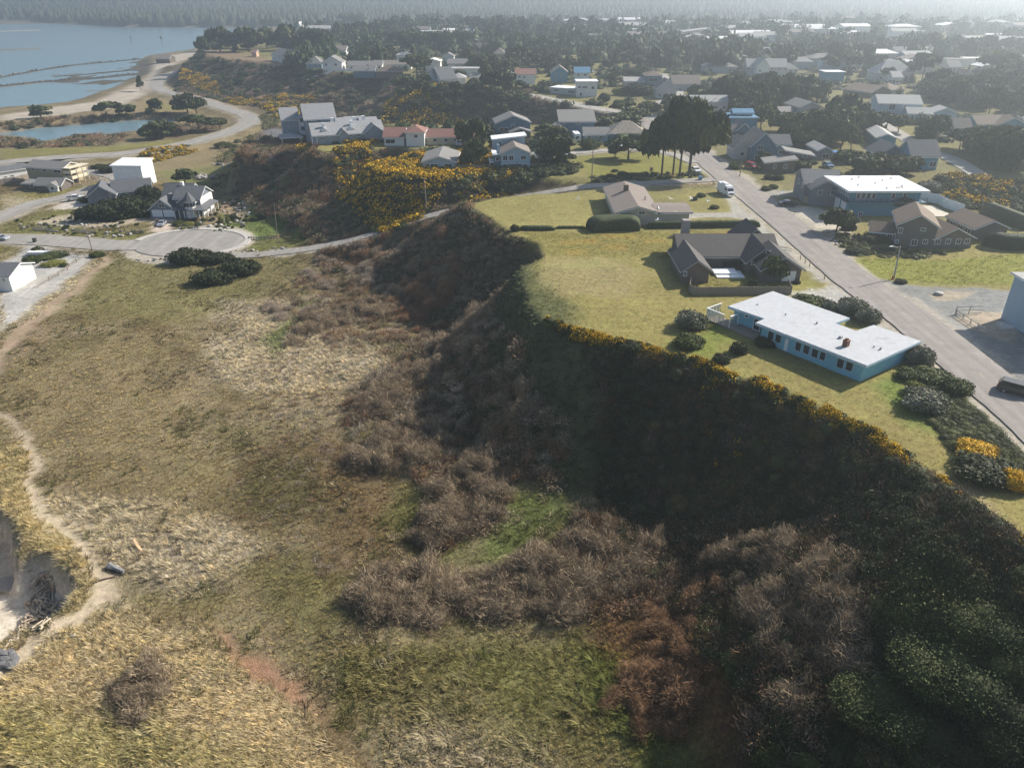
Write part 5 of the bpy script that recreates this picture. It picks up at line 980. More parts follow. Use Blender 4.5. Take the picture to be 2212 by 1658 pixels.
T1 = [
 (7, 1900, 725, 400, 470, 'umbrella', 0, 'tall straight cypress trunk, leftmost of the big group beside the street'), (7, 2000, 730, 400, 500, 'umbrella', 1, 'curved cypress trunk, second from left in the big group beside the street'),
 (7, 2060, 735, 440, 505, 'umbrella', 2, 'tall cypress trunk in the middle of the big group beside the street'), (8, 1040, 105, 560, 640, 'umbrella', 0, 'stout branching cypress at the right of the big group beside the street'),
 (6, 2050, 480, 310, 230, 'dome', 0, 'round dark pine with spreading limbs beside the red roofed house'), (6, 2060, 660, 270, 220, 'dome', 1, 'dark pine leaning over the wall of the white and blue cottage'),
 (7, 950, 650, 330, 270, 'dome', 2, 'large dark pine right of the tall blue house'), (7, 850, 620, 160, 130, 'wind', 1, 'small dark pine in front of the small tan house'), (7, 1030, 650, 170, 100, 'wind', 0, 'low spreading pine at the right end of the yard fence'),
 (7, 1600, 590, 380, 170, 'wind', 1, 'wide flat topped pine alone on the green field'), (7, 1480, 570, 200, 90, 'wind', 2, 'low wide pine skirt at the left of the flat topped pine'),
 (7, 870, 400, 260, 120, 'dome', 0, 'dark pine between the slate houses and the trailer'), (7, 1000, 420, 220, 110, 'wind', 0, 'low dark pine beside the white trailer'), (7, 1180, 320, 330, 110, 'dome', 1, 'spreading pine in front of the long sloping roof'),
 (7, 1340, 310, 330, 110, 'dome', 2, 'dark pine above the hip roofed blue house'), (7, 1560, 300, 360, 110, 'wind', 2, 'long dark pine crown behind the mottled roof'), (7, 1540, 180, 240, 110, 'umbrella', 1, 'umbrella shaped pine by the road junction'), (7, 1650, 240, 260, 110, 'dome', 0, 'dark pine beside the road junction'),
 (8, 1780, 1060, 270, 215, 'round', 0, 'bushy light topped pine inside the courtyard of the brown ranch house'), (10, 1070, 520, 250, 190, 'round', 1, 'brownish evergreen between the teal building and the shingle house'),
 (10, 520, 690, 290, 190, 'dome', 1, 'round dark evergreen at the front left of the shingle house'), (9, 440, 610, 100, 80, 'dome', 0, 'small dark pine beside the weathered modern house'),
 (9, 660, 640, 230, 60, 'wind', 1, 'low wide dark pine behind the grey gabled house'), (9, 1060, 690, 330, 120, 'wind', 2, 'low dark pine in front of the blue roofed shed'), (9, 1320, 695, 230, 120, 'dome', 2, 'dark pine in front of the blue garage'),
 (9, 1360, 400, 140, 100, 'round', 1, 'round dark tree at the bend of the lane'), (9, 1240, 370, 120, 90, 'round', 2, 'small round dark tree beside the lane'), (9, 1000, 330, 260, 90, 'dome', 1, 'wide dark pine beside the lane entrance'),
 (5, 1430, 470, 170, 100, 'round', 0, 'dark round bush tree behind the turret house'), (1, 1090, 700, 60, 85, 'tall', 0, 'single small conifer on the beach bank'), (1, 320, 910, 165, 75, 'dome', 2, 'dark wind clipped tree alone by the beach'),
 (1, 1200, 870, 120, 90, 'dome', 0, 'dark tree left of the group between beach and road'), (1, 1450, 870, 200, 120, 'dome', 1, 'dark tree clump between beach and road'), (1, 1520, 890, 180, 110, 'round', 2, 'dark shrub tree at the right of the beach clump'), (1, 830, 920, 180, 100, 'wind', 0, 'dark low tree on the far bank of the pond'),
 (1, 980, 890, 150, 70, 'dome', 2, 'dark tree on the far bank near the pond middle'), (1, 1250, 1060, 220, 110, 'dome', 1, 'dark tree on the near bank of the pond'), (1, 1540, 1020, 260, 110, 'wind', 1, 'long dark thicket tree between pond and road'), (1, 1130, 1080, 120, 80, 'round', 0, 'round dark tree at the near bank of the pond'), (1, 1700, 1000, 160, 70, 'wind', 2, 'low dark tree at the road end of the pond'),
 (1, 1700, 400, 190, 150, 'dome', 0, 'large dark pine at the tip of the far bluff'), (1, 1920, 400, 200, 150, 'round', 1, 'dark pine beside the orange walled house on the far bluff'), (1, 2100, 245, 150, 80, 'umbrella', 2, 'umbrella crowned pine against the water at the far point'), (1, 1580, 440, 110, 120, 'round', 0, 'dark bushy tree on the edge of the far bluff'), (1, 2060, 380, 190, 130, 'dome', 1, 'dark pine above the white terrace house on the far bluff'),
 (2, 320, 390, 170, 160, 'round', 1, 'large dark round pine at the left of the bluff grove'), (2, 470, 410, 180, 150, 'umbrella', 0, 'dark cypress with spreading crown on the far bluff'), (2, 590, 410, 190, 150, 'umbrella', 1, 'dark cypress left of the white gable ended house'),
 (2, 630, 235, 80, 75, 'round', 0, 'small round pine standing before the bay'), (2, 820, 240, 200, 110, 'umbrella', 2, 'broad umbrella cypress in the left haze'), (2, 1320, 580, 260, 140, 'umbrella', 0, 'wind shaped pine with open trunks in front of the white house'), (2, 1230, 700, 200, 110, 'dome', 2, 'dark pine on the bluff face left of the steep white gables'),
 (2, 1950, 720, 290, 160, 'dome', 0, 'big dark pine at the rim of the bluff gully'), (2, 1650, 620, 110, 70, 'round', 1, 'small dark pine beside the conical roofed house'), (2, 1850, 640, 140, 120, 'tall', 1, 'dark pointed tree beside the gully rim'), (2, 940, 600, 130, 80, 'dome', 1, 'dark pine at the rim beside the brown roofed house'), (2, 1380, 690, 180, 90, 'wind', 1, 'low dark pine below the steep white gables'),
 (4, 1420, 630, 190, 170, 'umbrella', 1, 'large windswept pine against the haze right of centre'), (4, 1940, 600, 330, 140, 'wind', 0, 'long leaning pine crown in the right haze'), (4, 1150, 640, 110, 90, 'wind', 1, 'dark bent pine in front of the hazy villa'), (4, 1340, 860, 70, 90, 'tall', 2, 'small conifer in front of the pale villa'),
]
for (c, bx, by, wp_, hp_, kind, vi, lab) in T1:
    tpx(c, bx, by, wp_, hp_, kind, vi, zb=None, label=lab, name='cypress_tree' if kind == 'umbrella' else 'pine_tree')
# long umbrella row of cypress in the middle distance
for i, bx in enumerate([1170, 1240, 1320, 1400, 1480, 1560, 1640, 1700]):
    tpx(2, bx, 385 + (i % 3) * 6, 130, 125, 'umbrella', i, label='flat crowned cypress standing in the long row above the bluff houses', group='cypresses in the long row', name='cypress_tree')
# woods of shore pine: (zone outline, how many, crown radius, height, kinds, label, group)
WOODS = [
 (9, [(460, 290), (640, 330), (960, 300), (1180, 400), (1190, 480), (940, 500), (760, 480), (560, 420), (430, 360)], 44, 5.4, 9.0, 'dome round', 'dark shore pine in the dense wood between the turquoise house and the lane', 'pines of the central wood'),
 (9, [(560, 490), (700, 440), (960, 520), (1180, 560), (1100, 600), (900, 600), (780, 560), (600, 520)], 12, 4.2, 6.0, 'dome wind', 'low dark pine in the hollow behind the grey gabled house', 'pines behind the grey gabled house'),
 (9, [(1420, 470), (1560, 430), (1900, 420), (2240, 440), (2260, 680), (1960, 660), (1680, 600), (1640, 500)], 54, 5.6, 8.8, 'dome wind', 'dark shore pine in the wood right of the steep roofed blue house', 'pines of the right wood'),
 (9, [(1360, 100), (1700, 60), (2240, 60), (2240, 300), (1900, 290), (1700, 210), (1500, 150)], 64, 6.0, 9.0, 'dome round', 'dark shore pine in the wood behind the grey blue villa', 'pines behind the villa'),
 (9, [(0, 230), (160, 200), (420, 130), (640, 130), (870, 160), (850, 260), (620, 240), (420, 290), (180, 280), (60, 280)], 44, 5.6, 9.5, 'dome round', 'dark shore pine beyond the turquoise house left of the triangular field', 'pines left of the field'),
 (3, [(0, 520), (380, 540), (740, 520), (1100, 560), (1400, 560), (2060, 560), (2060, 380), (1500, 360), (1000, 350), (360, 360), (0, 480)], 86, 6.2, 10, 'dome round umbrella', 'tall dark pine in the long wood across the middle of the town', 'pines of the town wood'),
 (3, [(380, 260), (980, 230), (980, 330), (400, 340)], 20, 8, 14, 'umbrella round', 'big hazy cypress in the grove behind the town wood', 'cypresses of the far grove'),
 (2, [(940, 240), (1380, 230), (1360, 290), (960, 300)], 14, 8, 14, 'umbrella round', 'hazy cypress left of the far town grove', 'cypresses of the left far grove'),
 (2, [(700, 250), (900, 260), (900, 330), (680, 360)], 14, 7, 12, 'umbrella round', 'dark cypress in the grove behind the bluff houses', 'cypresses behind the bluff houses'),
 (2, [(1700, 250), (2200, 260), (2200, 320), (1900, 380), (1700, 300)], 20, 8, 15, 'umbrella dome', 'dark cypress in the hazy grove right of the long row', 'cypresses right of the row'),
 (2, [(880, 440), (1180, 440), (1180, 510), (900, 490)], 9, 5, 9, 'dome round', 'dark pine between the manor and the arched roof house', 'pines beside the manor'),
 (2, [(1400, 460), (1700, 470), (2100, 460), (2160, 560), (1820, 600), (1700, 480)], 16, 5.2, 8, 'dome round', 'dark pine behind the white bluff cottages', 'pines behind the bluff cottages'),
 (1, [(1600, 400), (1900, 330), (2190, 330), (2100, 400), (1800, 430)], 10, 5.5, 9, 'round dome', 'dark tree in the grove on the far bluff point', 'trees of the bluff point'),
 (4, [(260, 420), (600, 430), (860, 400), (1080, 470), (1100, 560), (600, 560), (380, 540)], 22, 6.5, 10, 'dome umbrella', 'hazy dark pine in the belt left of the hazy villa', 'pines in the left haze'),
 (4, [(1280, 380), (1700, 400), (2200, 420), (2200, 480), (1500, 470)], 16, 7, 12, 'umbrella round', 'pale hazy cypress in the far right belt', 'cypresses in the right haze'),
 (3, [(1130, 800), (1260, 780), (1500, 760), (1700, 800), (2200, 720), (2200, 900), (1700, 930), (1480, 930), (1200, 900)], 40, 4.6, 7.5, 'dome round', 'x', 'pines right of the road junction'),
 (3, [(900, 600), (1180, 600), (1180, 720), (930, 700)], 9, 4, 6, 'dome round', 'x', 'pines left of the bay window house'),
 (3, [(380, 540), (740, 540), (760, 640), (700, 660), (600, 560), (400, 580)], 12, 4.5, 8, 'dome round', 'x', 'pines behind the blue gable'),
 (4, [(1000, 540), (1300, 540), (1320, 620), (1050, 720)], 8, 4.5, 7, 'dome round', 'x', 'pines before the hazy villa'),
 (2, [(1150, 620), (1400, 700), (1600, 700), (1750, 660), (2000, 680), (2150, 700), (2000, 770), (1700, 770), (1300, 760)], 24, 4.4, 6, 'dome wind', 'x', 'pines on the gully rim'),
 (9, [(1150, 560), (1440, 600), (1440, 700), (1180, 700), (1080, 640)], 9, 4, 5.5, 'dome wind', 'x', 'pines before the blue garage'),
 (9, [(380, 560), (470, 560), (620, 600), (600, 640), (430, 620)], 4, 2.6, 3.6, 'dome wind', 'x', 'pines by the gabled villa'),
]
def near_foot(x, y, r, fl=None): return any((x - a) ** 2 + (y - b_) ** 2 < (r * .75 + c) ** 2 for a, b_, c in (fl or FOOT))
BFOOT = list(FOOT[:]); ROADPTS = np.concatenate([GR[n][:, :2] for n in GR if n not in ('ravine_road',)])
def hides(x, y, r, h, z):
    u, v1 = proj(x, y, z); v0 = proj(x, y, z + h)[1]; w_ = r * FPX / math.hypot(x, y)
    for a, b_, c, d_, yy in RECT:
        if y < yy and u + w_ * .8 > a and u - w_ * .8 < b_ and v0 < d_ - (d_ - c) * .5 and v1 > c: return True
    return False
SPOTS = []
for (c, poly, n, rad, h, kinds, lab, grp) in WOODS:
    pw = U(poly, Z1, c); a = np.array(pw); lo, hi = a.min(0), a.max(0); got = []; kinds = kinds.split(); tries = 0
    while len(got) < n and tries < n * 60:
        tries += 1; x, y = rng.uniform(lo, hi)
        if not inpoly(np.array([x]), np.array([y]), pw)[0]: continue
        r = rad * rng.uniform(.75, 1.35); hh = h * rng.uniform(.8, 1.35); z = float(hz(x, y))
        if z < 9 or any((x - p) ** 2 + (y - q) ** 2 < (r * .85) ** 2 for p, q in got) or near_foot(x, y, r, BFOOT): continue
        if np.min((ROADPTS[:, 0] - x) ** 2 + (ROADPTS[:, 1] - y) ** 2) < (r + 3) ** 2 or hides(x, y, r, hh, z): continue
        got.append((x, y)); SPOTS.append((math.hypot(x, y), x, y, r, hh, kinds[len(got) % len(kinds)], len(got), grp))
SPOTS.sort(); MARK = [(*proj(*r_.location[:]), n_.replace('_', ' ')) for n_, r_ in [(k, v.root) for k, v in VROOT.items()] + [('teal_block', bpy.data.objects['block_house']), ('shingle_outbuilding', bpy.data.objects['shop_house'])]]
ORD = ['nearest', 'second', 'third', 'fourth', 'fifth', 'sixth', 'seventh', 'eighth', 'ninth', 'tenth', 'eleventh', 'twelfth', 'thirteenth', 'fourteenth', 'fifteenth', 'sixteenth']
SHP = {'dome': 'wide crowned', 'wind': 'wind swept', 'umbrella': 'flat topped', 'round': 'rounded', 'tall': 'pointed'}; rank = {}; FARS = []
for i, (dd, x, y, r, hh, kind, vi, grp) in enumerate(SPOTS):
    if i >= 268: FARS.append((x, y, r, hh, kind, vi)); continue
    u, v_ = proj(x, y, 20); m = min(MARK, key=lambda q: (q[0] - u) ** 2 + 4 * (q[1] - v_) ** 2); du, dv = m[0] - u, m[1] - v_
    side = ('left of' if du > 0 else 'right of') if abs(du) > 2 * abs(dv) else ('behind' if dv > 0 else 'in front of')
    key = (SHP[kind], side, m[2]); k = rank.get(key, 0); rank[key] = k + 1
    lab = '%s pine tree, %s, %s the %s' % (SHP[kind], 'the ' + ORD[min(k, 15)] + (' from the camera' if k else ' to the camera'), side, m[2])
    tree(x, y, r, hh, kind, vi, label=lab, group=grp)
print('trees', NT, 'far', len(FARS))

# --- merged ground cover
def replicate(T, pos, sc_, rz, tint, zs=None, mat_=None, lean=None):
    V, F, C = T; n = len(pos); c, s = np.cos(rz), np.sin(rz); k = len(V)
    X = V[None, :, 0] * c[:, None] - V[None, :, 1] * s[:, None]; Y = V[None, :, 0] * s[:, None] + V[None, :, 1] * c[:, None]; Z = np.repeat(V[None, :, 2], n, 0)
    O = np.stack([X * sc_[:, None], Y * sc_[:, None], Z * (zs if zs is not None else sc_)[:, None]], -1)
    if lean is not None: O[..., 0] += O[..., 2] * lean[:, 0][:, None]; O[..., 1] += O[..., 2] * lean[:, 1][:, None]
    O += pos[:, None, :]
    return O.reshape(-1, 3), (F[None] + (np.arange(n) * k)[:, None, None]).reshape(-1, F.shape[1]), (C[None] * tint[:, None, :]).reshape(-1, 3)
def sample_poly(poly, n, k=4):
    a = np.array(poly); lo, hi = a.min(0), a.max(0); q = rng.uniform(lo, hi, (int(n * k), 2)); q = q[inpoly(q[:, 0], q[:, 1], poly)]; return q[:n]
def stuff(name, label, data, mat_):
    V, F, C = join(data); o = link(name, npmesh(name, V, F, mat_, C)); tag(o, label, name.replace('_', ' '), kind='stuff'); return o
def tuft(nb, spread, wid, curl):                  # a tussock of narrow bent blades, unit height
    V = []; F = []; C = []
    for i in range(nb):
        a = rng.uniform(0, 6.28); r = rng.uniform(0, spread * .4); o = rng.uniform(.3, 1) * curl; hh = rng.uniform(.55, 1); ca, sa = math.cos(a), math.sin(a)
        b0 = np.array([r * ca, r * sa, -.05]); m = b0 + [o * .4 * ca, o * .4 * sa, hh * .65]; t = b0 + [o * ca, o * sa, hh * rng.uniform(.7, 1)]; w_ = np.array([-sa, ca, 0]) * wid
        n = len(V); V += [b0 - w_, b0 + w_, m + w_ * .8, m - w_ * .8, t + w_ * .15, t - w_ * .15]; F += [(n, n + 1, n + 2, n + 3), (n + 3, n + 2, n + 4, n + 5)]
        k = rng.uniform(.65, 1.4); C += [(k, k, k * rng.uniform(.8, 1.1))] * 6
    return np.array(V), np.array(F), np.array(C)
TUFT = [tuft(12, 1.0, .036, .65) for _ in range(6)]; FT = [tuft(7, 1.1, .08, .9) for _ in range(4)]
def turf(n, y0, y1, temps, hs, ws, fov=.74):
    y = y0 + (y1 - y0) * rng.uniform(0, 1, n) ** 1.35; x = rng.uniform(-1, 1, n) * (.71 * (y * .881 + 31) + 3)
    gh = samp(x, y, 4); z = hz(x, y); cl = .5 + .35 * fbm(x, y, 5, 80) + .35 * fbm(x, y, 1.7, 84); keep = (gh > .09) & (z > .6) & (rng.uniform(0, 1, n) < .25 + gh * 1.4 * (cl + .3)); rd = np.array([1e9] * n)
    for x0, y0_, r in BFOOT:
        if y0_ < 330: keep &= (x - x0) ** 2 + (y - y0_) ** 2 > (r * .8) ** 2
    x, y, z, gh, cl = x[keep], y[keep], z[keep], gh[keep], cl[keep]
    col = np.stack([samp(x, y, i) for i in range(3)], 1); out = []; idx = rng.integers(0, len(temps), len(x)); hgt = gh * hs * rng.uniform(.6, 1.35, len(x)) * (.6 + .8 * cl)
    dry = rng.uniform(0, 1, (len(x), 1)); tint = col * (1.6 + .7 * (dry - .3)) * np.where(dry > .8, np.array([[1.3, 1.24, 1.12]]), 1)
    for k in range(len(temps)):
        m = idx == k; q = np.stack([x[m], y[m], z[m]], 1); w_ = (.35 + gh[m] * .9) * ws * rng.uniform(.6, 1.4, m.sum()) * (y[m] / 75) ** .55
        lean = np.stack([-.3 + .4 * fbm(x[m], y[m], 14, 81), -.2 + .5 * fbm(x[m], y[m], 11, 82)], 1)
        out.append(replicate(temps[k], q, w_, rng.uniform(0, 6.28, m.sum()), tint[m], hgt[m], lean=lean))
    return out
stuff('dry_grass', 'tussocks of dry tan and olive grass over the dunes and meadow', turf(185000, 38, 280, TUFT, 1.15, .8), M_GRASS)

def near_weeds():
    n = 30000; y = 40 + 190 * rng.uniform(0, 1, n) ** 1.2; x = rng.uniform(-1, 1, n) * (.71 * (y * .881 + 31) + 3); gh = samp(x, y, 4); cl = fbm(x, y, 9, 140) + .6 * fbm(x, y, 2.6, 141); k = (gh > .14) & (sdist(x, y, plateau) > 8) & (cl > .12) & (rng.uniform(0, 1, n) < .75)
    x, y, gh = x[k], y[k], gh[k]; n = len(x); idx = rng.integers(0, 5, n); z = hz(x, y); col = np.stack([samp(x, y, i) for i in range(3)], 1); pk = fbm(x, y, 6, 142)[:, None]
    c = np.where(pk > .1, np.array([[.10, .078, .05]]), np.where(pk < -.15, np.array([[.085, .095, .035]]), np.array([[.30, .255, .17]]))) * .75 + col * .35; out = []
    for q in range(5):
        m = idx == q; s_w = rng.uniform(.45, 1.1, m.sum()); out.append(replicate(WT[q], np.stack([x[m], y[m], z[m] - .02], 1), s_w, rng.uniform(0, 6.28, m.sum()), c[m] * rng.uniform(.8, 1.4, (m.sum(), 1)), rng.uniform(.25, .6, m.sum()) * (1 + gh[m])))
    stuff('meadow_weeds', 'brown and olive weed clumps mottling the meadow grass', out, M_GRASS)
    n = 9000; y = 40 + 80 * rng.uniform(0, 1, n); x = rng.uniform(-1, 1, n) * (.71 * (y * .881 + 31) + 3); gh = samp(x, y, 4); cl = fbm(x, y, 4, 143); k = (gh > .42) & (sdist(x, y, plateau) > 8) & (cl > -.1); x, y, gh = x[k], y[k], gh[k]; n = len(x); idx = rng.integers(0, 4, n); z = hz(x, y); col = np.stack([samp(x, y, i) for i in range(3)], 1); out = []
    for q in range(4):
        m = idx == q; lean = np.stack([-.55 + .3 * fbm(x[m], y[m], 14, 81), -.25 + .3 * fbm(x[m], y[m], 11, 82)], 1)
        out.append(replicate(BT[q], np.stack([x[m], y[m], z[m]], 1), rng.uniform(.7, 1.3, m.sum()), rng.uniform(0, 6.28, m.sum()), col[m] * rng.uniform(1.3, 2.2, (m.sum(), 1)), rng.uniform(.6, 1.1, m.sum()), lean=lean))
    stuff('dune_grass', 'long wind bent clumps of pale dune grass', out, M_GRASS)
WT = [tuft(16, 1.2, .05, .7) for _ in range(5)]; BT = [tuft(30, 1.0, .03, .8) for _ in range(4)]
near_weeds()
# --- bare shrubs: domes of thin twigs
def twigs(n, wid, base, zk=.9, npth=8):
    V = []; F = []; C = []; st = rng
    d = rdir(n, .02); az = np.arctan2(d[:, 1], d[:, 0]); r = st.uniform(.55, 1.05, n) * (1 + .2 * np.sin(3 * az + st.uniform(0, 6)) + .12 * np.sin(7 * az + st.uniform(0, 6)) * (1 - d[:, 2])); tip = d * r[:, None] * [1, 1, zk]
    L_ = st.uniform(.16, .34, n)[:, None]; dr = d * [.8, .8, .5] + [0, 0, .6] + st.normal(size=(n, 3)) * .45; dr /= np.linalg.norm(dr, axis=1)[:, None]; b_ = tip - dr * L_
    sd = np.cross(dr, st.normal(size=(n, 3))); sd /= np.linalg.norm(sd, axis=1)[:, None]; w_ = wid * st.uniform(.6, 1.4, n)[:, None]
    V1 = np.stack([b_ - sd * w_, b_ + sd * w_, tip + sd * w_ * .3, tip - sd * w_ * .3], 1).reshape(-1, 3)
    m = n // 10; d2 = d[:m] * .75; s2 = np.cross(d2, [0, 0, 1.0]); s2 /= np.linalg.norm(s2, axis=1)[:, None] + 1e-6; z0 = np.zeros((m, 3)); w2 = wid * 1.8
    V2 = np.stack([z0 - s2 * w2, z0 + s2 * w2, d2 * [1, 1, zk] + s2 * w2 * .5, d2 * [1, 1, zk] - s2 * w2 * .5], 1).reshape(-1, 3)
    k = np.repeat(st.uniform(.55, 1.5, n), 4)[:, None]; C = np.concatenate([np.array(base) * k, np.tile(np.array(base) * .8, (4 * m, 1))])
    V = np.concatenate([V1, V2]); return V, np.arange(len(V)).reshape(-1, 4), C
GREYB = (.30, .235, .16); REDB = (.27, .165, .095); PALEB = (.36, .295, .225); DARKB = (.15, .112, .072)
SH = {}
for k, base in (('grey', GREYB), ('red', REDB), ('pale', PALEB)):
    for vi in range(3):
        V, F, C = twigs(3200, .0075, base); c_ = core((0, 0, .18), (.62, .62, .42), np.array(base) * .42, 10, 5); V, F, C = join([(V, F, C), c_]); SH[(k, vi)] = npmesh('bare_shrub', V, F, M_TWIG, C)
def shrub(x, y, r, h, kind, label, group, vi=0, name='bare_shrub'):
    o = link(name, SH[(kind, vi % 3)]); o.location = (x, y, float(hz(x, y)) - .12 * h); o.scale = (r, r * rng.uniform(.8, 1.1), h); o.rotation_euler = (0, 0, rng.uniform(0, 6.28)); return tag(o, label, 'shrub', group)
THK = [
 ([(720, 720), (620, 742), (610, 700), (700, 665), (830, 640), (930, 600), (900, 660), (800, 710)], 26, 2.1, 1.9, 'grey', 'leafless grey shrub between meadow and left slope', 'shrubs of the upper strip'),
 ([(740, 905), (760, 860), (850, 820), (960, 760), (1050, 700), (1060, 740), (1000, 800), (940, 850), (870, 900), (800, 930)], 34, 2.3, 2.2, 'grey', 'leafless brown shrub in the thicket below the bluff nose', 'shrubs of the diagonal thicket'),
 ([(640, 600), (700, 560), (840, 550), (900, 575), (820, 610), (700, 625)], 22, 1.9, 1.5, 'pale', 'pale leafless shrub on the meadow near the ravine road', 'pale shrubs near the ravine road'),
 ([(560, 660), (660, 640), (700, 690), (600, 700)], 8, 1.7, 1.3, 'pale', 'small pale shrub amid the straw coloured grass', 'pale shrubs in the straw'),
 ([(870, 905), (960, 910), (985, 960), (900, 1015), (770, 1030), (780, 990)], 14, 2.3, 2.2, 'grey', 'leafless grey shrub left of the shaded slope foot', 'shrubs left of the slope foot'),
 ([(930, 1085), (960, 1030), (1040, 1000), (1100, 1030), (1110, 1080), (1050, 1130), (960, 1180), (900, 1160), (910, 1110)], 18, 2.5, 2.5, 'grey', 'domed leafless shrub left of the green patch', 'shrubs beside the green patch'),
 ([(1070, 950), (1150, 930), (1160, 990), (1080, 990)], 4, 2.4, 2.8, 'grey', 'tall grey shrub in the shade above the green patch', 'shaded tall shrubs'),
 ([(770, 1265), (830, 1225), (950, 1235), (1010, 1285), (960, 1325), (880, 1355), (800, 1310)], 14, 2.5, 2.4, 'grey', 'leafless shrub of the round clump in the meadow', 'shrubs of the round clump'),
 ([(1030, 1295), (1080, 1240), (1180, 1185), (1320, 1160), (1420, 1200), (1380, 1280), (1250, 1325), (1110, 1325)], 30, 2.5, 2.5, 'grey', 'leafless shrub of the thicket below the green patch', 'shrubs of the wide thicket'),
 ([(1500, 1230), (1680, 1280), (1800, 1430), (1830, 1600), (1700, 1680), (1640, 1500), (1590, 1330)], 26, 2.2, 2.3, 'grey', 'grey bare shrub on the band below the dark slope', 'grey shrubs at the slope foot'),
 ([(1310, 1500), (1400, 1450), (1500, 1500), (1480, 1600), (1380, 1580)], 12, 2.1, 1.8, 'red', 'reddish brown bare shrub near the lower photo edge', 'reddish shrubs near the lower edge'),
 ([(1400, 1290), (1560, 1300), (1620, 1440), (1520, 1500), (1400, 1400)], 18, 1.9, 1.5, 'red', 'low reddish brown shrub between thicket and slope foot', 'reddish shrubs by the silvery band'),
 ([(218, 1490), (260, 1455), (330, 1455), (360, 1490), (300, 1560), (230, 1575)], 5, 2.2, 1.9, 'grey', 'dark bare shrub of the clump in the dune grass', 'shrubs of the lone dune clump'),
 ([(840, 640), (960, 590), (1010, 640), (960, 720), (880, 740)], 20, 2.2, 2.0, 'red', 'brown leafless shrub at the base of the left slope', 'shrubs at the left slope base'),
]
NB = 0
for poly, n, r, h, kind, lab, grp in THK:
    pw = U(poly, Z0 + .5); got = []; tries = 0
    while len(got) < n and tries < 60 * n:
        tries += 1; q = sample_poly(pw, 1, 30)
        if len(q) == 0 or any((q[0][0] - a) ** 2 + (q[0][1] - b_) ** 2 < (r * .75) ** 2 for a, b_ in got): continue
        got.append(tuple(q[0])); NB += 1; s = rng.uniform(.8, 1.55); shrub(q[0][0], q[0][1], r * s, h * s * rng.uniform(.8, 1.15), kind, lab, grp, len(got))
print('bare shrubs', NB)

# --- slope scrub (uncountable)
LT = {k: [twigs(150, .03, np.ones(3)) for _ in range(4)] for k in 'b'}
def leafdome(n, size, zk=.8, withcore=True):
    d = rdir(n, .0); k = rng.uniform(.8, 1.1, (n, 1)); c = np.ones((n, 3)) * rng.uniform(.6, 1.4, (n, 1)); q = [cards(d * k * [1, 1, zk], d, np.full(n, size), c)]
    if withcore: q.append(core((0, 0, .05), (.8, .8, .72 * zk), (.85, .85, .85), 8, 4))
    return join(q)
LG = [leafdome(90, .13) for _ in range(4)]; LGN = [leafdome(360, .05) for _ in range(4)]
def spray(xy, temps, r, h, cols, dz=-.1, jitter=.45):
    z = hz(xy[:, 0], xy[:, 1]); idx = rng.integers(0, len(temps), len(xy)); out = []
    for k in range(len(temps)):
        m = idx == k
        if not m.any(): continue
        s = r[m] * rng.uniform(1 - jitter, 1 + jitter, m.sum()); out.append(replicate(temps[k], np.stack([xy[m, 0], xy[m, 1], z[m] + dz], 1), s, rng.uniform(0, 6.28, m.sum()), cols[m], h[m] * rng.uniform(.7, 1.3, m.sum())))
    return out
def Dd(x, y): return sdist(x + 1.2 * fbm(x, y, 7, 3), y + 1.2 * fbm(x, y, 7, 4), plateau) + np.where(y < 125, .9 * fbm(x, y, 3.4, 130) + 1.3 * np.clip(fbm(x, y, 6, 131), 0, 1), 0)
def slope_pts(poly, n, z=10, d0=.2, d1=30):
    q = sample_poly(poly, n * 2, 4); d = Dd(q[:, 0], q[:, 1]); q = q[(d > d0) & (d < d1)]
    rv = GR['ravine_road'][:, :2]; dd = sdist(q[:, 0], q[:, 1], [tuple(p) for p in rv], False); q = q[dd > 3.4]; return q[:n]
GB1 = [(745, 430), (800, 395), (880, 385), (960, 388), (1060, 375), (1080, 385), (1040, 425), (980, 445), (900, 478), (830, 480), (780, 455)]; GB2 = [(815, 262), (850, 225), (920, 222), (970, 245), (1010, 265), (900, 275)]
def slope_cover(name, label, poly, n, mix, r, h, z=10, d1=30, temps=None, d0=.2):
    q = slope_pts(U(poly, z), n, z, d0, d1)
    for gp, gz in ((GB1, 12), (GB2, 10)): q = q[~inpoly(q[:, 0], q[:, 1], U(gp, gz))]
    n = len(q); nz = fbm(q[:, 0], q[:, 1], 9, 90) + .5 * rng.normal(size=n) * .5
    cum = np.cumsum([m[1] for m in mix]); pick = np.searchsorted(cum / cum[-1], np.clip((nz + 1) / 2 + .12 * rng.normal(size=n), 0, .999)); out = []
    for i, (col, w_, tp) in enumerate(mix):
        m = pick == i
        if m.any():
            k = rng.uniform(.75, 1.3, (m.sum(), 1)); out += spray(q[m], tp, np.full(m.sum(), r), np.full(m.sum(), h), np.array(col) * k * rng.uniform(.93, 1.07, (m.sum(), 3)))
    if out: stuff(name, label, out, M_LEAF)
TWG = LT['b']; TW2 = [twigs(260, .018, np.ones(3), .95) for _ in range(4)]; DKG = (.052, .062, .028); MDG = (.09, .10, .036)
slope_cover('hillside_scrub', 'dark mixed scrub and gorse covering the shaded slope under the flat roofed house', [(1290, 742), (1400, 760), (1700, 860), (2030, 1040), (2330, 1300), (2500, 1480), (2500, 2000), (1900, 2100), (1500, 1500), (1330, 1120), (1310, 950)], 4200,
            [((.14, .085, .05), .20, TW2), ((.032, .042, .018), .28, LGN), ((.16, .125, .09), .20, TW2), ((.06, .072, .026), .14, LGN), ((.10, .075, .03), .10, LGN), ((.085, .065, .042), .12, TW2)], 1.35, 1.5, 12, 26, d0=.9)  # plant colours scaled down here so the shaded bluff reads darker
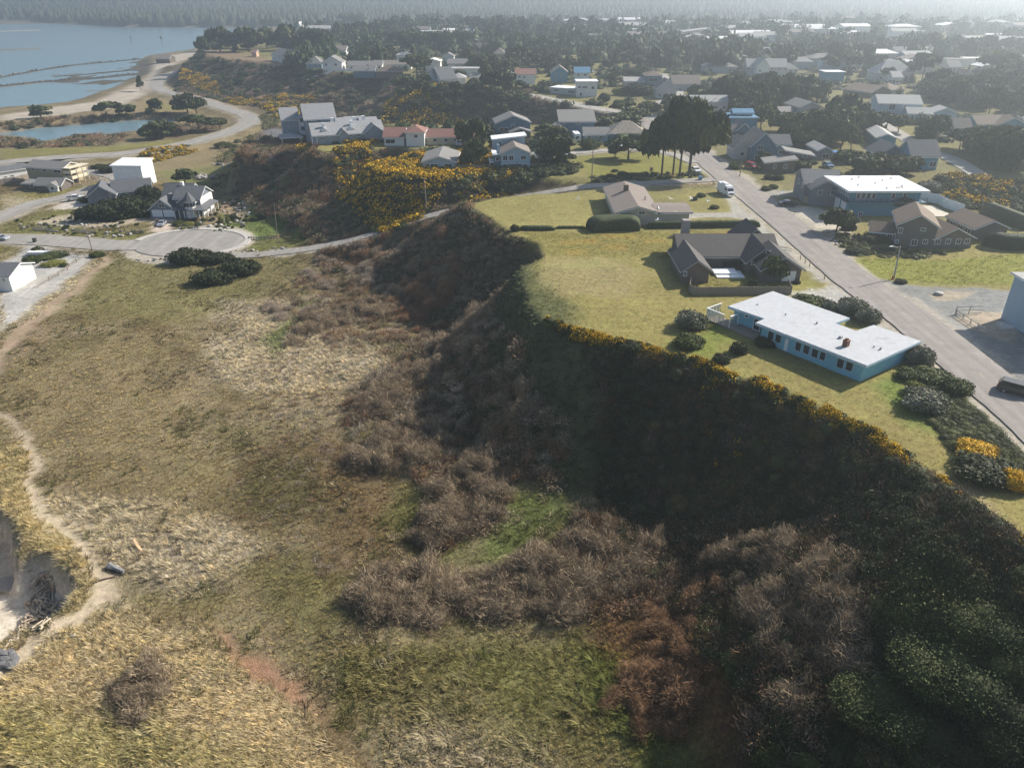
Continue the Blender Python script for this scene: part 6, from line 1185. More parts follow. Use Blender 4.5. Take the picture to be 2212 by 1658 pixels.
slope_cover('hillside_scrub', 'brown bare brush on the shaded slope left of the bluff nose', [(820, 520), (1000, 440), (1110, 505), (1170, 545), (1130, 600), (1050, 720), (900, 740), (830, 640)], 1500,
            [(DARKB, .3, TWG), (GREYB, .35, TWG), ((.06, .062, .03), .2, LG), (REDB, .15, TWG)], 1.2, 1.2, 11, 22)
slope_cover('ravine_scrub', 'brown bare brush covering the ravine sides below the hotel and cottage', [(560, 425), (500, 375), (545, 345), (680, 320), (800, 325), (900, 320), (870, 350), (800, 372), (850, 390), (1000, 395), (960, 460), (780, 520), (700, 535), (665, 490), (640, 450), (600, 430)], 2800,
            [(DARKB, .3, TWG), (REDB, .25, TWG), (GREYB, .28, TWG), (DKG, .17, LG)], 1.5, 1.4, 10, 45)
slope_cover('far_slope_scrub', 'brown and dark green scrub over the far bluff face', [(430, 110), (560, 130), (720, 150), (900, 175), (1120, 195), (1200, 220), (1330, 250), (1320, 275), (1000, 268), (820, 262), (620, 250), (480, 215), (370, 180)], 2400,
            [(GREYB, .32, TWG), ((.24, .17, .13), .2, TWG), (DKG, .35, LG), (MDG, .13, LG)], 3.0, 2.2, 11, 60)
slope_cover('slope_grass', 'low green turf clumps on the rounded bluff nose', [(1120, 600), (1175, 700), (1300, 780), (1340, 960), (1220, 1000), (1080, 900), (1040, 780)], 1400, [((.05, .07, .028), .6, FT), ((.08, .085, .04), .4, FT)], .8, .5, 11, 24)
FD = {}
for x, y, r, hh, kind, vi in FARS: FD.setdefault((kind, vi % 2), []).append((x, y, r, hh))
out = []
for (kind, vi), q in FD.items():
    q = np.array(q); T_ = pine_data(kind, 30, vi + 50); n = len(q)
    out.append(replicate(T_, np.stack([q[:, 0], q[:, 1], hz(q[:, 0], q[:, 1])], 1), q[:, 2], rng.uniform(0, 6.28, n), np.ones((n, 3)) * rng.uniform(.8, 1.2, (n, 1)), q[:, 3]))
stuff('distant_pines', 'hazy pines of the far woods across the town', out, M_LEAF)
def thicket(name, label, poly, n, r, h, mix, z=3.0):
    q = sample_poly(U(poly, z), n, 4); q = q[hz(q[:, 0], q[:, 1]) > .5]; nz = fbm(q[:, 0], q[:, 1], 6, 101) + .35 * rng.normal(size=len(q)); dn_ = fbm(q[:, 0], q[:, 1], 10, 103); kp = dn_ > -.45; q, nz = q[kp], nz[kp]
    rv = GR['ravine_road'][:, :2]; k2_ = sdist(q[:, 0], q[:, 1], [tuple(p) for p in rv], False) > 4; q, nz = q[k2_], nz[k2_]; out = []; cuts = np.linspace(-.8, .8, len(mix) + 1); cuts[0], cuts[-1] = -9, 9; big = 1 + .35 * fbm(q[:, 0], q[:, 1], 7, 104)
    for i, (col, tp) in enumerate(mix):
        m = (nz >= cuts[i]) & (nz < cuts[i + 1])
        if m.any(): out += spray(q[m], tp, r * big[m], h * big[m], np.array(col) * rng.uniform(.75, 1.3, (m.sum(), 1)) * rng.uniform(.95, 1.05, (m.sum(), 3)))
    stuff(name, label, out, M_LEAF)
BM = [(GREYB, TW2), (REDB, TW2), (GREYB, TW2), (DARKB, TW2), (PALEB, TW2)]
thicket('brush_belt', 'tangled grey brown brush of the upper belt between meadow and left slope', [(640, 600), (760, 570), (900, 555), (1010, 560), (1050, 640), (960, 700), (860, 780), (740, 770), (620, 745)], 620, 1.5, 1.2, BM)
thicket('brush_belt', 'tangled brown brush of the middle belt along the shaded slope foot', [(740, 905), (760, 850), (900, 765), (1060, 700), (1090, 820), (1140, 930), (1230, 1010), (1200, 1085), (1120, 1050), (1080, 1135), (960, 1190), (900, 1140), (930, 1060), (860, 1015), (770, 1035)], 800, 1.55, 1.4, BM)
thicket('brush_belt', 'tangled brown brush of the lower belt reaching the lower right corner', [(1180, 1190), (1250, 1140), (1420, 1130), (1620, 1190), (1780, 1290), (1880, 1430), (1880, 1700), (1620, 1700), (1560, 1480), (1420, 1330), (1290, 1330)], 950, 1.5, 1.35, [(REDB, TW2), (GREYB, TW2), (DARKB, TW2), (REDB, TW2), (DARKB, TW2)])
thicket('weed_clumps', 'scattered dead weeds and low brown scrub on the meadow edge', [(600, 760), (720, 800), (720, 960), (760, 1060), (760, 1220), (700, 1260), (560, 1200), (480, 1080), (560, 960)], 260, .8, .5, BM)
# yellow gorse in flower
GOR = [leafdome(150, .11) for _ in range(3)]
def gorse(name, label, polys, n, r, h, z, frac=.6, tmul=1.0, pts=None):
    out = []
    for poly in polys:
        q = pts if pts is not None else sample_poly(U(poly, z), n, 4); nz = fbm(q[:, 0], q[:, 1], max(3, r * 3), 95) + .35 * rng.normal(size=len(q)); y = nz < (frac * 2 - 1)
        if (~y).any(): out += spray(q[~y], GOR, np.full((~y).sum(), r * 1.1), np.full((~y).sum(), h), np.array(GORSE) * rng.uniform(.8, 1.6, ((~y).sum(), 1)))
        if y.any(): out += spray(q[y], GOR, np.full(y.sum(), r * .9), np.full(y.sum(), h), np.array(GORSE) * rng.uniform(.9, 1.4, (y.sum(), 1)))
        if y.any():
            qq = q[y]; z_ = hz(qq[:, 0], qq[:, 1]); d = rdir(len(qq) * 44, .1); pp = np.repeat(np.stack([qq[:, 0], qq[:, 1], z_], 1), 44, 0) + d * [r * 1.04, r * 1.04, h * 1.04] * rng.uniform(.85, 1.05, (len(d), 1))
            c = np.array(YEL) * rng.uniform(.45, 1.05, (len(d), 1)) * rng.uniform(.95, 1.05, (len(d), 3)); out.append(cards(pp, d, np.full(len(d), r * .15), c))
    stuff(name, label, out, M_LEAF)
gorse('gorse_bank', 'thick gorse in yellow flower on the bank above the ravine road', [[(745, 430), (800, 395), (880, 385), (960, 388), (1060, 375), (1080, 385), (1040, 425), (980, 445), (900, 478), (830, 480), (780, 455)]], 760, 1.8, 1.35, 12, .72)
gorse('gorse_bank', 'flowering gorse thinning toward the tall blue house', [[(980, 388), (1060, 372), (1140, 380), (1135, 405), (1060, 430), (985, 440)]], 260, 1.8, 1.4, 16, .45)
gorse('gorse_bank', 'yellow flowering gorse on the slope below the hotel lawn', [[(640, 330), (720, 335), (830, 330), (830, 345), (740, 350), (650, 345)], [(720, 370), (800, 345), (800, 400), (740, 420)]], 200, 1.7, 1.5, 14, .62)
gorse('gorse_slope', 'gorse in flower on the spur beyond the hotel', [[(815, 262), (850, 225), (920, 222), (970, 245), (1010, 265), (900, 275)]], 260, 2.8, 2.4, 10, .75)
gorse('gorse_slope', 'yellow gorse band at the foot of the far bluff', [[(480, 205), (560, 210), (640, 215), (720, 235), (600, 250), (560, 228), (500, 222)], [(400, 170), (480, 190), (470, 198), (390, 180)]], 240, 2.6, 1.6, 5, .75)
gorse('gorse_patch', 'yellow gorse patch on the field beside the beach road', [[(290, 345), (330, 325), (400, 318), (430, 325), (380, 340), (320, 352)]], 90, 1.5, 1.0, 3, .66)
def rim_line():
    q = sample_poly(U([(1150, 640), (1230, 690), (1400, 735), (1640, 800), (1880, 900), (2020, 1000), (2100, 1070), (2090, 1110), (1930, 1010), (1700, 880), (1500, 810), (1380, 775), (1200, 725)], 20), 9000, 4)
    d = Dd(q[:, 0], q[:, 1]); q = q[(d > -.75) & (d < .9)]; k = fbm(q[:, 0], q[:, 1], 6, 120) > -.12; return q[k][:1000]
RIM = rim_line(); print('rim', len(RIM))
gorse('gorse_edge', 'narrow line of flowering gorse along the bluff rim', [None], 0, .55, .7, 20, .5, pts=RIM)
gorse('gorse_edge', 'gorse and scrub mixed into the middle of the dark slope', [[(1500, 870), (1640, 900), (1700, 960), (1600, 980), (1520, 940)], [(2150, 1290), (2330, 1300), (2330, 1560), (2150, 1500)]], 60, .9, .9, 14, .4)
gorse('broom_patch', 'yellow tinted gorse thicket right of the steep roofed blue house', [[(1990, 400), (2060, 380), (2212, 395), (2300, 420), (2300, 500), (2180, 470), (2060, 440)]], 420, 1.7, 1.7, 20, .28)
# dark evergreen mass at the lower right
slope_cover('evergreen_thicket', 'dense dark green evergreen thicket in the lower right corner', [(1850, 1480), (1950, 1380), (2100, 1290), (2400, 1250), (2400, 1750), (1950, 1650)], 1000, [(DKG, .5, LGN), (MDG, .35, LGN), ((.10, .10, .04), .15, LGN)], 1.5, 2.2, 6, 60, d0=5)
# brush beside pond and beach road
def patch_cover(name, label, polys, z, n, mix, r, h):
    out = []
    for poly in polys:
        q = sample_poly(U(poly, z), n, 4); zz = hz(q[:, 0], q[:, 1]); q = q[zz > .4]; rp = ROADPTS; m_ = np.array([np.min((rp[:, 0] - a) ** 2 + (rp[:, 1] - b_) ** 2) > 36 for a, b_ in q]); q = q[m_]; pick = rng.choice(len(mix), len(q), p=np.array([m[1] for m in mix]) / sum(m[1] for m in mix))
        for i, (col, w_, tp) in enumerate(mix):
            m = pick == i
            if m.any(): out += spray(q[m], tp, np.full(m.sum(), r), np.full(m.sum(), h), np.array(col) * rng.uniform(.75, 1.3, (m.sum(), 1)))
    stuff(name, label, out, M_LEAF)
patch_cover('shore_brush', 'grey brown bare brush along both banks of the pond', [[(0, 300), (100, 308), (170, 292), (244, 293), (280, 290), (240, 315), (120, 322), (0, 318)], [(0, 270), (130, 255), (250, 250), (330, 245), (400, 248), (300, 256), (120, 266), (0, 280)], [(300, 285), (380, 270), (470, 262), (500, 262), (440, 290), (330, 300)]], 2.5, 190, [(GREYB, .5, TWG), (REDB, .3, TWG), (DKG, .2, LG)], 2.6, 2.2)
patch_cover('roadside_brush', 'mixed brush and pampas clumps between hotel drive and beach road', [[(460, 340), (480, 310), (520, 300), (545, 285), (560, 300), (540, 330), (500, 350)], [(440, 390), (520, 350), (560, 350), (600, 370), (560, 400), (480, 420)], [(560, 250), (600, 250), (600, 270), (570, 275)]], 4, 110, [(GREYB, .3, TWG), (MDG, .3, LG), ((.23, .20, .09), .4, FT)], 1.8, 1.5)
patch_cover('bluff_hedge', 'dark evergreen growth along the gully below the tall blue house', [[(1060, 376), (1190, 372), (1250, 385), (1230, 400), (1100, 412), (1050, 400)]], 17, 220, [(DKG, .6, LG), (MDG, .3, LG), (GORSE, .1, LG)], 1.9, 2.0)
patch_cover('bluff_hedge', 'bushy dark growth under the big cypress group along the field', [[(1280, 384), (1400, 376), (1520, 374), (1530, 384), (1400, 390), (1290, 396)]], 20, 70, [(DKG, .6, LG), (MDG, .3, LG), (REDB, .1, TWG)], 1.1, .9)
patch_cover('road_scrub', 'dense low scrub between the lawn and street in the right foreground', [[(1960, 800), (2060, 840), (2212, 985), (2330, 1100), (2250, 1085), (2120, 1010), (2045, 960), (1990, 880)]], 20, 520, [(DKG, .35, LGN), (MDG, .5, LGN), ((.09, .10, .035), .15, LGN)], .85, .75)
patch_cover('road_scrub', 'low shrub cover around the shingle house garden', [[(1790, 520), (1830, 500), (1900, 520), (2000, 545), (2060, 548), (1990, 560), (1880, 556), (1810, 545)]], 20, 120, [(DKG, .4, LG), (MDG, .4, LG), ((.16, .07, .10), .06, LG), ((.14, .13, .04), .14, LG)], .9, .8)

# --- individual leafy shrubs
LB = {}
def bush_mesh(kind, n, size, seed):
    a, b_ = {'gfine': ((.045, .058, .022), (.075, .088, .032)), 'silver': ((.085, .095, .055), (.20, .20, .15)), 'green': ((.045, .062, .02), (.09, .105, .032)), 'dark': ((.028, .036, .017), (.05, .058, .024)), 'yellow': ((.45, .27, .012), (.62, .38, .02)), 'lime': ((.16, .17, .04), (.22, .21, .06))}[kind]
    st = np.random.default_rng(seed); cl = [((st.uniform(-.5, .5), st.uniform(-.5, .5), st.uniform(.15, .5)), (st.uniform(.38, .58), st.uniform(.38, .58), st.uniform(.3, .45))) for _ in range(8)] + [((0, 0, .35), (.6, .6, .55))]
    V, F, C = leafy(cl, n, size, a, b_, .45); V[:, 2] = np.maximum(V[:, 2], -.1); return npmesh('bush', V, F, M_LEAF, C)
for k in ('silver', 'green', 'dark', 'yellow', 'lime'):
    for i in range(2): LB[(k, i)] = bush_mesh(k, 420, .05, i + 3)
for i in range(2): LB[('gfine', i)] = bush_mesh('gfine', 2800, .018, i + 13); LB[('dfine', i)] = bush_mesh('dark', 2800, .018, i + 15)
def bush(c, bx, by, wpx, h, kind, label, vi=0, zb=None, sx=1, name='evergreen_bush', group=None, rz=0):
    s = CROP[c][2] / 2212 * .8848; u, v = P(c, bx, by); x, y, z = G(u, v); D_ = math.sqrt(x * x + y * y + (CZ - z) ** 2); r = wpx * s / 2 * D_ / FPX
    o = link(name, LB[(kind, vi % 2)]); r *= 1.2; h *= 1.35; o.location = (x, y + r * .3, z - .1); o.scale = (r, r * sx, h); o.rotation_euler = (0, 0, rz); FOOT.append((x, y, r)); return tag(o, label, 'bush', group)
BU = [(11, 100, 320, 200, 2.3, 'silver', 'large silvery round bush left of the glass screened deck'), (11, 85, 440, 190, 1.6, 'green', 'green spreading shrub in front of the large silvery bush'), (11, 290, 540, 110, 1.2, 'dark', 'small dark twisted shrub on the lawn before the blue house'),
      (11, 400, 480, 110, 1.5, 'dark', 'upper half of the twisted dark shrub beside the blue house shadow'), (11, 580, 430, 140, 1.0, 'dark', 'dark low shrub against the blue wall below the first windows'), (11, 860, 200, 240, 1.7, 'green', 'green hedge bush behind the white flat roof'), (11, 975, 215, 110, 1.7, 'silver', 'silvery bush at the right end of the hedge behind the white roof'),
      (11, 1130, 230, 180, 2.2, 'silver', 'round dense bush between white roof and street, left of a pair'), (11, 1225, 280, 150, 2.0, 'silver', 'round dense bush beside the street, right of a pair'), (11, 1555, 545, 165, 2.2, 'silver', 'silvery bush at the right corner of the blue house'),
      (11, 1500, 640, 160, 1.1, 'green', 'low green bush below the corner silvery bush'), (11, 1640, 660, 220, 1.3, 'green', 'green spreading bush beside the road verge'), (11, 1800, 730, 170, 1.5, 'green', 'rounded green bush nearest the asphalt edge'), (11, 1600, 840, 260, 2.0, 'silver', 'large silvery bush on the lawn edge among scrub'),
      (11, 1520, 730, 110, 1.4, 'lime', 'pale pampas like clump above the large silvery bush'), (11, 1925, 1150, 220, 1.5, 'yellow', 'bright yellow flowering gorse bush at the lawn corner'), (11, 1990, 1290, 330, 1.7, 'dark', 'wide dark shrub below the bright yellow bush'), (11, 2170, 1340, 170, 1.7, 'yellow', 'yellow flowering bush cut by the right photo edge'),
      (0, 1925, 1570, 190, 2.6, 'gfine', 'large dark green bush mound, lower left of the corner evergreens'), (0, 2070, 1500, 210, 3.2, 'gfine', 'largest dark green bush mound amid the corner evergreens'), (0, 1985, 1440, 150, 2.6, 'dfine', 'rounded dark bush at the upper left of the corner evergreens'),
      (0, 2140, 1390, 150, 2.6, 'gfine', 'lit green bush at the top of the corner evergreens'), (0, 2190, 1600, 170, 2.8, 'dfine', 'dark bush cut by the right edge in the lower corner'), (0, 2030, 1640, 170, 2.4, 'dfine', 'dark bush at the bottom edge under the corner evergreens'), (0, 2200, 1480, 110, 2.4, 'gfine', 'green bush at the right edge beside the largest mound'), (8, 1330, 700, 10, .1, 'dark', ''),
      (0, 1525, 810, 105, 1.6, 'green', ''), (7, 1630, 1130, 0, 0, 'dark', ''),
      (11, -270, 470, 160, 1.4, 'dark', 'twisted dark shrub with bare stems on the left of the blue house lawn'),
      (8, 880, 520, 180, 1.7, 'dark', 'dark pruned shrub under the side wing of the long tan house'), (7, 580, 1235, 85, 1.3, 'dark', 'small ball shaped clipped bush at the end of the low hedge'), (8, 1150, 300, 80, .9, 'green', 'small green shrub on the lawn near the white van'), (8, 1270, 405, 80, .8, 'green', 'tiny shrub alone on the lawn strip by the driveway'), (8, 1090, 330, 50, .8, 'dark', 'tiny dark shrub left on the lawn near the van'),
      (8, 1455, 50, 110, 1.6, 'green', 'round green bush across the street beside the pole'), (8, 1755, 140, 75, 1.2, 'dark', 'left ball shaped bush of the clipped pair before the modern house'), (8, 1845, 145, 95, 1.3, 'dark', 'right ball shaped bush of the clipped pair before the modern house'), (8, 1740, 240, 90, 1.0, 'green', 'small round shrub left on the gravel garden'), (8, 1800, 225, 80, 1.0, 'green', 'small round shrub right on the gravel garden'),
      (8, 1310, 1, 1, .1, 'dark', ''), (8, 1610, 1095, 80, .7, 'green', 'small light shrub inside the courtyard lawn'), (8, 2015, 1080, 60, .6, 'dark', 'small dark shrub beside the garage door'),
      (10, 630, 670, 110, 1.0, 'lime', 'yellow green shrub beside the round evergreen of the shingle house'), (10, 1110, 1150, 100, .7, 'dark', 'low dark shrub at the foot of the street lamp'), (10, 1380, 330, 200, 2.2, 'silver', 'long silvery hedge bush behind the teal building'),
      (10, 900, 780, 240, 1.4, 'dark', 'dark garden shrub in front of the porch of the shingle house'), (10, 700, 880, 160, 1.0, 'dark', 'dark garden shrub at the street corner of the shingle house'),
      (5, 1440, 1090, 250, 3.2, 'dark', 'large dome shaped dark bush on the meadow by the cul de sac'), (5, 1590, 1045, 100, 2.0, 'dark', 'smaller dark bush touching the large dome bush'), (5, 1690, 1080, 190, 2.0, 'dark', 'dark round bush right of the large dome bush'), (5, 1850, 1170, 260, 3.0, 'dark', 'big dark bush, upper of the two on the meadow'), (5, 1640, 1240, 280, 2.6, 'dark', 'big dark bush, lower left of the two on the meadow'),
      (5, 240, 1090, 95, 1.9, 'green', 'round green bush on the gravel lot'), (5, 290, 1000, 70, 1.4, 'green', 'small bush beside the white boat shape on the gravel lot'), (5, 390, 1040, 190, .7, 'green', 'low spreading shrub on the gravel lot'), (5, 400, 1100, 140, .8, 'lime', 'low yellow green shrub on the gravel lot'), (5, 495, 1110, 50, .9, 'green', 'small shrub at the corner of the gravel lot'),
      (5, 745, 1035, 90, 1.2, 'green', 'bush at the foot of the leaning pole beside the sandy path'), (5, 655, 615, 80, 1.7, 'green', 'round shrub right of the parked white pickup'), (5, 830, 740, 320, 4.2, 'dark', 'tall dark shrubbery mass in front of the grey gabled house'), (5, 1000, 720, 330, 5.0, 'dark', 'tallest dark shrubbery between the two garden houses'), (5, 700, 745, 210, 3.2, 'dark', 'dark shrubbery at the left end of the garden hedge'), (5, 1150, 600, 150, 4.2, 'dark', 'dark evergreen behind the driveway of the turret house'), (5, 1120, 700, 180, 3.2, 'dark', 'dark shrubbery touching the turret house garage'),
      (5, 870, 380, 190, 2.3, 'dark', 'dark shrub beside the parking area behind the white cube house'), (5, 760, 355, 110, 1.4, 'dark', 'flat dark shrub left of the parking area'), (5, 1040, 325, 80, 1.0, 'green', 'small shrub on the tan field'), (5, 1705, 775, 28, 1.9, 'lime', 'left cone shaped golden conifer on the garden lawn'), (5, 1760, 775, 32, 1.9, 'lime', 'right cone shaped golden conifer on the garden lawn'), (5, 1800, 750, 60, 1.6, 'dark', 'dark purple leafed shrub behind the golden conifers'),
      (5, 2020, 735, 80, 1.6, 'dark', 'dark round bush near the garden lawn edge'), (5, 1380, 790, 90, 1.1, 'green', 'round shrub beside the driveway'), (5, 1450, 795, 80, 1.0, 'lime', 'yellow green shrub beside the driveway'), (5, 1720, 190, 110, 2.0, 'green', 'pale round shrub near the rock pile'), (5, 2060, 190, 100, 1.0, 'lime', 'shrub on the hotel roundabout island'),
      (6, 2130, 560, 150, 2.0, 'dark', 'dark bush behind the cottage wall'), (6, 1520, 600, 110, 2.0, 'dark', 'dark bush at the rear left of the white and blue cottage'), (7, 1250, 500, 160, 3.0, 'green', 'large clipped block hedge beside the white trailer'), (7, 1480, 700, 60, .7, 'green', 'small weed bush on the field near the walkers'), (7, 1550, 735, 90, 1.1, 'green', 'bush at the lower edge of the field'), (6, 1690, 660, 10, .1, 'dark', ''),
      (3, 980, 735, 95, 3.0, 'lime', 'pale green round bush beside the bluff street'), (3, 1220, 860, 170, 3.4, 'green', 'round bushes at the street junction'), (3, 1140, 735, 240, 4.5, 'dark', 'dark hedge below the bay window house'), (3, 870, 780, 80, 3, 'dark', 'dark sloping hedge beside the square white house')]
for q in BU:
    if q[6]: bush(*q)
# clipped hedges
def hedge(label, pts, z, w_, h, kind=PINE, tint=PINE2, rise=.2, name='clipped_hedge'):
    parts = []; P_ = smooth_line([(*p, z) for p in pts], .5); n = len(P_)
    T = np.gradient(P_[:, :2], axis=0); T /= np.linalg.norm(T, axis=1)[:, None]; N_2 = np.stack([-T[:, 1], T[:, 0]], 1)
    prof = [(-1, 0), (-1, .55), (-.93, .85), (-.65, 1), (.65, 1), (.93, .85), (1, .55), (1, 0)]; V = []
    for i in range(n):
        e = min(1, .45 + .55 * math.sqrt(min(i, n - 1 - i) / max(1, min(rise * n, 4)))); zz = float(hz(P_[i, 0], P_[i, 1])) - .1
        for a, b_ in prof: V.append((P_[i, 0] + N_2[i, 0] * a * w_ / 2 * (.7 + .3 * e), P_[i, 1] + N_2[i, 1] * a * w_ / 2 * (.7 + .3 * e), zz + b_ * h * e))
    V = np.array(V); k = len(prof); F = grid_faces(n, k); caps = [tuple(c_) for c_ in [(0, 1, 6, 7), (1, 2, 5, 6), (2, 3, 4, 5)]]; cf = [c_ for c_ in caps] + [tuple((n - 1) * k + j for j in c_) for c_ in caps]
    F = np.concatenate([F, np.array(cf)]); parts.append((V, F, np.repeat([np.array(kind) * 1.1], len(V), 0)))
    m = int(n * k * 9); fi = rng.integers(0, len(F), m); a, b_ = rng.uniform(0, 1, (2, m, 1)); q = V[F[fi]]; pp = (q[:, 0] * (1 - a) + q[:, 1] * a) * (1 - b_) + (q[:, 3] * (1 - a) + q[:, 2] * a) * b_
    nn = np.cross(q[:, 1] - q[:, 0], q[:, 3] - q[:, 0]); nn /= np.linalg.norm(nn, axis=1)[:, None] + 1e-9; mm = rng.uniform(0, 1, (m, 1))
    nn = nn; pp = pp + nn * rng.uniform(-.05, .16, (m, 1)); parts.append(cards(pp, nn, np.full(m, .13), (np.array(kind) * (1 - mm) + np.array(tint) * mm) * rng.uniform(.7, 1.5, (m, 1)), .7)); V, F, C = join(parts)
    o = link(name, npmesh(name, V, F, M_LEAF, C)); tag(o, label, 'hedge')
hedge('huge rounded clipped hedge in front of the long tan house', U([(140, 590), (300, 575), (450, 570), (600, 575)], Z1, 8), Z1, 4.6, 3.0, (.05, .06, .028), (.13, .135, .075), .3)
hedge('long low straight hedge running from the rounded hedge to the street', U([(665, 570), (1100, 568), (1672, 562)], Z1, 8), Z1, 1.4, 1.5)
hedge('low clipped box hedge segment on the lawn edge beside the ball bush', U([(620, 1210), (780, 1215), (935, 1212)], Z1, 7), Z1, 1.5, 1.0)
hedge('thin low hedge joining the box hedge to the rounded hedge', U([(945, 1200), (1080, 1198), (1210, 1195)], Z1, 7), Z1, .9, .6)
hedge('tall dark hedge along the lawn right of the shingle house', U([(1870, 790), (2000, 825), (2250, 835), (2400, 830)], Z1, 10), Z1, 3.4, 3.0, (.035, .045, .022), (.11, .12, .06))
hedge('long silvery hedge behind the shingle outbuilding', U([(1840, 510), (2000, 570), (2250, 670)], Z1, 10), Z1, 2.4, 3.0, (.07, .08, .045), (.19, .19, .13))
hedge('wide dark hedge behind the flat topped pine', U([(1500, 450), (1600, 430), (1780, 455)], Z1, 7), Z1, 4, 3.2)
# far forest and far town greenery
def cones(q, r, h, base):
    n = len(q); z = hz(q[:, 0], q[:, 1]) - 1; nn = 5; a = np.arange(nn) * 2 * math.pi / nn; V = []; out = []
    for (f0, f1, z0, z1) in ((1, .45, .0, .55), (.7, .04, .4, 1.0)):
        bt = np.stack([np.cos(a) * f0, np.sin(a) * f0, np.full(nn, z0)], 1); tp = np.stack([np.cos(a) * f1, np.sin(a) * f1, np.full(nn, z1)], 1); T_ = (np.concatenate([bt, tp]), np.array([(i, (i + 1) % nn, nn + (i + 1) % nn, nn + i) for i in range(nn)]), np.ones((2 * nn, 3)))
        out.append(replicate(T_, np.stack([q[:, 0], q[:, 1], z], 1), r, rng.uniform(0, 6.28, n), np.array(base) * rng.uniform(.6, 1.6, (n, 1)), h))
    return out
n = 34000; y = 1500 + 2700 * rng.uniform(0, 1, n) ** 1.4; x = rng.uniform(-1, 1, n) * y * .78; kp = (hz(x, y) > 1.5) & (fbm(x, y, 160, 97) + .25 * rng.normal(size=n) > -.35); q = np.stack([x, y], 1)[kp]
stuff('far_forest', 'hazy conifer forest covering the hills beyond the bay and town', cones(q, rng.uniform(6, 13, len(q)), rng.uniform(9, 24, len(q)), (.05, .062, .035)), M_LEAF)
n = 4600; y = rng.uniform(540, 1700, n); x = rng.uniform(-.35, 1, n) * y * .8; z = hz(x, y); kp = (z > 15) & (fbm(x, y, 70, 98) + .2 * rng.normal(size=n) > .04); q = np.stack([x, y], 1)[kp]; n = len(q)
stuff('town_trees', 'hazy massed trees among the roofs of the distant town', spray(q, LG, rng.uniform(5, 11, n), rng.uniform(9, 17, n), np.array(PINE) * rng.uniform(.9, 1.9, (n, 1))), M_LEAF)
n = 2600; y = rng.uniform(240, 640, n); x = rng.uniform(-.2, .85, n) * y; kp = (Dd(x, y) < -4) & (fbm(x, y, 30, 99) > -.1); kp &= np.array([np.min((ROADPTS[:, 0] - a) ** 2 + (ROADPTS[:, 1] - b_) ** 2) > 40 for a, b_ in zip(x, y)]) & ~np.array([near_foot(a, b_, 1.5, BFOOT) for a, b_ in zip(x, y)]); kp &= ~np.array([hides(a, b_, 3, 3.6, 20) for a, b_ in zip(x, y)]) & ~((x > 20) & (y < 262) & (x < 62))
q = np.stack([x, y], 1)[kp]; n = len(q)
tri = U([(880, 160), (1190, 160), (1180, 240), (960, 270), (860, 240)], Z1, 9); q = q[~inpoly(q[:, 0], q[:, 1], tri)]; n = len(q)
stuff('town_shrubs', 'low dark shrubs and hedges scattered between the town gardens', spray(q, LG, rng.uniform(1.4, 4.4, n), rng.uniform(1.2, 5, n), np.array(PINE) * rng.uniform(.8, 1.7, (n, 1))), M_LEAF)

# ------------------------------------------------------------------ poles, vehicles, people, birds, rocks, driftwood
def pole(c, bx, by, tx, ty, label, name='utility_pole', lamp=False, r=.14, arm=False):
    u, v = P(c, bx, by); x, y, z = G(u, v); D_ = math.sqrt(x * x + y * y + (CZ - z) ** 2); dep = math.asin((CZ - z) / D_)
    v1 = P(c, tx, ty)[1]; lo, hi = 1.0, 40.0
    for _ in range(30):
        m = (lo + hi) / 2
        if proj(x, y, z + m)[1] > v1: lo = m
        else: hi = m
    h = lo; u1 = P(c, tx, ty)[0]; lean = (u1 - proj(x, y, z + h)[0]) * D_ / FPX
    root = empty(name, (x, y, z), 0, label, 'pole'); b = MB(); b.tube((x, y, z - .5), (x + lean, y, z + h), r, r * .7, 8); o = b.build('shaft', M_POLE if not lamp else mat('pale_pole', (.36, .33, .30), .8), root); o.location = -root.location
    if lamp:
        b = MB(); b.tube((x + lean, y, z + h - .3), (x + lean - 1.5, y - .2, z + h + .05), .05, .05, 6); o = b.build('arm', M_METAL, root); o.location = -root.location
        b = MB(); b.box(ident, x + lean - 2.1, x + lean - 1.35, y - .35, y - .05, z + h - .05, z + h + .1); o = b.build('lamp_head', M_WHITE, root, .03); o.location = -root.location
    if arm:
        b = MB(); b.box(ident, x + lean - .9, x + lean + .9, y - .05, y + .05, z + h - .7, z + h - .58); o = b.build('cross_arm', M_POLE, root); o.location = -root.location
    return root, h
pr_, _h = pole(10, 1038, 1112, 1102, 815, 'street lamp with pale pole standing on the grass beside the street', 'street_lamp', True, .17)
b = MB(); q = pr_.location; b.tube((q.x - .45, q.y - .3, q.z), (q.x - .45, q.y - .3, q.z + .75), .13, .13, 10); b.tube((q.x - .45, q.y - .3, q.z + .75), (q.x - .45, q.y - .3, q.z + .9), .1, .03, 10)
tag(b.build('fire_hydrant', mat('red_paint', (.45, .04, .03), .5)), 'red fire hydrant at the foot of the street lamp', 'hydrant')
pole(5, 715, 990, 660, 808, 'leaning wooden pole beside the sandy footpath', arm=True); pole(5, 2140, 912, 2113, 622, 'slim grey pole on the green garden lawn')
pole(6, 1630, 1062, 1604, 752, 'wooden pole standing in the yellow gorse bank', r=.18); pole(7, 1270, 785, 1283, 503, 'wooden pole at the left of the walkers field', r=.15)
pole(9, 293, 697, 306, 574, 'wooden pole across the street near the red car', r=.15); pole(7, 2003, 235, 2001, 142, 'pale street lamp behind the big cypress group', 'street_lamp', True)
pole(9, 925, 285, 937, 205, 'pole at the corner of the triangular field'); pole(4, 685, 710, 690, 650, 'slim lamp post near the bright blue flat roofed house', 'street_lamp', True, .12)
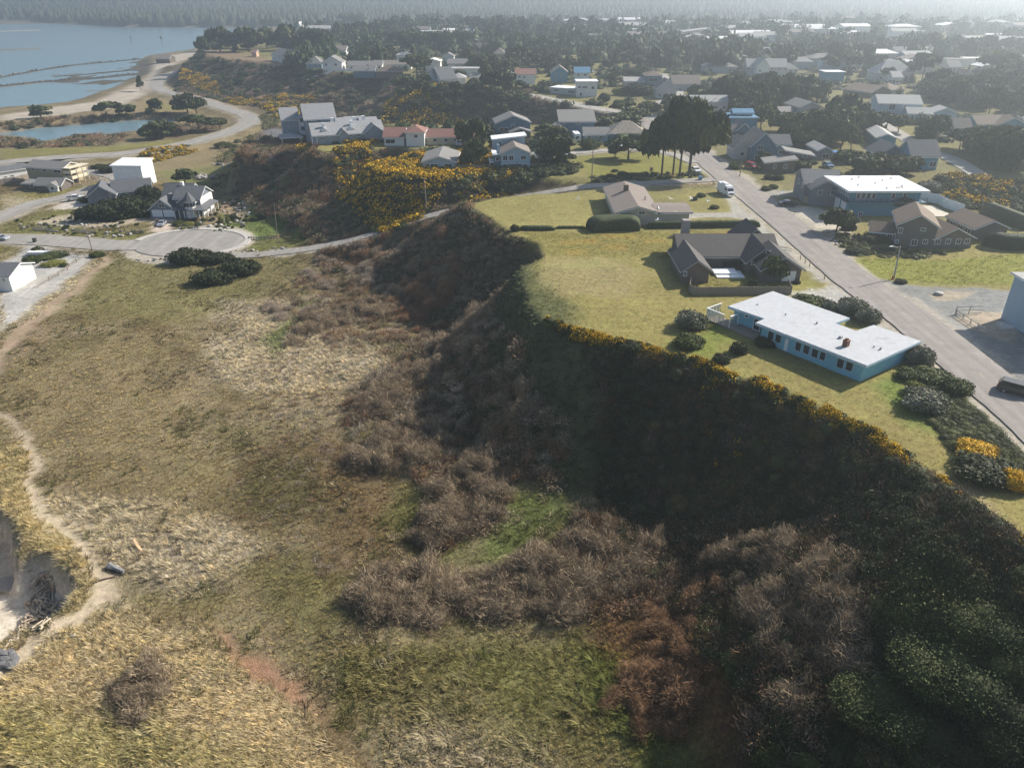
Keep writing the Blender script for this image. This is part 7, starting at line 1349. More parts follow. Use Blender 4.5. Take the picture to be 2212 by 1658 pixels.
pole(2, 1070, 500, 1070, 450, 'pole between the manor and the arched roof house'); pole(5, 2095, 160, 2090, 60, 'lamp post on the hotel drive', 'street_lamp', True, .1); pole(8, 1258, 200, 1258, 128, 'thin sign post at the street corner', r=.06)
for i, (a, b_) in enumerate([(2045, 860), (2087, 893), (2128, 925)]): pole(8, a, b_, a + 2, b_ - 30, ['short wooden verge post nearest the rail fence', 'short wooden verge post in the middle of three', 'short wooden verge post closest to the camera of three'][i], 'verge_post', r=.1)
pole(10, 418, 1110, 421, 1078, 'lone short wooden post on the verge beside the garage', 'verge_post', r=.1)

M_TYRE = M_RUBBER; M_CARGLASS = mat('car_glass', (.02, .025, .03), .05, .05, 1, .6)
def cyl_y(b, fr, x, z, r, y0, y1, n=14):
    b.prism([fr(x + r * math.cos(2 * math.pi * i / n), y0, z + r * math.sin(2 * math.pi * i / n)) for i in range(n)], [fr(x + r * math.cos(2 * math.pi * i / n), y1, z + r * math.sin(2 * math.pi * i / n)) for i in range(n)])
SHAPES = {'sedan': (4.5, 1.8, [(0, .35), (4.5, .35), (4.5, .75), (4.35, .9), (3.3, .98), (2.6, 1.42), (1.4, 1.45), (.55, 1.0), (0, .95)], (.75, 3.55), [(.75, 1.0), (3.15, 1.0), (2.55, 1.37), (1.45, 1.40)], .32),
          'pickup': (5.6, 1.95, [(0, .5), (5.6, .5), (5.6, 1.0), (5.4, 1.12), (4.1, 1.18), (3.55, 1.78), (2.0, 1.8), (1.85, 1.2), (0, 1.2)], (1.0, 4.6), [(2.1, 1.22), (3.95, 1.22), (3.45, 1.7), (2.15, 1.7)], .38),
          'suv': (4.9, 1.95, [(0, .42), (4.9, .42), (4.9, .9), (4.7, 1.05), (3.75, 1.12), (3.1, 1.7), (.5, 1.74), (.05, 1.15)], (.95, 3.95), [(.45, 1.16), (3.6, 1.16), (3.0, 1.62), (.65, 1.64)], .37),
          'van': (6.6, 2.05, [(0, .45), (6.6, .45), (6.6, 1.1), (6.3, 1.35), (5.6, 2.1), (5.2, 2.6), (.1, 2.7)], (1.2, 5.4), [(4.4, 1.5), (6.0, 1.5), (5.4, 2.15), (4.4, 2.2)], .36)}
def vehicle(kind, c, bx, by, yaw, m, label, name=None, z=None):
    u, v = P(c, bx, by); x, y, zg = G(u, v); L_, W_, prof, ax, glass, wr = SHAPES[kind]; ca, sa = math.cos(R(yaw)), math.sin(R(yaw))
    root = empty(name or {'sedan': 'car', 'suv': 'car'}.get(kind, kind), (x, y, zg + .1), R(yaw), label, {'van': 'van', 'pickup': 'pickup truck'}.get(kind, 'car'))
    fr = lambda a, b_, z_: (a - L_ / 2, b_, z_); b = MB(); n = len(prof)
    top = max(p[1] for p in prof); tap = lambda z_: W_ / 2 * (1 - .16 * max(0, (z_ - .9)) / (top - .8)) if kind != 'van' else W_ / 2 * (1 - .04 * z_)
    k = len(b.v); b.v += [fr(px, -tap(pz), pz) for px, pz in prof] + [fr(px, tap(pz), pz) for px, pz in prof]; b.f += [tuple(range(k + n - 1, k - 1, -1)), tuple(range(k + n, k + 2 * n))] + [(k + i, k + (i + 1) % n, k + n + (i + 1) % n, k + n + i) for i in range(n)]
    link('body', b.mesh('body', m, .04), root)
    for s in (-1, 1):
        g = MB(); q = [fr(px, s * (tap(pz) - .005), pz) for px, pz in glass]; g.prism(q, [(p[0], p[1] + s * .02, p[2]) for p in q]); link('side_window', g.mesh('side_window', M_CARGLASS), root)
        for a in ax:
            wb = MB(); cyl_y(wb, fr, a, wr, wr, s * (W_ / 2 - .2), s * (W_ / 2 + .03)); wo_ = link('wheel', wb.mesh('wheel', M_TYRE), root); rb = MB(); cyl_y(rb, fr, a, wr, wr * .55, s * (W_ / 2 + .03), s * (W_ / 2 + .05)); link('rim', rb.mesh('rim', M_METAL), wo_)
        lb = MB(); lb.box(fr, L_ - .06, L_ + .02, s * W_ * .42 - .18, s * W_ * .42 + .18, .68, .84); link('headlight', lb.mesh('headlight', M_WHITE), root)
        tb = MB(); tb.box(fr, -.03, .05, s * W_ * .42 - .12, s * W_ * .42 + .12, .75, .92); link('tail_light', tb.mesh('tail_light', _mats.get('red_paint')), root)
    def slab(i0, i1, nm, ins=.12, lo=.08, hi=.92):
        (x0, z0), (x1, z1) = prof[i0], prof[i1]; A = (x0 + (x1 - x0) * lo, z0 + (z1 - z0) * lo); B_ = (x0 + (x1 - x0) * hi, z0 + (z1 - z0) * hi); nx, nz = (z0 - z1), (x1 - x0); l = math.hypot(nx, nz); nx, nz = nx / l * .03, nz / l * .03
        if nz < 0: nx, nz = -nx, -nz
        g = MB(); q = [fr(A[0], -tap(A[1]) + ins, A[1]), fr(A[0], tap(A[1]) - ins, A[1]), fr(B_[0], tap(B_[1]) - ins, B_[1]), fr(B_[0], -tap(B_[1]) + ins, B_[1])]; g.prism([(p[0] - nx, p[1], p[2] - nz) for p in q], [(p[0] + nx, p[1], p[2] + nz) for p in q]); link(nm, g.mesh(nm, M_CARGLASS), root)
    if kind == 'sedan': slab(4, 5, 'windscreen'); slab(6, 7, 'rear_window')
    if kind == 'pickup':
        slab(4, 5, 'windscreen'); g = MB(); g.box(fr, .15, 1.8, -W_ / 2 + .15, W_ / 2 - .15, 1.19, 1.215); link('cargo_bed', g.mesh('cargo_bed', M_RUBBER), root)
    if kind == 'suv': slab(4, 5, 'windscreen'); slab(6, 7, 'rear_window')
    if kind == 'van':
        slab(3, 4, 'windscreen', .14, .2, 1.0); g = MB(); g.box(fr, 1.6, 3.8, -.55, .55, 2.64, 2.9); link('roof_box', g.mesh('roof_box', M_WHITE, .05), root); g = MB(); g.box(fr, 6.58, 6.66, -.5, .5, .7, 1.0); link('grille', g.mesh('grille', M_RUBBER), root)
    return root
P_WHITE = mat('car_white', (.72, .73, .74), .25, .03, 1, .5); P_SILV = mat('car_silver', (.42, .45, .5), .25, .03, 1, .5, .4); P_DARK = mat('car_dark', (.035, .032, .03), .2, .03, 1, .6); P_RED = mat('car_red', (.22, .02, .02), .25, .03, 1, .5); P_BLUEC = mat('car_blue', (.10, .20, .35), .3, .03)
vehicle('van', 8, 1365, 278, -78, P_WHITE, 'tall white camper van parked on the verge beside the street')
vehicle('sedan', 8, 1098, 78, -80, P_WHITE, 'white car parked beside the big cypress trunks'); vehicle('suv', 11, 2165, 735, -38, P_DARK, 'dark brown sport utility car driving at the right photo edge')
vehicle('pickup', 5, 583, 596, 24, P_WHITE, 'white pickup truck parked at the roadside on the flats'); vehicle('sedan', 5, 1252, 792, -82, P_SILV, 'silver blue car on the brick driveway of the turret house'); vehicle('sedan', 5, 12, 905, -8, P_SILV, 'silver car cut off by the left photo edge')
vehicle('suv', 6, 1918, 462, -85, P_WHITE, 'white car beside the round pine at the red roofed house'); vehicle('suv', 9, 368, 640, -70, P_RED, 'dark red car parked in the drive across the street'); vehicle('sedan', 9, 885, 632, -85, P_BLUEC, 'pale blue car half hidden behind the grey gabled house roof')
vehicle('sedan', 3, 778, 562, -85, P_WHITE, 'tiny white car far up the inland road'); vehicle('sedan', 10, 85, 455, 0, P_DARK, 'small dark vehicle standing on the concrete drive'); vehicle('sedan', 2, 1115, 505, 0, P_WHITE, 'white car parked between the pole and the arched roof house')
def camper(c, bx, by, yaw, L_, h, label, name):
    x, y, z = GC(c, bx, by); root = empty(name, (x, y, z), R(yaw), label, 'camper'); fr = lambda a, b_, q: (a - L_ / 2, b_, q)
    b = MB(); b.prism([fr(0, -1.2, .6), fr(L_, -1.2, .6), fr(L_, 1.2, .6), fr(0, 1.2, .6)], [fr(.1, -1.15, h), fr(L_ - .5, -1.15, h), fr(L_ - .5, 1.15, h), fr(.1, 1.15, h)]); link('body', b.mesh('body', M_WHITE, .15), root)
    for s in (-1, 1):
        for a in (L_ * .42, L_ * .55): q = MB(); cyl_y(q, fr, a, .38, .38, s * .95, s * 1.22); link('wheel', q.mesh('wheel', M_TYRE), root)
        for a in (.8, L_ * .6): q = MB(); q.box(fr, a, a + 1.1, s * 1.2 - .02, s * 1.2 + .02, 1.5, 2.1); link('window', q.mesh('window', M_CARGLASS), root)
    q = MB(); q.box(fr, -.02, .06, -.6, .6, 1.6, 2.2); link('rear_window', q.mesh('rear_window', M_CARGLASS), root); q = MB(); q.box(fr, L_ * .4, L_ * .4 + .7, -.35, .35, h - .02, h + .25); link('roof_unit', q.mesh('roof_unit', M_WHITE, .04), root); q = MB(); q.box(fr, .0, L_ - .1, -1.215, -1.2, 1.05, 1.2); link('stripe', q.mesh('stripe', P_BLUEC), root)
camper(7, 1128, 425, 95, 6.5, 3.1, 'white camping trailer seen end on beside the clipped block hedge', 'travel_trailer'); camper(9, 1665, 410, -4, 9.5, 3.3, 'long white motorhome parked among pines near the dark garages', 'motorhome')
x, y, z = GC(5, 300, 1012); b = MB(); b.prism([(x - 2.6, y - .6, z), (x + 1.6, y - .7, z), (x + 2.8, y, z), (x + 1.6, y + .7, z), (x - 2.6, y + .6, z)], [(x - 2.8, y - .9, z + .8), (x + 1.8, y - .95, z + .8), (x + 3.3, y, z + .95), (x + 1.8, y + .95, z + .8), (x - 2.8, y + .9, z + .8)]); tag(b.build('boat', M_WHITE, None, .05), 'small white boat shape lying on the gravel lot', 'boat')
x, y, z = GC(5, 272, 922); b = MB(); b.prism([(x - .35, y - .35, z), (x + .35, y - .35, z), (x + .35, y + .35, z), (x - .35, y + .35, z)], [(x - .42, y - .42, z + 1.15), (x + .42, y - .42, z + 1.15), (x + .42, y + .42, z + 1.15), (x - .42, y + .42, z + 1.15)]); b.box(ident, x - .46, x + .46, y - .46, y + .46, z + 1.16, z + 1.26); tag(b.build('waste_bin', P_DARK), 'dark wheeled waste bin standing on the left road', 'bin')
x, y, z = GC(8, 1140, 150); b = MB(); b.prism([(x - .4, y - .4, z), (x + .4, y - .4, z), (x + .4, y + .4, z), (x - .4, y + .4, z)], [(x - .5, y - .5, z + 1.2), (x + .5, y - .5, z + 1.2), (x + .5, y + .5, z + 1.2), (x - .5, y + .5, z + 1.2)]); tag(b.build('waste_bin', P_BLUEC), 'blue bin at the kerb below the white parked car', 'bin')

# people (skinned figures)
M_SKIN = mat('skin', (.45, .28, .2), .7)
def person(x, y, z, yaw, label, top, legs, stride=.18):
    root = empty('person', (x, y, z), R(yaw), label, 'person')
    def skin(name, pts, edges, rad, m, rt):
        me = bpy.data.meshes.new(name); me.from_pydata(pts, edges, []); o = bpy.data.objects.new(name, me); COL.objects.link(o); o.parent = root; me.materials.append(m)
        md = o.modifiers.new('skin', 'SKIN'); me.skin_vertices or 0
        for i, r in enumerate(rad): me.skin_vertices[0].data[i].radius = (r, r)
        me.skin_vertices[0].data[rt].use_root = True; s = o.modifiers.new('sub', 'SUBSURF'); s.levels = s.render_levels = 1; return o
    st = stride
    pts = [(0, 0, .95), (0, 0, 1.2), (0, 0, 1.42), (0, .01, 1.55), (0, .02, 1.66), (-.1, st * .3, .5), (-.1, st, .08), (.1, -st * .3, .5), (.1, -st, .08), (-.2, 0, 1.4), (-.26, -.08, 1.12), (-.26, .04, .88), (.2, 0, 1.4), (.26, .08, 1.12), (.26, .12, .88), (-.1, 0, .9), (.1, 0, .9), (-.1, st + .14, .04), (.1, -st + .14, .04)]
    ed = [(0, 1), (1, 2), (2, 3), (3, 4), (0, 15), (15, 5), (5, 6), (6, 17), (0, 16), (16, 7), (7, 8), (8, 18), (2, 9), (9, 10), (10, 11), (2, 12), (12, 13), (13, 14)]
    skin('body', pts, ed, [.13, .12, .13, .05, .1, .065, .045, .065, .045, .06, .045, .035, .06, .045, .035, .09, .09, .04, .04], M_SKIN, 0)
    skin('jacket', [(0, 0, .92), (0, 0, 1.2), (0, 0, 1.44), (-.205, 0, 1.41), (-.265, -.08, 1.12), (-.265, .03, .93), (.205, 0, 1.41), (.265, .08, 1.12), (.265, .11, .93)], [(0, 1), (1, 2), (2, 3), (3, 4), (4, 5), (2, 6), (6, 7), (7, 8)], [.16, .155, .15, .08, .065, .055, .08, .065, .055], top, 0)
    skin('trousers', [(0, 0, .95), (-.1, 0, .88), (-.1, st * .3, .5), (-.1, st, .12), (.1, 0, .88), (.1, -st * .3, .5), (.1, -st, .12)], [(0, 1), (1, 2), (2, 3), (0, 4), (4, 5), (5, 6)], [.15, .11, .08, .065, .11, .08, .065], legs, 0)
    skin('hair', [(0, -.02, 1.68), (0, 0, 1.75)], [(0, 1)], [.105, .075], P_DARK, 0)
for (c, bx, by, lab, t_, l_, yaw) in [(7, 1797, 705, 'person in a light top walking on the field, left of the pair', mat('light_cloth', (.5, .45, .42), .9), P_DARK, 160), (7, 1811, 708, 'person in dark red walking on the field, right of the pair', mat('dark_red_cloth', (.2, .05, .06), .9), mat('navy_cloth', (.03, .04, .08), .9), 160),
                                      (5, 1212, 778, 'person in dark clothes standing left of the silver car', P_DARK, P_DARK, 30), (5, 1224, 780, 'person in a brown jacket standing close beside the silver car', mat('brown_cloth', (.14, .09, .06), .9), P_DARK, -20)]:
    x, y, z = GC(c, bx, by); person(x, y, z + .02, yaw, lab, t_, l_)

# gulls in flight
M_GULL = mat('gull_white', (.8, .8, .8), .7); M_GULLG = mat('gull_grey', (.4, .42, .45), .7)
gb = MB(); 
def ell(b, c, r, n=8, m=5):
    V0 = len(b.v)
    for j in range(m + 1):
        th = math.pi * j / m
        for i in range(n): a = 2 * math.pi * i / n; b.v.append((c[0] + r[0] * math.cos(th), c[1] + r[1] * math.sin(th) * math.cos(a), c[2] + r[2] * math.sin(th) * math.sin(a)))
    for j in range(m):
        for i in range(n): b.f.append((V0 + j * n + i, V0 + j * n + (i + 1) % n, V0 + (j + 1) * n + (i + 1) % n, V0 + (j + 1) * n + i))
ell(gb, (0, 0, 0), (.30, .085, .08)); ell(gb, (.27, 0, .04), (.09, .055, .055)); gb.prism([(-.25, -.03, 0), (-.42, -.1, 0), (-.42, .1, 0), (-.25, .03, 0)], [(-.25, -.03, .02), (-.42, -.1, .015), (-.42, .1, .015), (-.25, .03, .02)]); gb.tube((.34, 0, .03), (.42, 0, .01), .015, .004, 5)
GB = gb.mesh('body', M_GULL); wingm = []
for s in (-1, 1):
    w_ = MB(); w_.prism([(.12, s * .05, .03), (-.1, s * .05, .03), (-.08, s * .42, .16), (.16, s * .42, .17)], [(.12, s * .05, .05), (-.1, s * .05, .045), (-.08, s * .42, .175), (.16, s * .42, .19)]); w_.prism([(.16, s * .42, .17), (-.08, s * .42, .16), (-.14, s * .82, .1)], [(.16, s * .42, .19), (-.08, s * .42, .175), (-.14, s * .82, .112)]); wingm.append(w_.mesh('wing', M_GULLG if s < 0 else M_GULL))
GU = [(7, 1145, 940, 3, 'white gull gliding above the mown lawn left of the long tan house'), (7, 1053, 541, 8, 'white gull flying beside the dark pine of the tall blue house'), (7, 1535, 465, 9, 'white gull flying above the flat topped pine'), (8, 870, 312, 3, 'white gull over the lawn right of the long tan house'), (8, 1060, 312, 3, 'white gull beside the tiny dark shrub near the van'), (8, 1212, 330, 3, 'white gull with spread wings low over the lawn strip'),
      (8, 755, 505, 4, 'white gull in front of the dark pruned shrub'), (10, 287, 1208, 3, 'white gull over the gravel by the white flat roof'), (5, 345, 590, 3, 'white gull above the grass beside the left road'), (10, 25, 338, 4, 'white gull over the gravel garden of the grey gabled house'), (5, 828, 438, 2, 'white gull near the brown rail fence on the flats'), (7, 1860, 1130, 3, 'white gull beside the hedge end in front of the side wing')]
for i, (c, a, b_, hh, lab) in enumerate(GU[:11]):
    u, v = P(c, a, b_); g = G(u, v); x, y = at(u, v, g[2] + hh); o = empty('gull', (x, y, g[2] + hh), random.uniform(0, 6.28), lab, 'gull', 'gulls gliding over the bluff'); o.rotation_euler[0] = random.uniform(-.4, .4); o.scale = (1.15,) * 3; link('body', GB, o); link('wing', wingm[0], o); link('wing', wingm[1], o)

# rocks
def rock_mesh(seed, col):
    st = np.random.default_rng(seed); bm = bmesh.new(); bmesh.ops.create_icosphere(bm, subdivisions=2, radius=1); me = bpy.data.meshes.new('rock')
    pl = [(Vector(st.normal(size=3)).normalized(), st.uniform(.55, .85)) for _ in range(9)]
    for v in bm.verts:
        for n_, d_ in pl:
            e = v.co.dot(n_) - d_
            if e > 0: v.co -= n_ * e
        v.co.z *= .75
    bm.to_mesh(me); bm.free(); me.materials.append(mat('rock_%d' % (seed % 3), col, .9, .25, 4)); return me
RK = [rock_mesh(i, [(.30, .28, .26), (.42, .40, .37), (.12, .12, .125)][i % 3]) for i in range(6)]
def rocks(n, poly, crop, z, r0, r1, label, group):
    q = sample_poly(U(poly, z, crop), n, 30)
    for i, (x, y) in enumerate(q):
        o = link('rock', RK[i % 6]); r = rng.uniform(r0, r1); o.location = (x, y, float(hz(x, y)) + r * .25); o.scale = (r, r * rng.uniform(.7, 1.2), r * rng.uniform(.7, 1.3)); o.rotation_euler = (0, 0, rng.uniform(0, 6.28)); tag(o, label, 'rock', group)
rocks(60, [(20, 790), (240, 740), (600, 700), (700, 760), (860, 800), (1130, 840), (820, 900), (400, 860), (150, 830)], 5, 3, .35, .8, 'grey garden boulder left of the driveway', 'boulders of the left garden')
rocks(70, [(1300, 790), (1340, 830), (1560, 830), (1760, 850), (1900, 800), (2000, 700), (1860, 620), (1760, 600), (1700, 640), (1560, 740)], 5, 3, .35, .8, 'garden boulder on the terraces right of the driveway', 'boulders of the right garden')
rocks(16, [(1740, 985), (2212, 975), (2212, 1000), (1740, 1010)], 5, 3, .35, .6, 'boulder lining the ravine road', 'boulders lining the ravine road')
rocks(14, [(1030, 1050), (1320, 1045), (1320, 1065), (1040, 1065)], 5, 3, .3, .55, 'small boulder at the meadow edge below the cul de sac', 'boulders below the cul de sac')
rocks(22, [(1620, 280), (1780, 290), (1960, 300), (1900, 330), (1640, 315)], 5, 4, .6, 1.1, 'pale boulder of the upper pile below the hotel', 'upper riprap boulders'); rocks(20, [(1480, 380), (1560, 370), (1680, 410), (1560, 440), (1500, 430)], 5, 4, .7, 1.2, 'pale boulder of the pile behind the turret house', 'lower riprap boulders')
rocks(10, [(450, 730), (530, 740), (600, 860), (560, 830)], 10, 20, .3, .5, 'dark stone edging the corner bed of the shingle house', 'stones of the corner bed'); rocks(14, [(0, 590), (80, 600), (100, 660), (0, 680)], 0, 1, .2, .2, '', '') if False else None
x, y, z = GC(10, 1440, 1250); o = link('rock', RK[1]); o.location = (x, y, z + .2); o.scale = (.9, .7, .6); tag(o, 'pale boulder on the sandy island of the gravel lot', 'rock')
x, y, z = GC(12, 60, 560); o = link('rock', RK[0]); o.location = (x, y, z + .1); o.scale = (2.6, 2.0, 1.5); tag(o, 'large pale green boulder in the sand hollow', 'rock')
for i, (a, b_) in enumerate([(30, 990), (80, 1010), (50, 1040), (10, 1050), (60, 990), (20, 1020), (90, 1035), (5, 985)]):
    x, y, z = GC(12, a, b_); o = link('rock', RK[2 + 3 * (i % 2)]); o.location = (x, y, z + .3); o.scale = (.6 + .08 * i, .6, .5); o.rotation_euler = (0, 0, i * 1.3); tag(o, 'blue grey beach boulder at the lower rim of the sand hollow', 'rock', 'boulders at the hollow rim')
# garden planting
for i, (a, b_) in enumerate(sample_poly(U([(30, 780), (250, 730), (700, 690), (1100, 770), (1130, 840), (820, 900), (300, 860)], 3, 5), 45, 30)):
    o = link('garden_shrub', LB[(['lime', 'green', 'dark'][i % 3], i % 2)]); r = rng.uniform(.4, 1.0); o.location = (a, b_, float(hz(a, b_))); o.scale = (r, r, r * .9); tag(o, 'small garden shrub in the beds left of the driveway', 'shrub', 'shrubs of the left garden')
for i, (a, b_) in enumerate(sample_poly(U([(1310, 760), (1400, 830), (1780, 850), (2050, 760), (2100, 660), (1860, 600), (1740, 600), (1560, 740)], 3, 5), 70, 30)):
    o = link('garden_shrub', LB[(['lime', 'green', 'dark'][i % 3], i % 2)]); r = rng.uniform(.45, 1.1); o.location = (a, b_, float(hz(a, b_))); o.scale = (r, r, r * .9); tag(o, 'small garden shrub on the terraces right of the driveway', 'shrub', 'shrubs of the right garden')

# driftwood
M_DRIFT = mat('driftwood', (.42, .35, .27), .9, .25, 3); M_DRIFTG = mat('weathered_log', (.20, .20, .205), .9, .3, 3)
def log(c, x0, y0, x1, y1, r, label, m=None, group=None, h=0):
    a = GC(c, x0, y0); b_ = GC(c, x1, y1); b = MB(); A = Vector(a) + Vector((0, 0, r * .7 + h)); B_ = Vector(b_) + Vector((0, 0, r * .7 + h)); d = B_ - A; mid = A + d * .5 + Vector((0, 0, d.length * .03)); root = Vector(A)
    N_ = 9; ring = []; u = d.normalized().orthogonal().normalized(); w_ = d.normalized().cross(u)
    for k in range(6):
        t = k / 5; c_ = A + d * t + Vector((0, 0, math.sin(t * math.pi) * .04 * d.length)) - root; rr = r * (1 - .35 * t) * (1.25 if k == 0 else 1); ring.append([c_ + (u * math.cos(q) + w_ * math.sin(q)) * rr * (1 + .18 * math.sin(3 * q + k)) for q in [2 * math.pi * i / N_ for i in range(N_)]])
    for k in range(6): b.v += [tuple(p) for p in ring[k]]
    b.f.append(tuple(range(N_ - 1, -1, -1))); b.f.append(tuple(5 * N_ + i for i in range(N_)))
    for k in range(5):
        for i in range(N_): b.f.append((k * N_ + i, k * N_ + (i + 1) % N_, (k + 1) * N_ + (i + 1) % N_, (k + 1) * N_ + i))
    o = b.build('driftwood_log', m or M_DRIFT); o.location = root; tag(o, label, 'log', group)
log(12, 200, 568, 255, 500, .42, 'broad pale driftwood plank log upright in the sand hollow'); log(12, 655, 455, 748, 490, .38, 'thick grey weathered log on the path edge', M_DRIFTG); log(12, 800, 308, 850, 366, .33, 'tan log lying in the straw coloured grass', mat('tan_log', (.5, .34, .2), .85)); log(12, 430, 878, 455, 862, .2, 'short white log beside the lower footpath', M_WHITE)
log(12, 555, 548, 690, 512, .10, 'thin dark branch lying across the footpath', mat('dark_branch', (.09, .07, .05), .9)); log(12, 872, 800, 880, 788, .12, 'small white stick in the meadow grass'); log(12, 1545, 1, 1550, 1, .05, '') if False else None
for (x0, y0, x1, y1, r) in [(170, 690, 200, 640, .3), (195, 640, 300, 560, .16), (150, 690, 180, 720, .12)]: log(12, x0, y0, x1, y1, r, 'large bleached log beside the driftwood heap', None, 'large heap logs', .2)
q = sample_poly([P(12, a, b_) for a, b_ in [(230, 520), (340, 515), (330, 620), (300, 760), (250, 840), (130, 840), (160, 740), (220, 650)]], 150, 12)
for i, (u, v) in enumerate(q):
    a = rng.normal(1.0, .8); l = rng.uniform(8, 34); A = (u, v); B_ = (u + l * math.cos(a), v - l * math.sin(a)); g0 = G(*A); g1 = G(*B_)
    if abs(g0[2] - g1[2]) > .8: continue
    CROP[99] = (0, 0, 2212 / .8848); log(99, *A, *B_, rng.uniform(.05, .16), 'bleached driftwood stick in the heap under the sand bank', None, 'driftwood sticks of the heap', rng.uniform(.05, .5))
q = sample_poly([P(12, a, b_) for a, b_ in [(0, 980), (80, 870), (130, 850), (110, 900), (20, 970)]], 14, 12)
for i, (u, v) in enumerate(q): a = rng.normal(.9, .3); l = rng.uniform(8, 20); log(99, u, v, u + l * math.cos(a), v - l * math.sin(a), rng.uniform(.07, .16), 'bleached driftwood stick at the lower left of the hollow', None, 'driftwood sticks at lower left', .1)
# bay markers, stakes, far town roofs
for i, (a, b_, h_) in enumerate([(1015, 325, 26), (1250, 330, 30)]):
    x, y = at(*P(1, a, b_), 0); root = empty('channel_marker', (x, y, 0), 0, ['left channel marker standing in the bay', 'right channel marker standing in the bay'][i], 'marker'); b = MB(); b.tube((x, y, -1.8), (x, y, 7), .5, .4, 6); o = b.build('pile', M_POLE, root); o.location = -root.location; b = MB(); b.box(ident, x - 1.3, x + 1.3, y - .1, y + .1, 5, 8); o = b.build('board', M_WHITE if i == 0 else M_POLE, root); o.location = -root.location
for i in range(16):
    x, y = at(*P(1, 400 + i * 14 + (i > 5) * 20, 590 + (i % 3) * 5 - i), 0); b = MB(); b.tube((x, y, -1.8), (x, y, 1.6 + .4 * (i % 3)), .22, .18, 6); o = b.build('old_piling', M_POLE); tag(o, 'old wooden piling in the shallow water between the jetties', 'piling', 'pilings between the jetties')
for i, L_ in enumerate(banks[:2]):
    S_ = smooth_line([(*p, 0) for p in L_], 3.2); q = S_[:, :2] + rng.normal(size=(len(S_), 2)) * 1.3; vs = []; rd = rng.uniform(.6, 1.7, len(q)); T_ = core((0, 0, 0), (1, 1, .8), (.11, .10, .085), 7, 4)
    stuff('jetty_rocks', ['dark rocks heaped along the upper broken jetty', 'dark rocks heaped along the lower broken jetty'][i], [replicate(T_, np.stack([q[:, 0], q[:, 1], np.full(len(q), .2)], 1), rd, rng.uniform(0, 6.28, len(q)), np.ones((len(q), 3)) * rng.uniform(.6, 1.6, (len(q), 1)))], M_ROCK)
FR = [(3, 985, 300, 130, 9, 'W'), (3, 1240, 218, 180, 6, 'W'), (3, 750, 330, 120, 5, 'T'), (3, 380, 320, 60, 5, 'T'), (3, 1310, 305, 100, 4, 'W'), (3, 1660, 295, 110, 4, 'W'), (3, 1750, 278, 100, 4, 'W'), (3, 1980, 355, 140, 4, 'W'), (3, 1560, 310, 90, 4, 'T'), (3, 1720, 220, 130, 5, 'W'), (3, 1880, 165, 100, 5, 'W'), (3, 2060, 465, 90, 6, 'W'), (3, 1420, 262, 180, 4, 'T'), (3, 1960, 300, 160, 4, 'W'), (3, 1600, 262, 130, 4, 'T'), (3, 2100, 150, 80, 5, 'W'), (3, 1830, 262, 140, 4, 'T'),
      (4, 200, 165, 80, 6, 'W'), (4, 0, 165, 90, 6, 'W'), (4, 40, 222, 110, 6, 'T'), (4, 390, 212, 90, 5, 'W'), (4, 180, 262, 90, 8, 'B'), (4, 520, 165, 50, 5, 'W'), (4, 600, 168, 60, 5, 'W'), (4, 870, 410, 160, 6, 'B'), (4, 1200, 445, 100, 5, 'T'), (4, 880, 320, 80, 6, 'T'), (4, 1470, 420, 90, 8, 'B'), (4, 280, 270, 120, 4, 'W'), (2, 885, 75, 45, 6, 'W'), (2, 1620, 105, 60, 5, 'W'), (2, 1280, 75, 80, 5, 'T'), (2, 1850, 290, 60, 7, 'T'), (2, 1420, 210, 110, 5, 'T'), (2, 130, 195, 60, 6, 'W'), (2, 470, 200, 90, 6, 'T'), (2, 330, 130, 50, 6, 'T'), (1, 870, 125, 45, 5, 'W'), (1, 1500, 165, 40, 4, 'W'), (1, 1160, 160, 30, 4, 'W')]
WMS = {'W': M_WHITE, 'T': W_CREAM, 'B': W_LBLUE}
for i, (c, a, b_, w_, h_, k) in enumerate(FR):
    u0, v0 = P(c, a, b_); u1, _ = P(c, a + w_, b_); g = G(u0, v0); z_ = g[2]; x0, y0 = at(u0, v0, z_); x1, y1 = at(u1, v0, z_)
    if x1 - x0 > 260: continue
    side = 'left' if u0 < 900 else 'right' if u0 > 1700 else 'middle'
    root = empty('distant_building', ((x0 + x1) / 2, y0, z_), 0, '%s low %s building in the %s haze' % (['first', 'second', 'third', 'fourth', 'fifth', 'sixth', 'seventh', 'eighth', 'ninth', 'tenth', 'eleventh', 'twelfth', 'thirteenth', 'fourteenth', 'fifteenth', 'sixteenth', 'seventeenth', 'eighteenth', 'nineteenth', 'twentieth'][i % 20] + (' nearer' if y0 < 620 else ' farther'), {'W': 'white roofed', 'T': 'cream', 'B': 'pale blue'}[k], side), 'building', 'distant town buildings')
    vol(root, (x0, y0), 0, x1 - x0, min(30, (x1 - x0) * .6), z_, h_, 'gx' if i % 3 else 'flat', 2.5 if i % 3 else 0, WMS[k], R_WHITE if k == 'W' else R_PALE, trim=False)

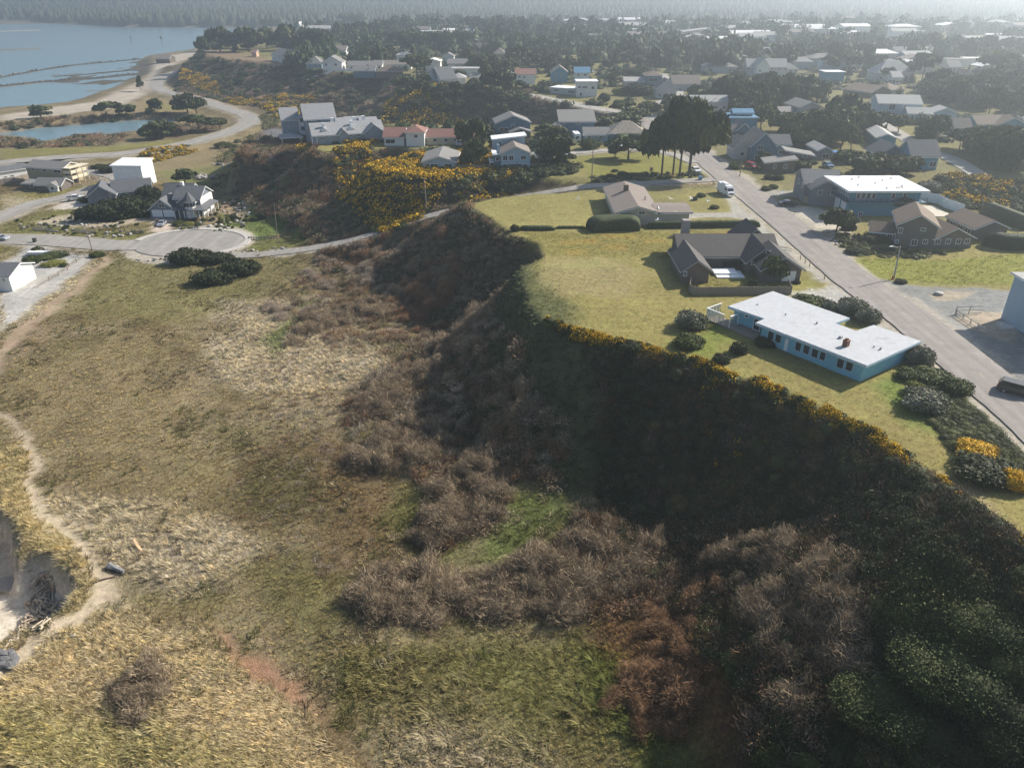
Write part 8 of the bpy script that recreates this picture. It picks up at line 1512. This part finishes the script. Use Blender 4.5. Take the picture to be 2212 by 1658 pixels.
got = []; tries = 0
WC = [M_WHITE, W_CREAM, W_PALE, W_LBLUE, W_WHITE]; RC = [R_PALE, R_GREY, R_WHITE, R_TAUPE, R_PALE, RM('pale_metal', (.7, .7, .7), .05)]  # wall and roof colours cycled through; the metal is the palest roof
while len(got) < 95 and tries < 5000:
    tries += 1; v_ = 42 + 120 * rng.uniform() ** 1.5; u_ = rng.uniform(560 if v_ < 110 else 1500, 2212); x, y, z = G(u_, v_)
    if z < 17 or y > 2200 or any(abs(u_ - a) < 26 and abs(v_ - b_) < 7 for a, b_ in got) or near_foot(x, y, 12, BFOOT) or np.min((ROADPTS[:, 0] - x) ** 2 + (ROADPTS[:, 1] - y) ** 2) < 200: continue
    got.append((u_, v_)); w_ = rng.uniform(12, 22) * (1 + (y > 700) * rng.uniform(0, 1.6)); k = len(got); h_ = rng.uniform(3, 5.5) + (y > 700) * 3
    root = empty('distant_building', (x + w_ / 2, y, z), 0, ('small' if w_ < 20 else 'broad') + ' pale roofed building among the %s trees' % ('farthest' if y > 1100 else 'far' if y > 650 else 'middle distance'), 'building', 'pale roofs across the town')
    vol(root, (x, y), rng.uniform(-.15, .15), w_, min(26, w_ * .65), z, h_, ['gx', 'gy', 'hip', 'gx', 'flat'][k % 5], 2.6 if k % 5 != 4 else 0, WC[k % 5], RC[k % 6], trim=False)
# ------------------------------------------------------------------ labels that would repeat get their place in the row
bpy.context.view_layer.update()
ONE = 'first second third fourth fifth sixth seventh eighth ninth tenth eleventh twelfth thirteenth fourteenth fifteenth sixteenth seventeenth eighteenth nineteenth'.split()
TENS = 'twenty thirty forty fifty sixty seventy eighty ninety'.split(); TENO = 'twentieth thirtieth fortieth fiftieth sixtieth seventieth eightieth ninetieth'.split()
def ordinal(k):
    if k < 20: return ONE[k - 1]
    return TENO[k // 10 - 2] if k % 10 == 0 else TENS[k // 10 - 2] + ' ' + ONE[k % 10 - 1]
byl = {}
for o in sc.objects:
    if o.parent is None and 'label' in o and 'category' in o and o.get('kind') is None: byl.setdefault(o['label'], []).append(o)
for l, os_ in byl.items():
    if len(os_) < 2: continue
    os_.sort(key=lambda o: proj(*o.location[:])[0]); n = len(os_)
    for i, o in enumerate(os_):
        t = 'leftmost' if i == 0 else 'rightmost' if i == n - 1 else ordinal(i + 1) + ' from left' if i < n / 2 else ordinal(n - i) + ' from right'
        o['label'] = l + ', ' + t

# ------------------------------------------------------------------ haze
hb = MB(); hb.box(ident, -5950, 5950, -200, 5200, -4, 175); hm_ = bpy.data.materials.new('haze_air'); hm_.use_nodes = True; N, L = nodes(hm_); N.remove(N['Principled BSDF'])
pv = N.new('ShaderNodeVolumePrincipled'); pv.inputs['Color'].default_value = (.80, .91, 1.0, 1); pv.inputs['Density'].default_value = HAZE_DENSITY; pv.inputs['Anisotropy'].default_value = .68
L.new(pv.outputs[0], N['Material Output'].inputs['Volume']); ho = hb.build('haze', hm_); tag(ho, kind='stuff')
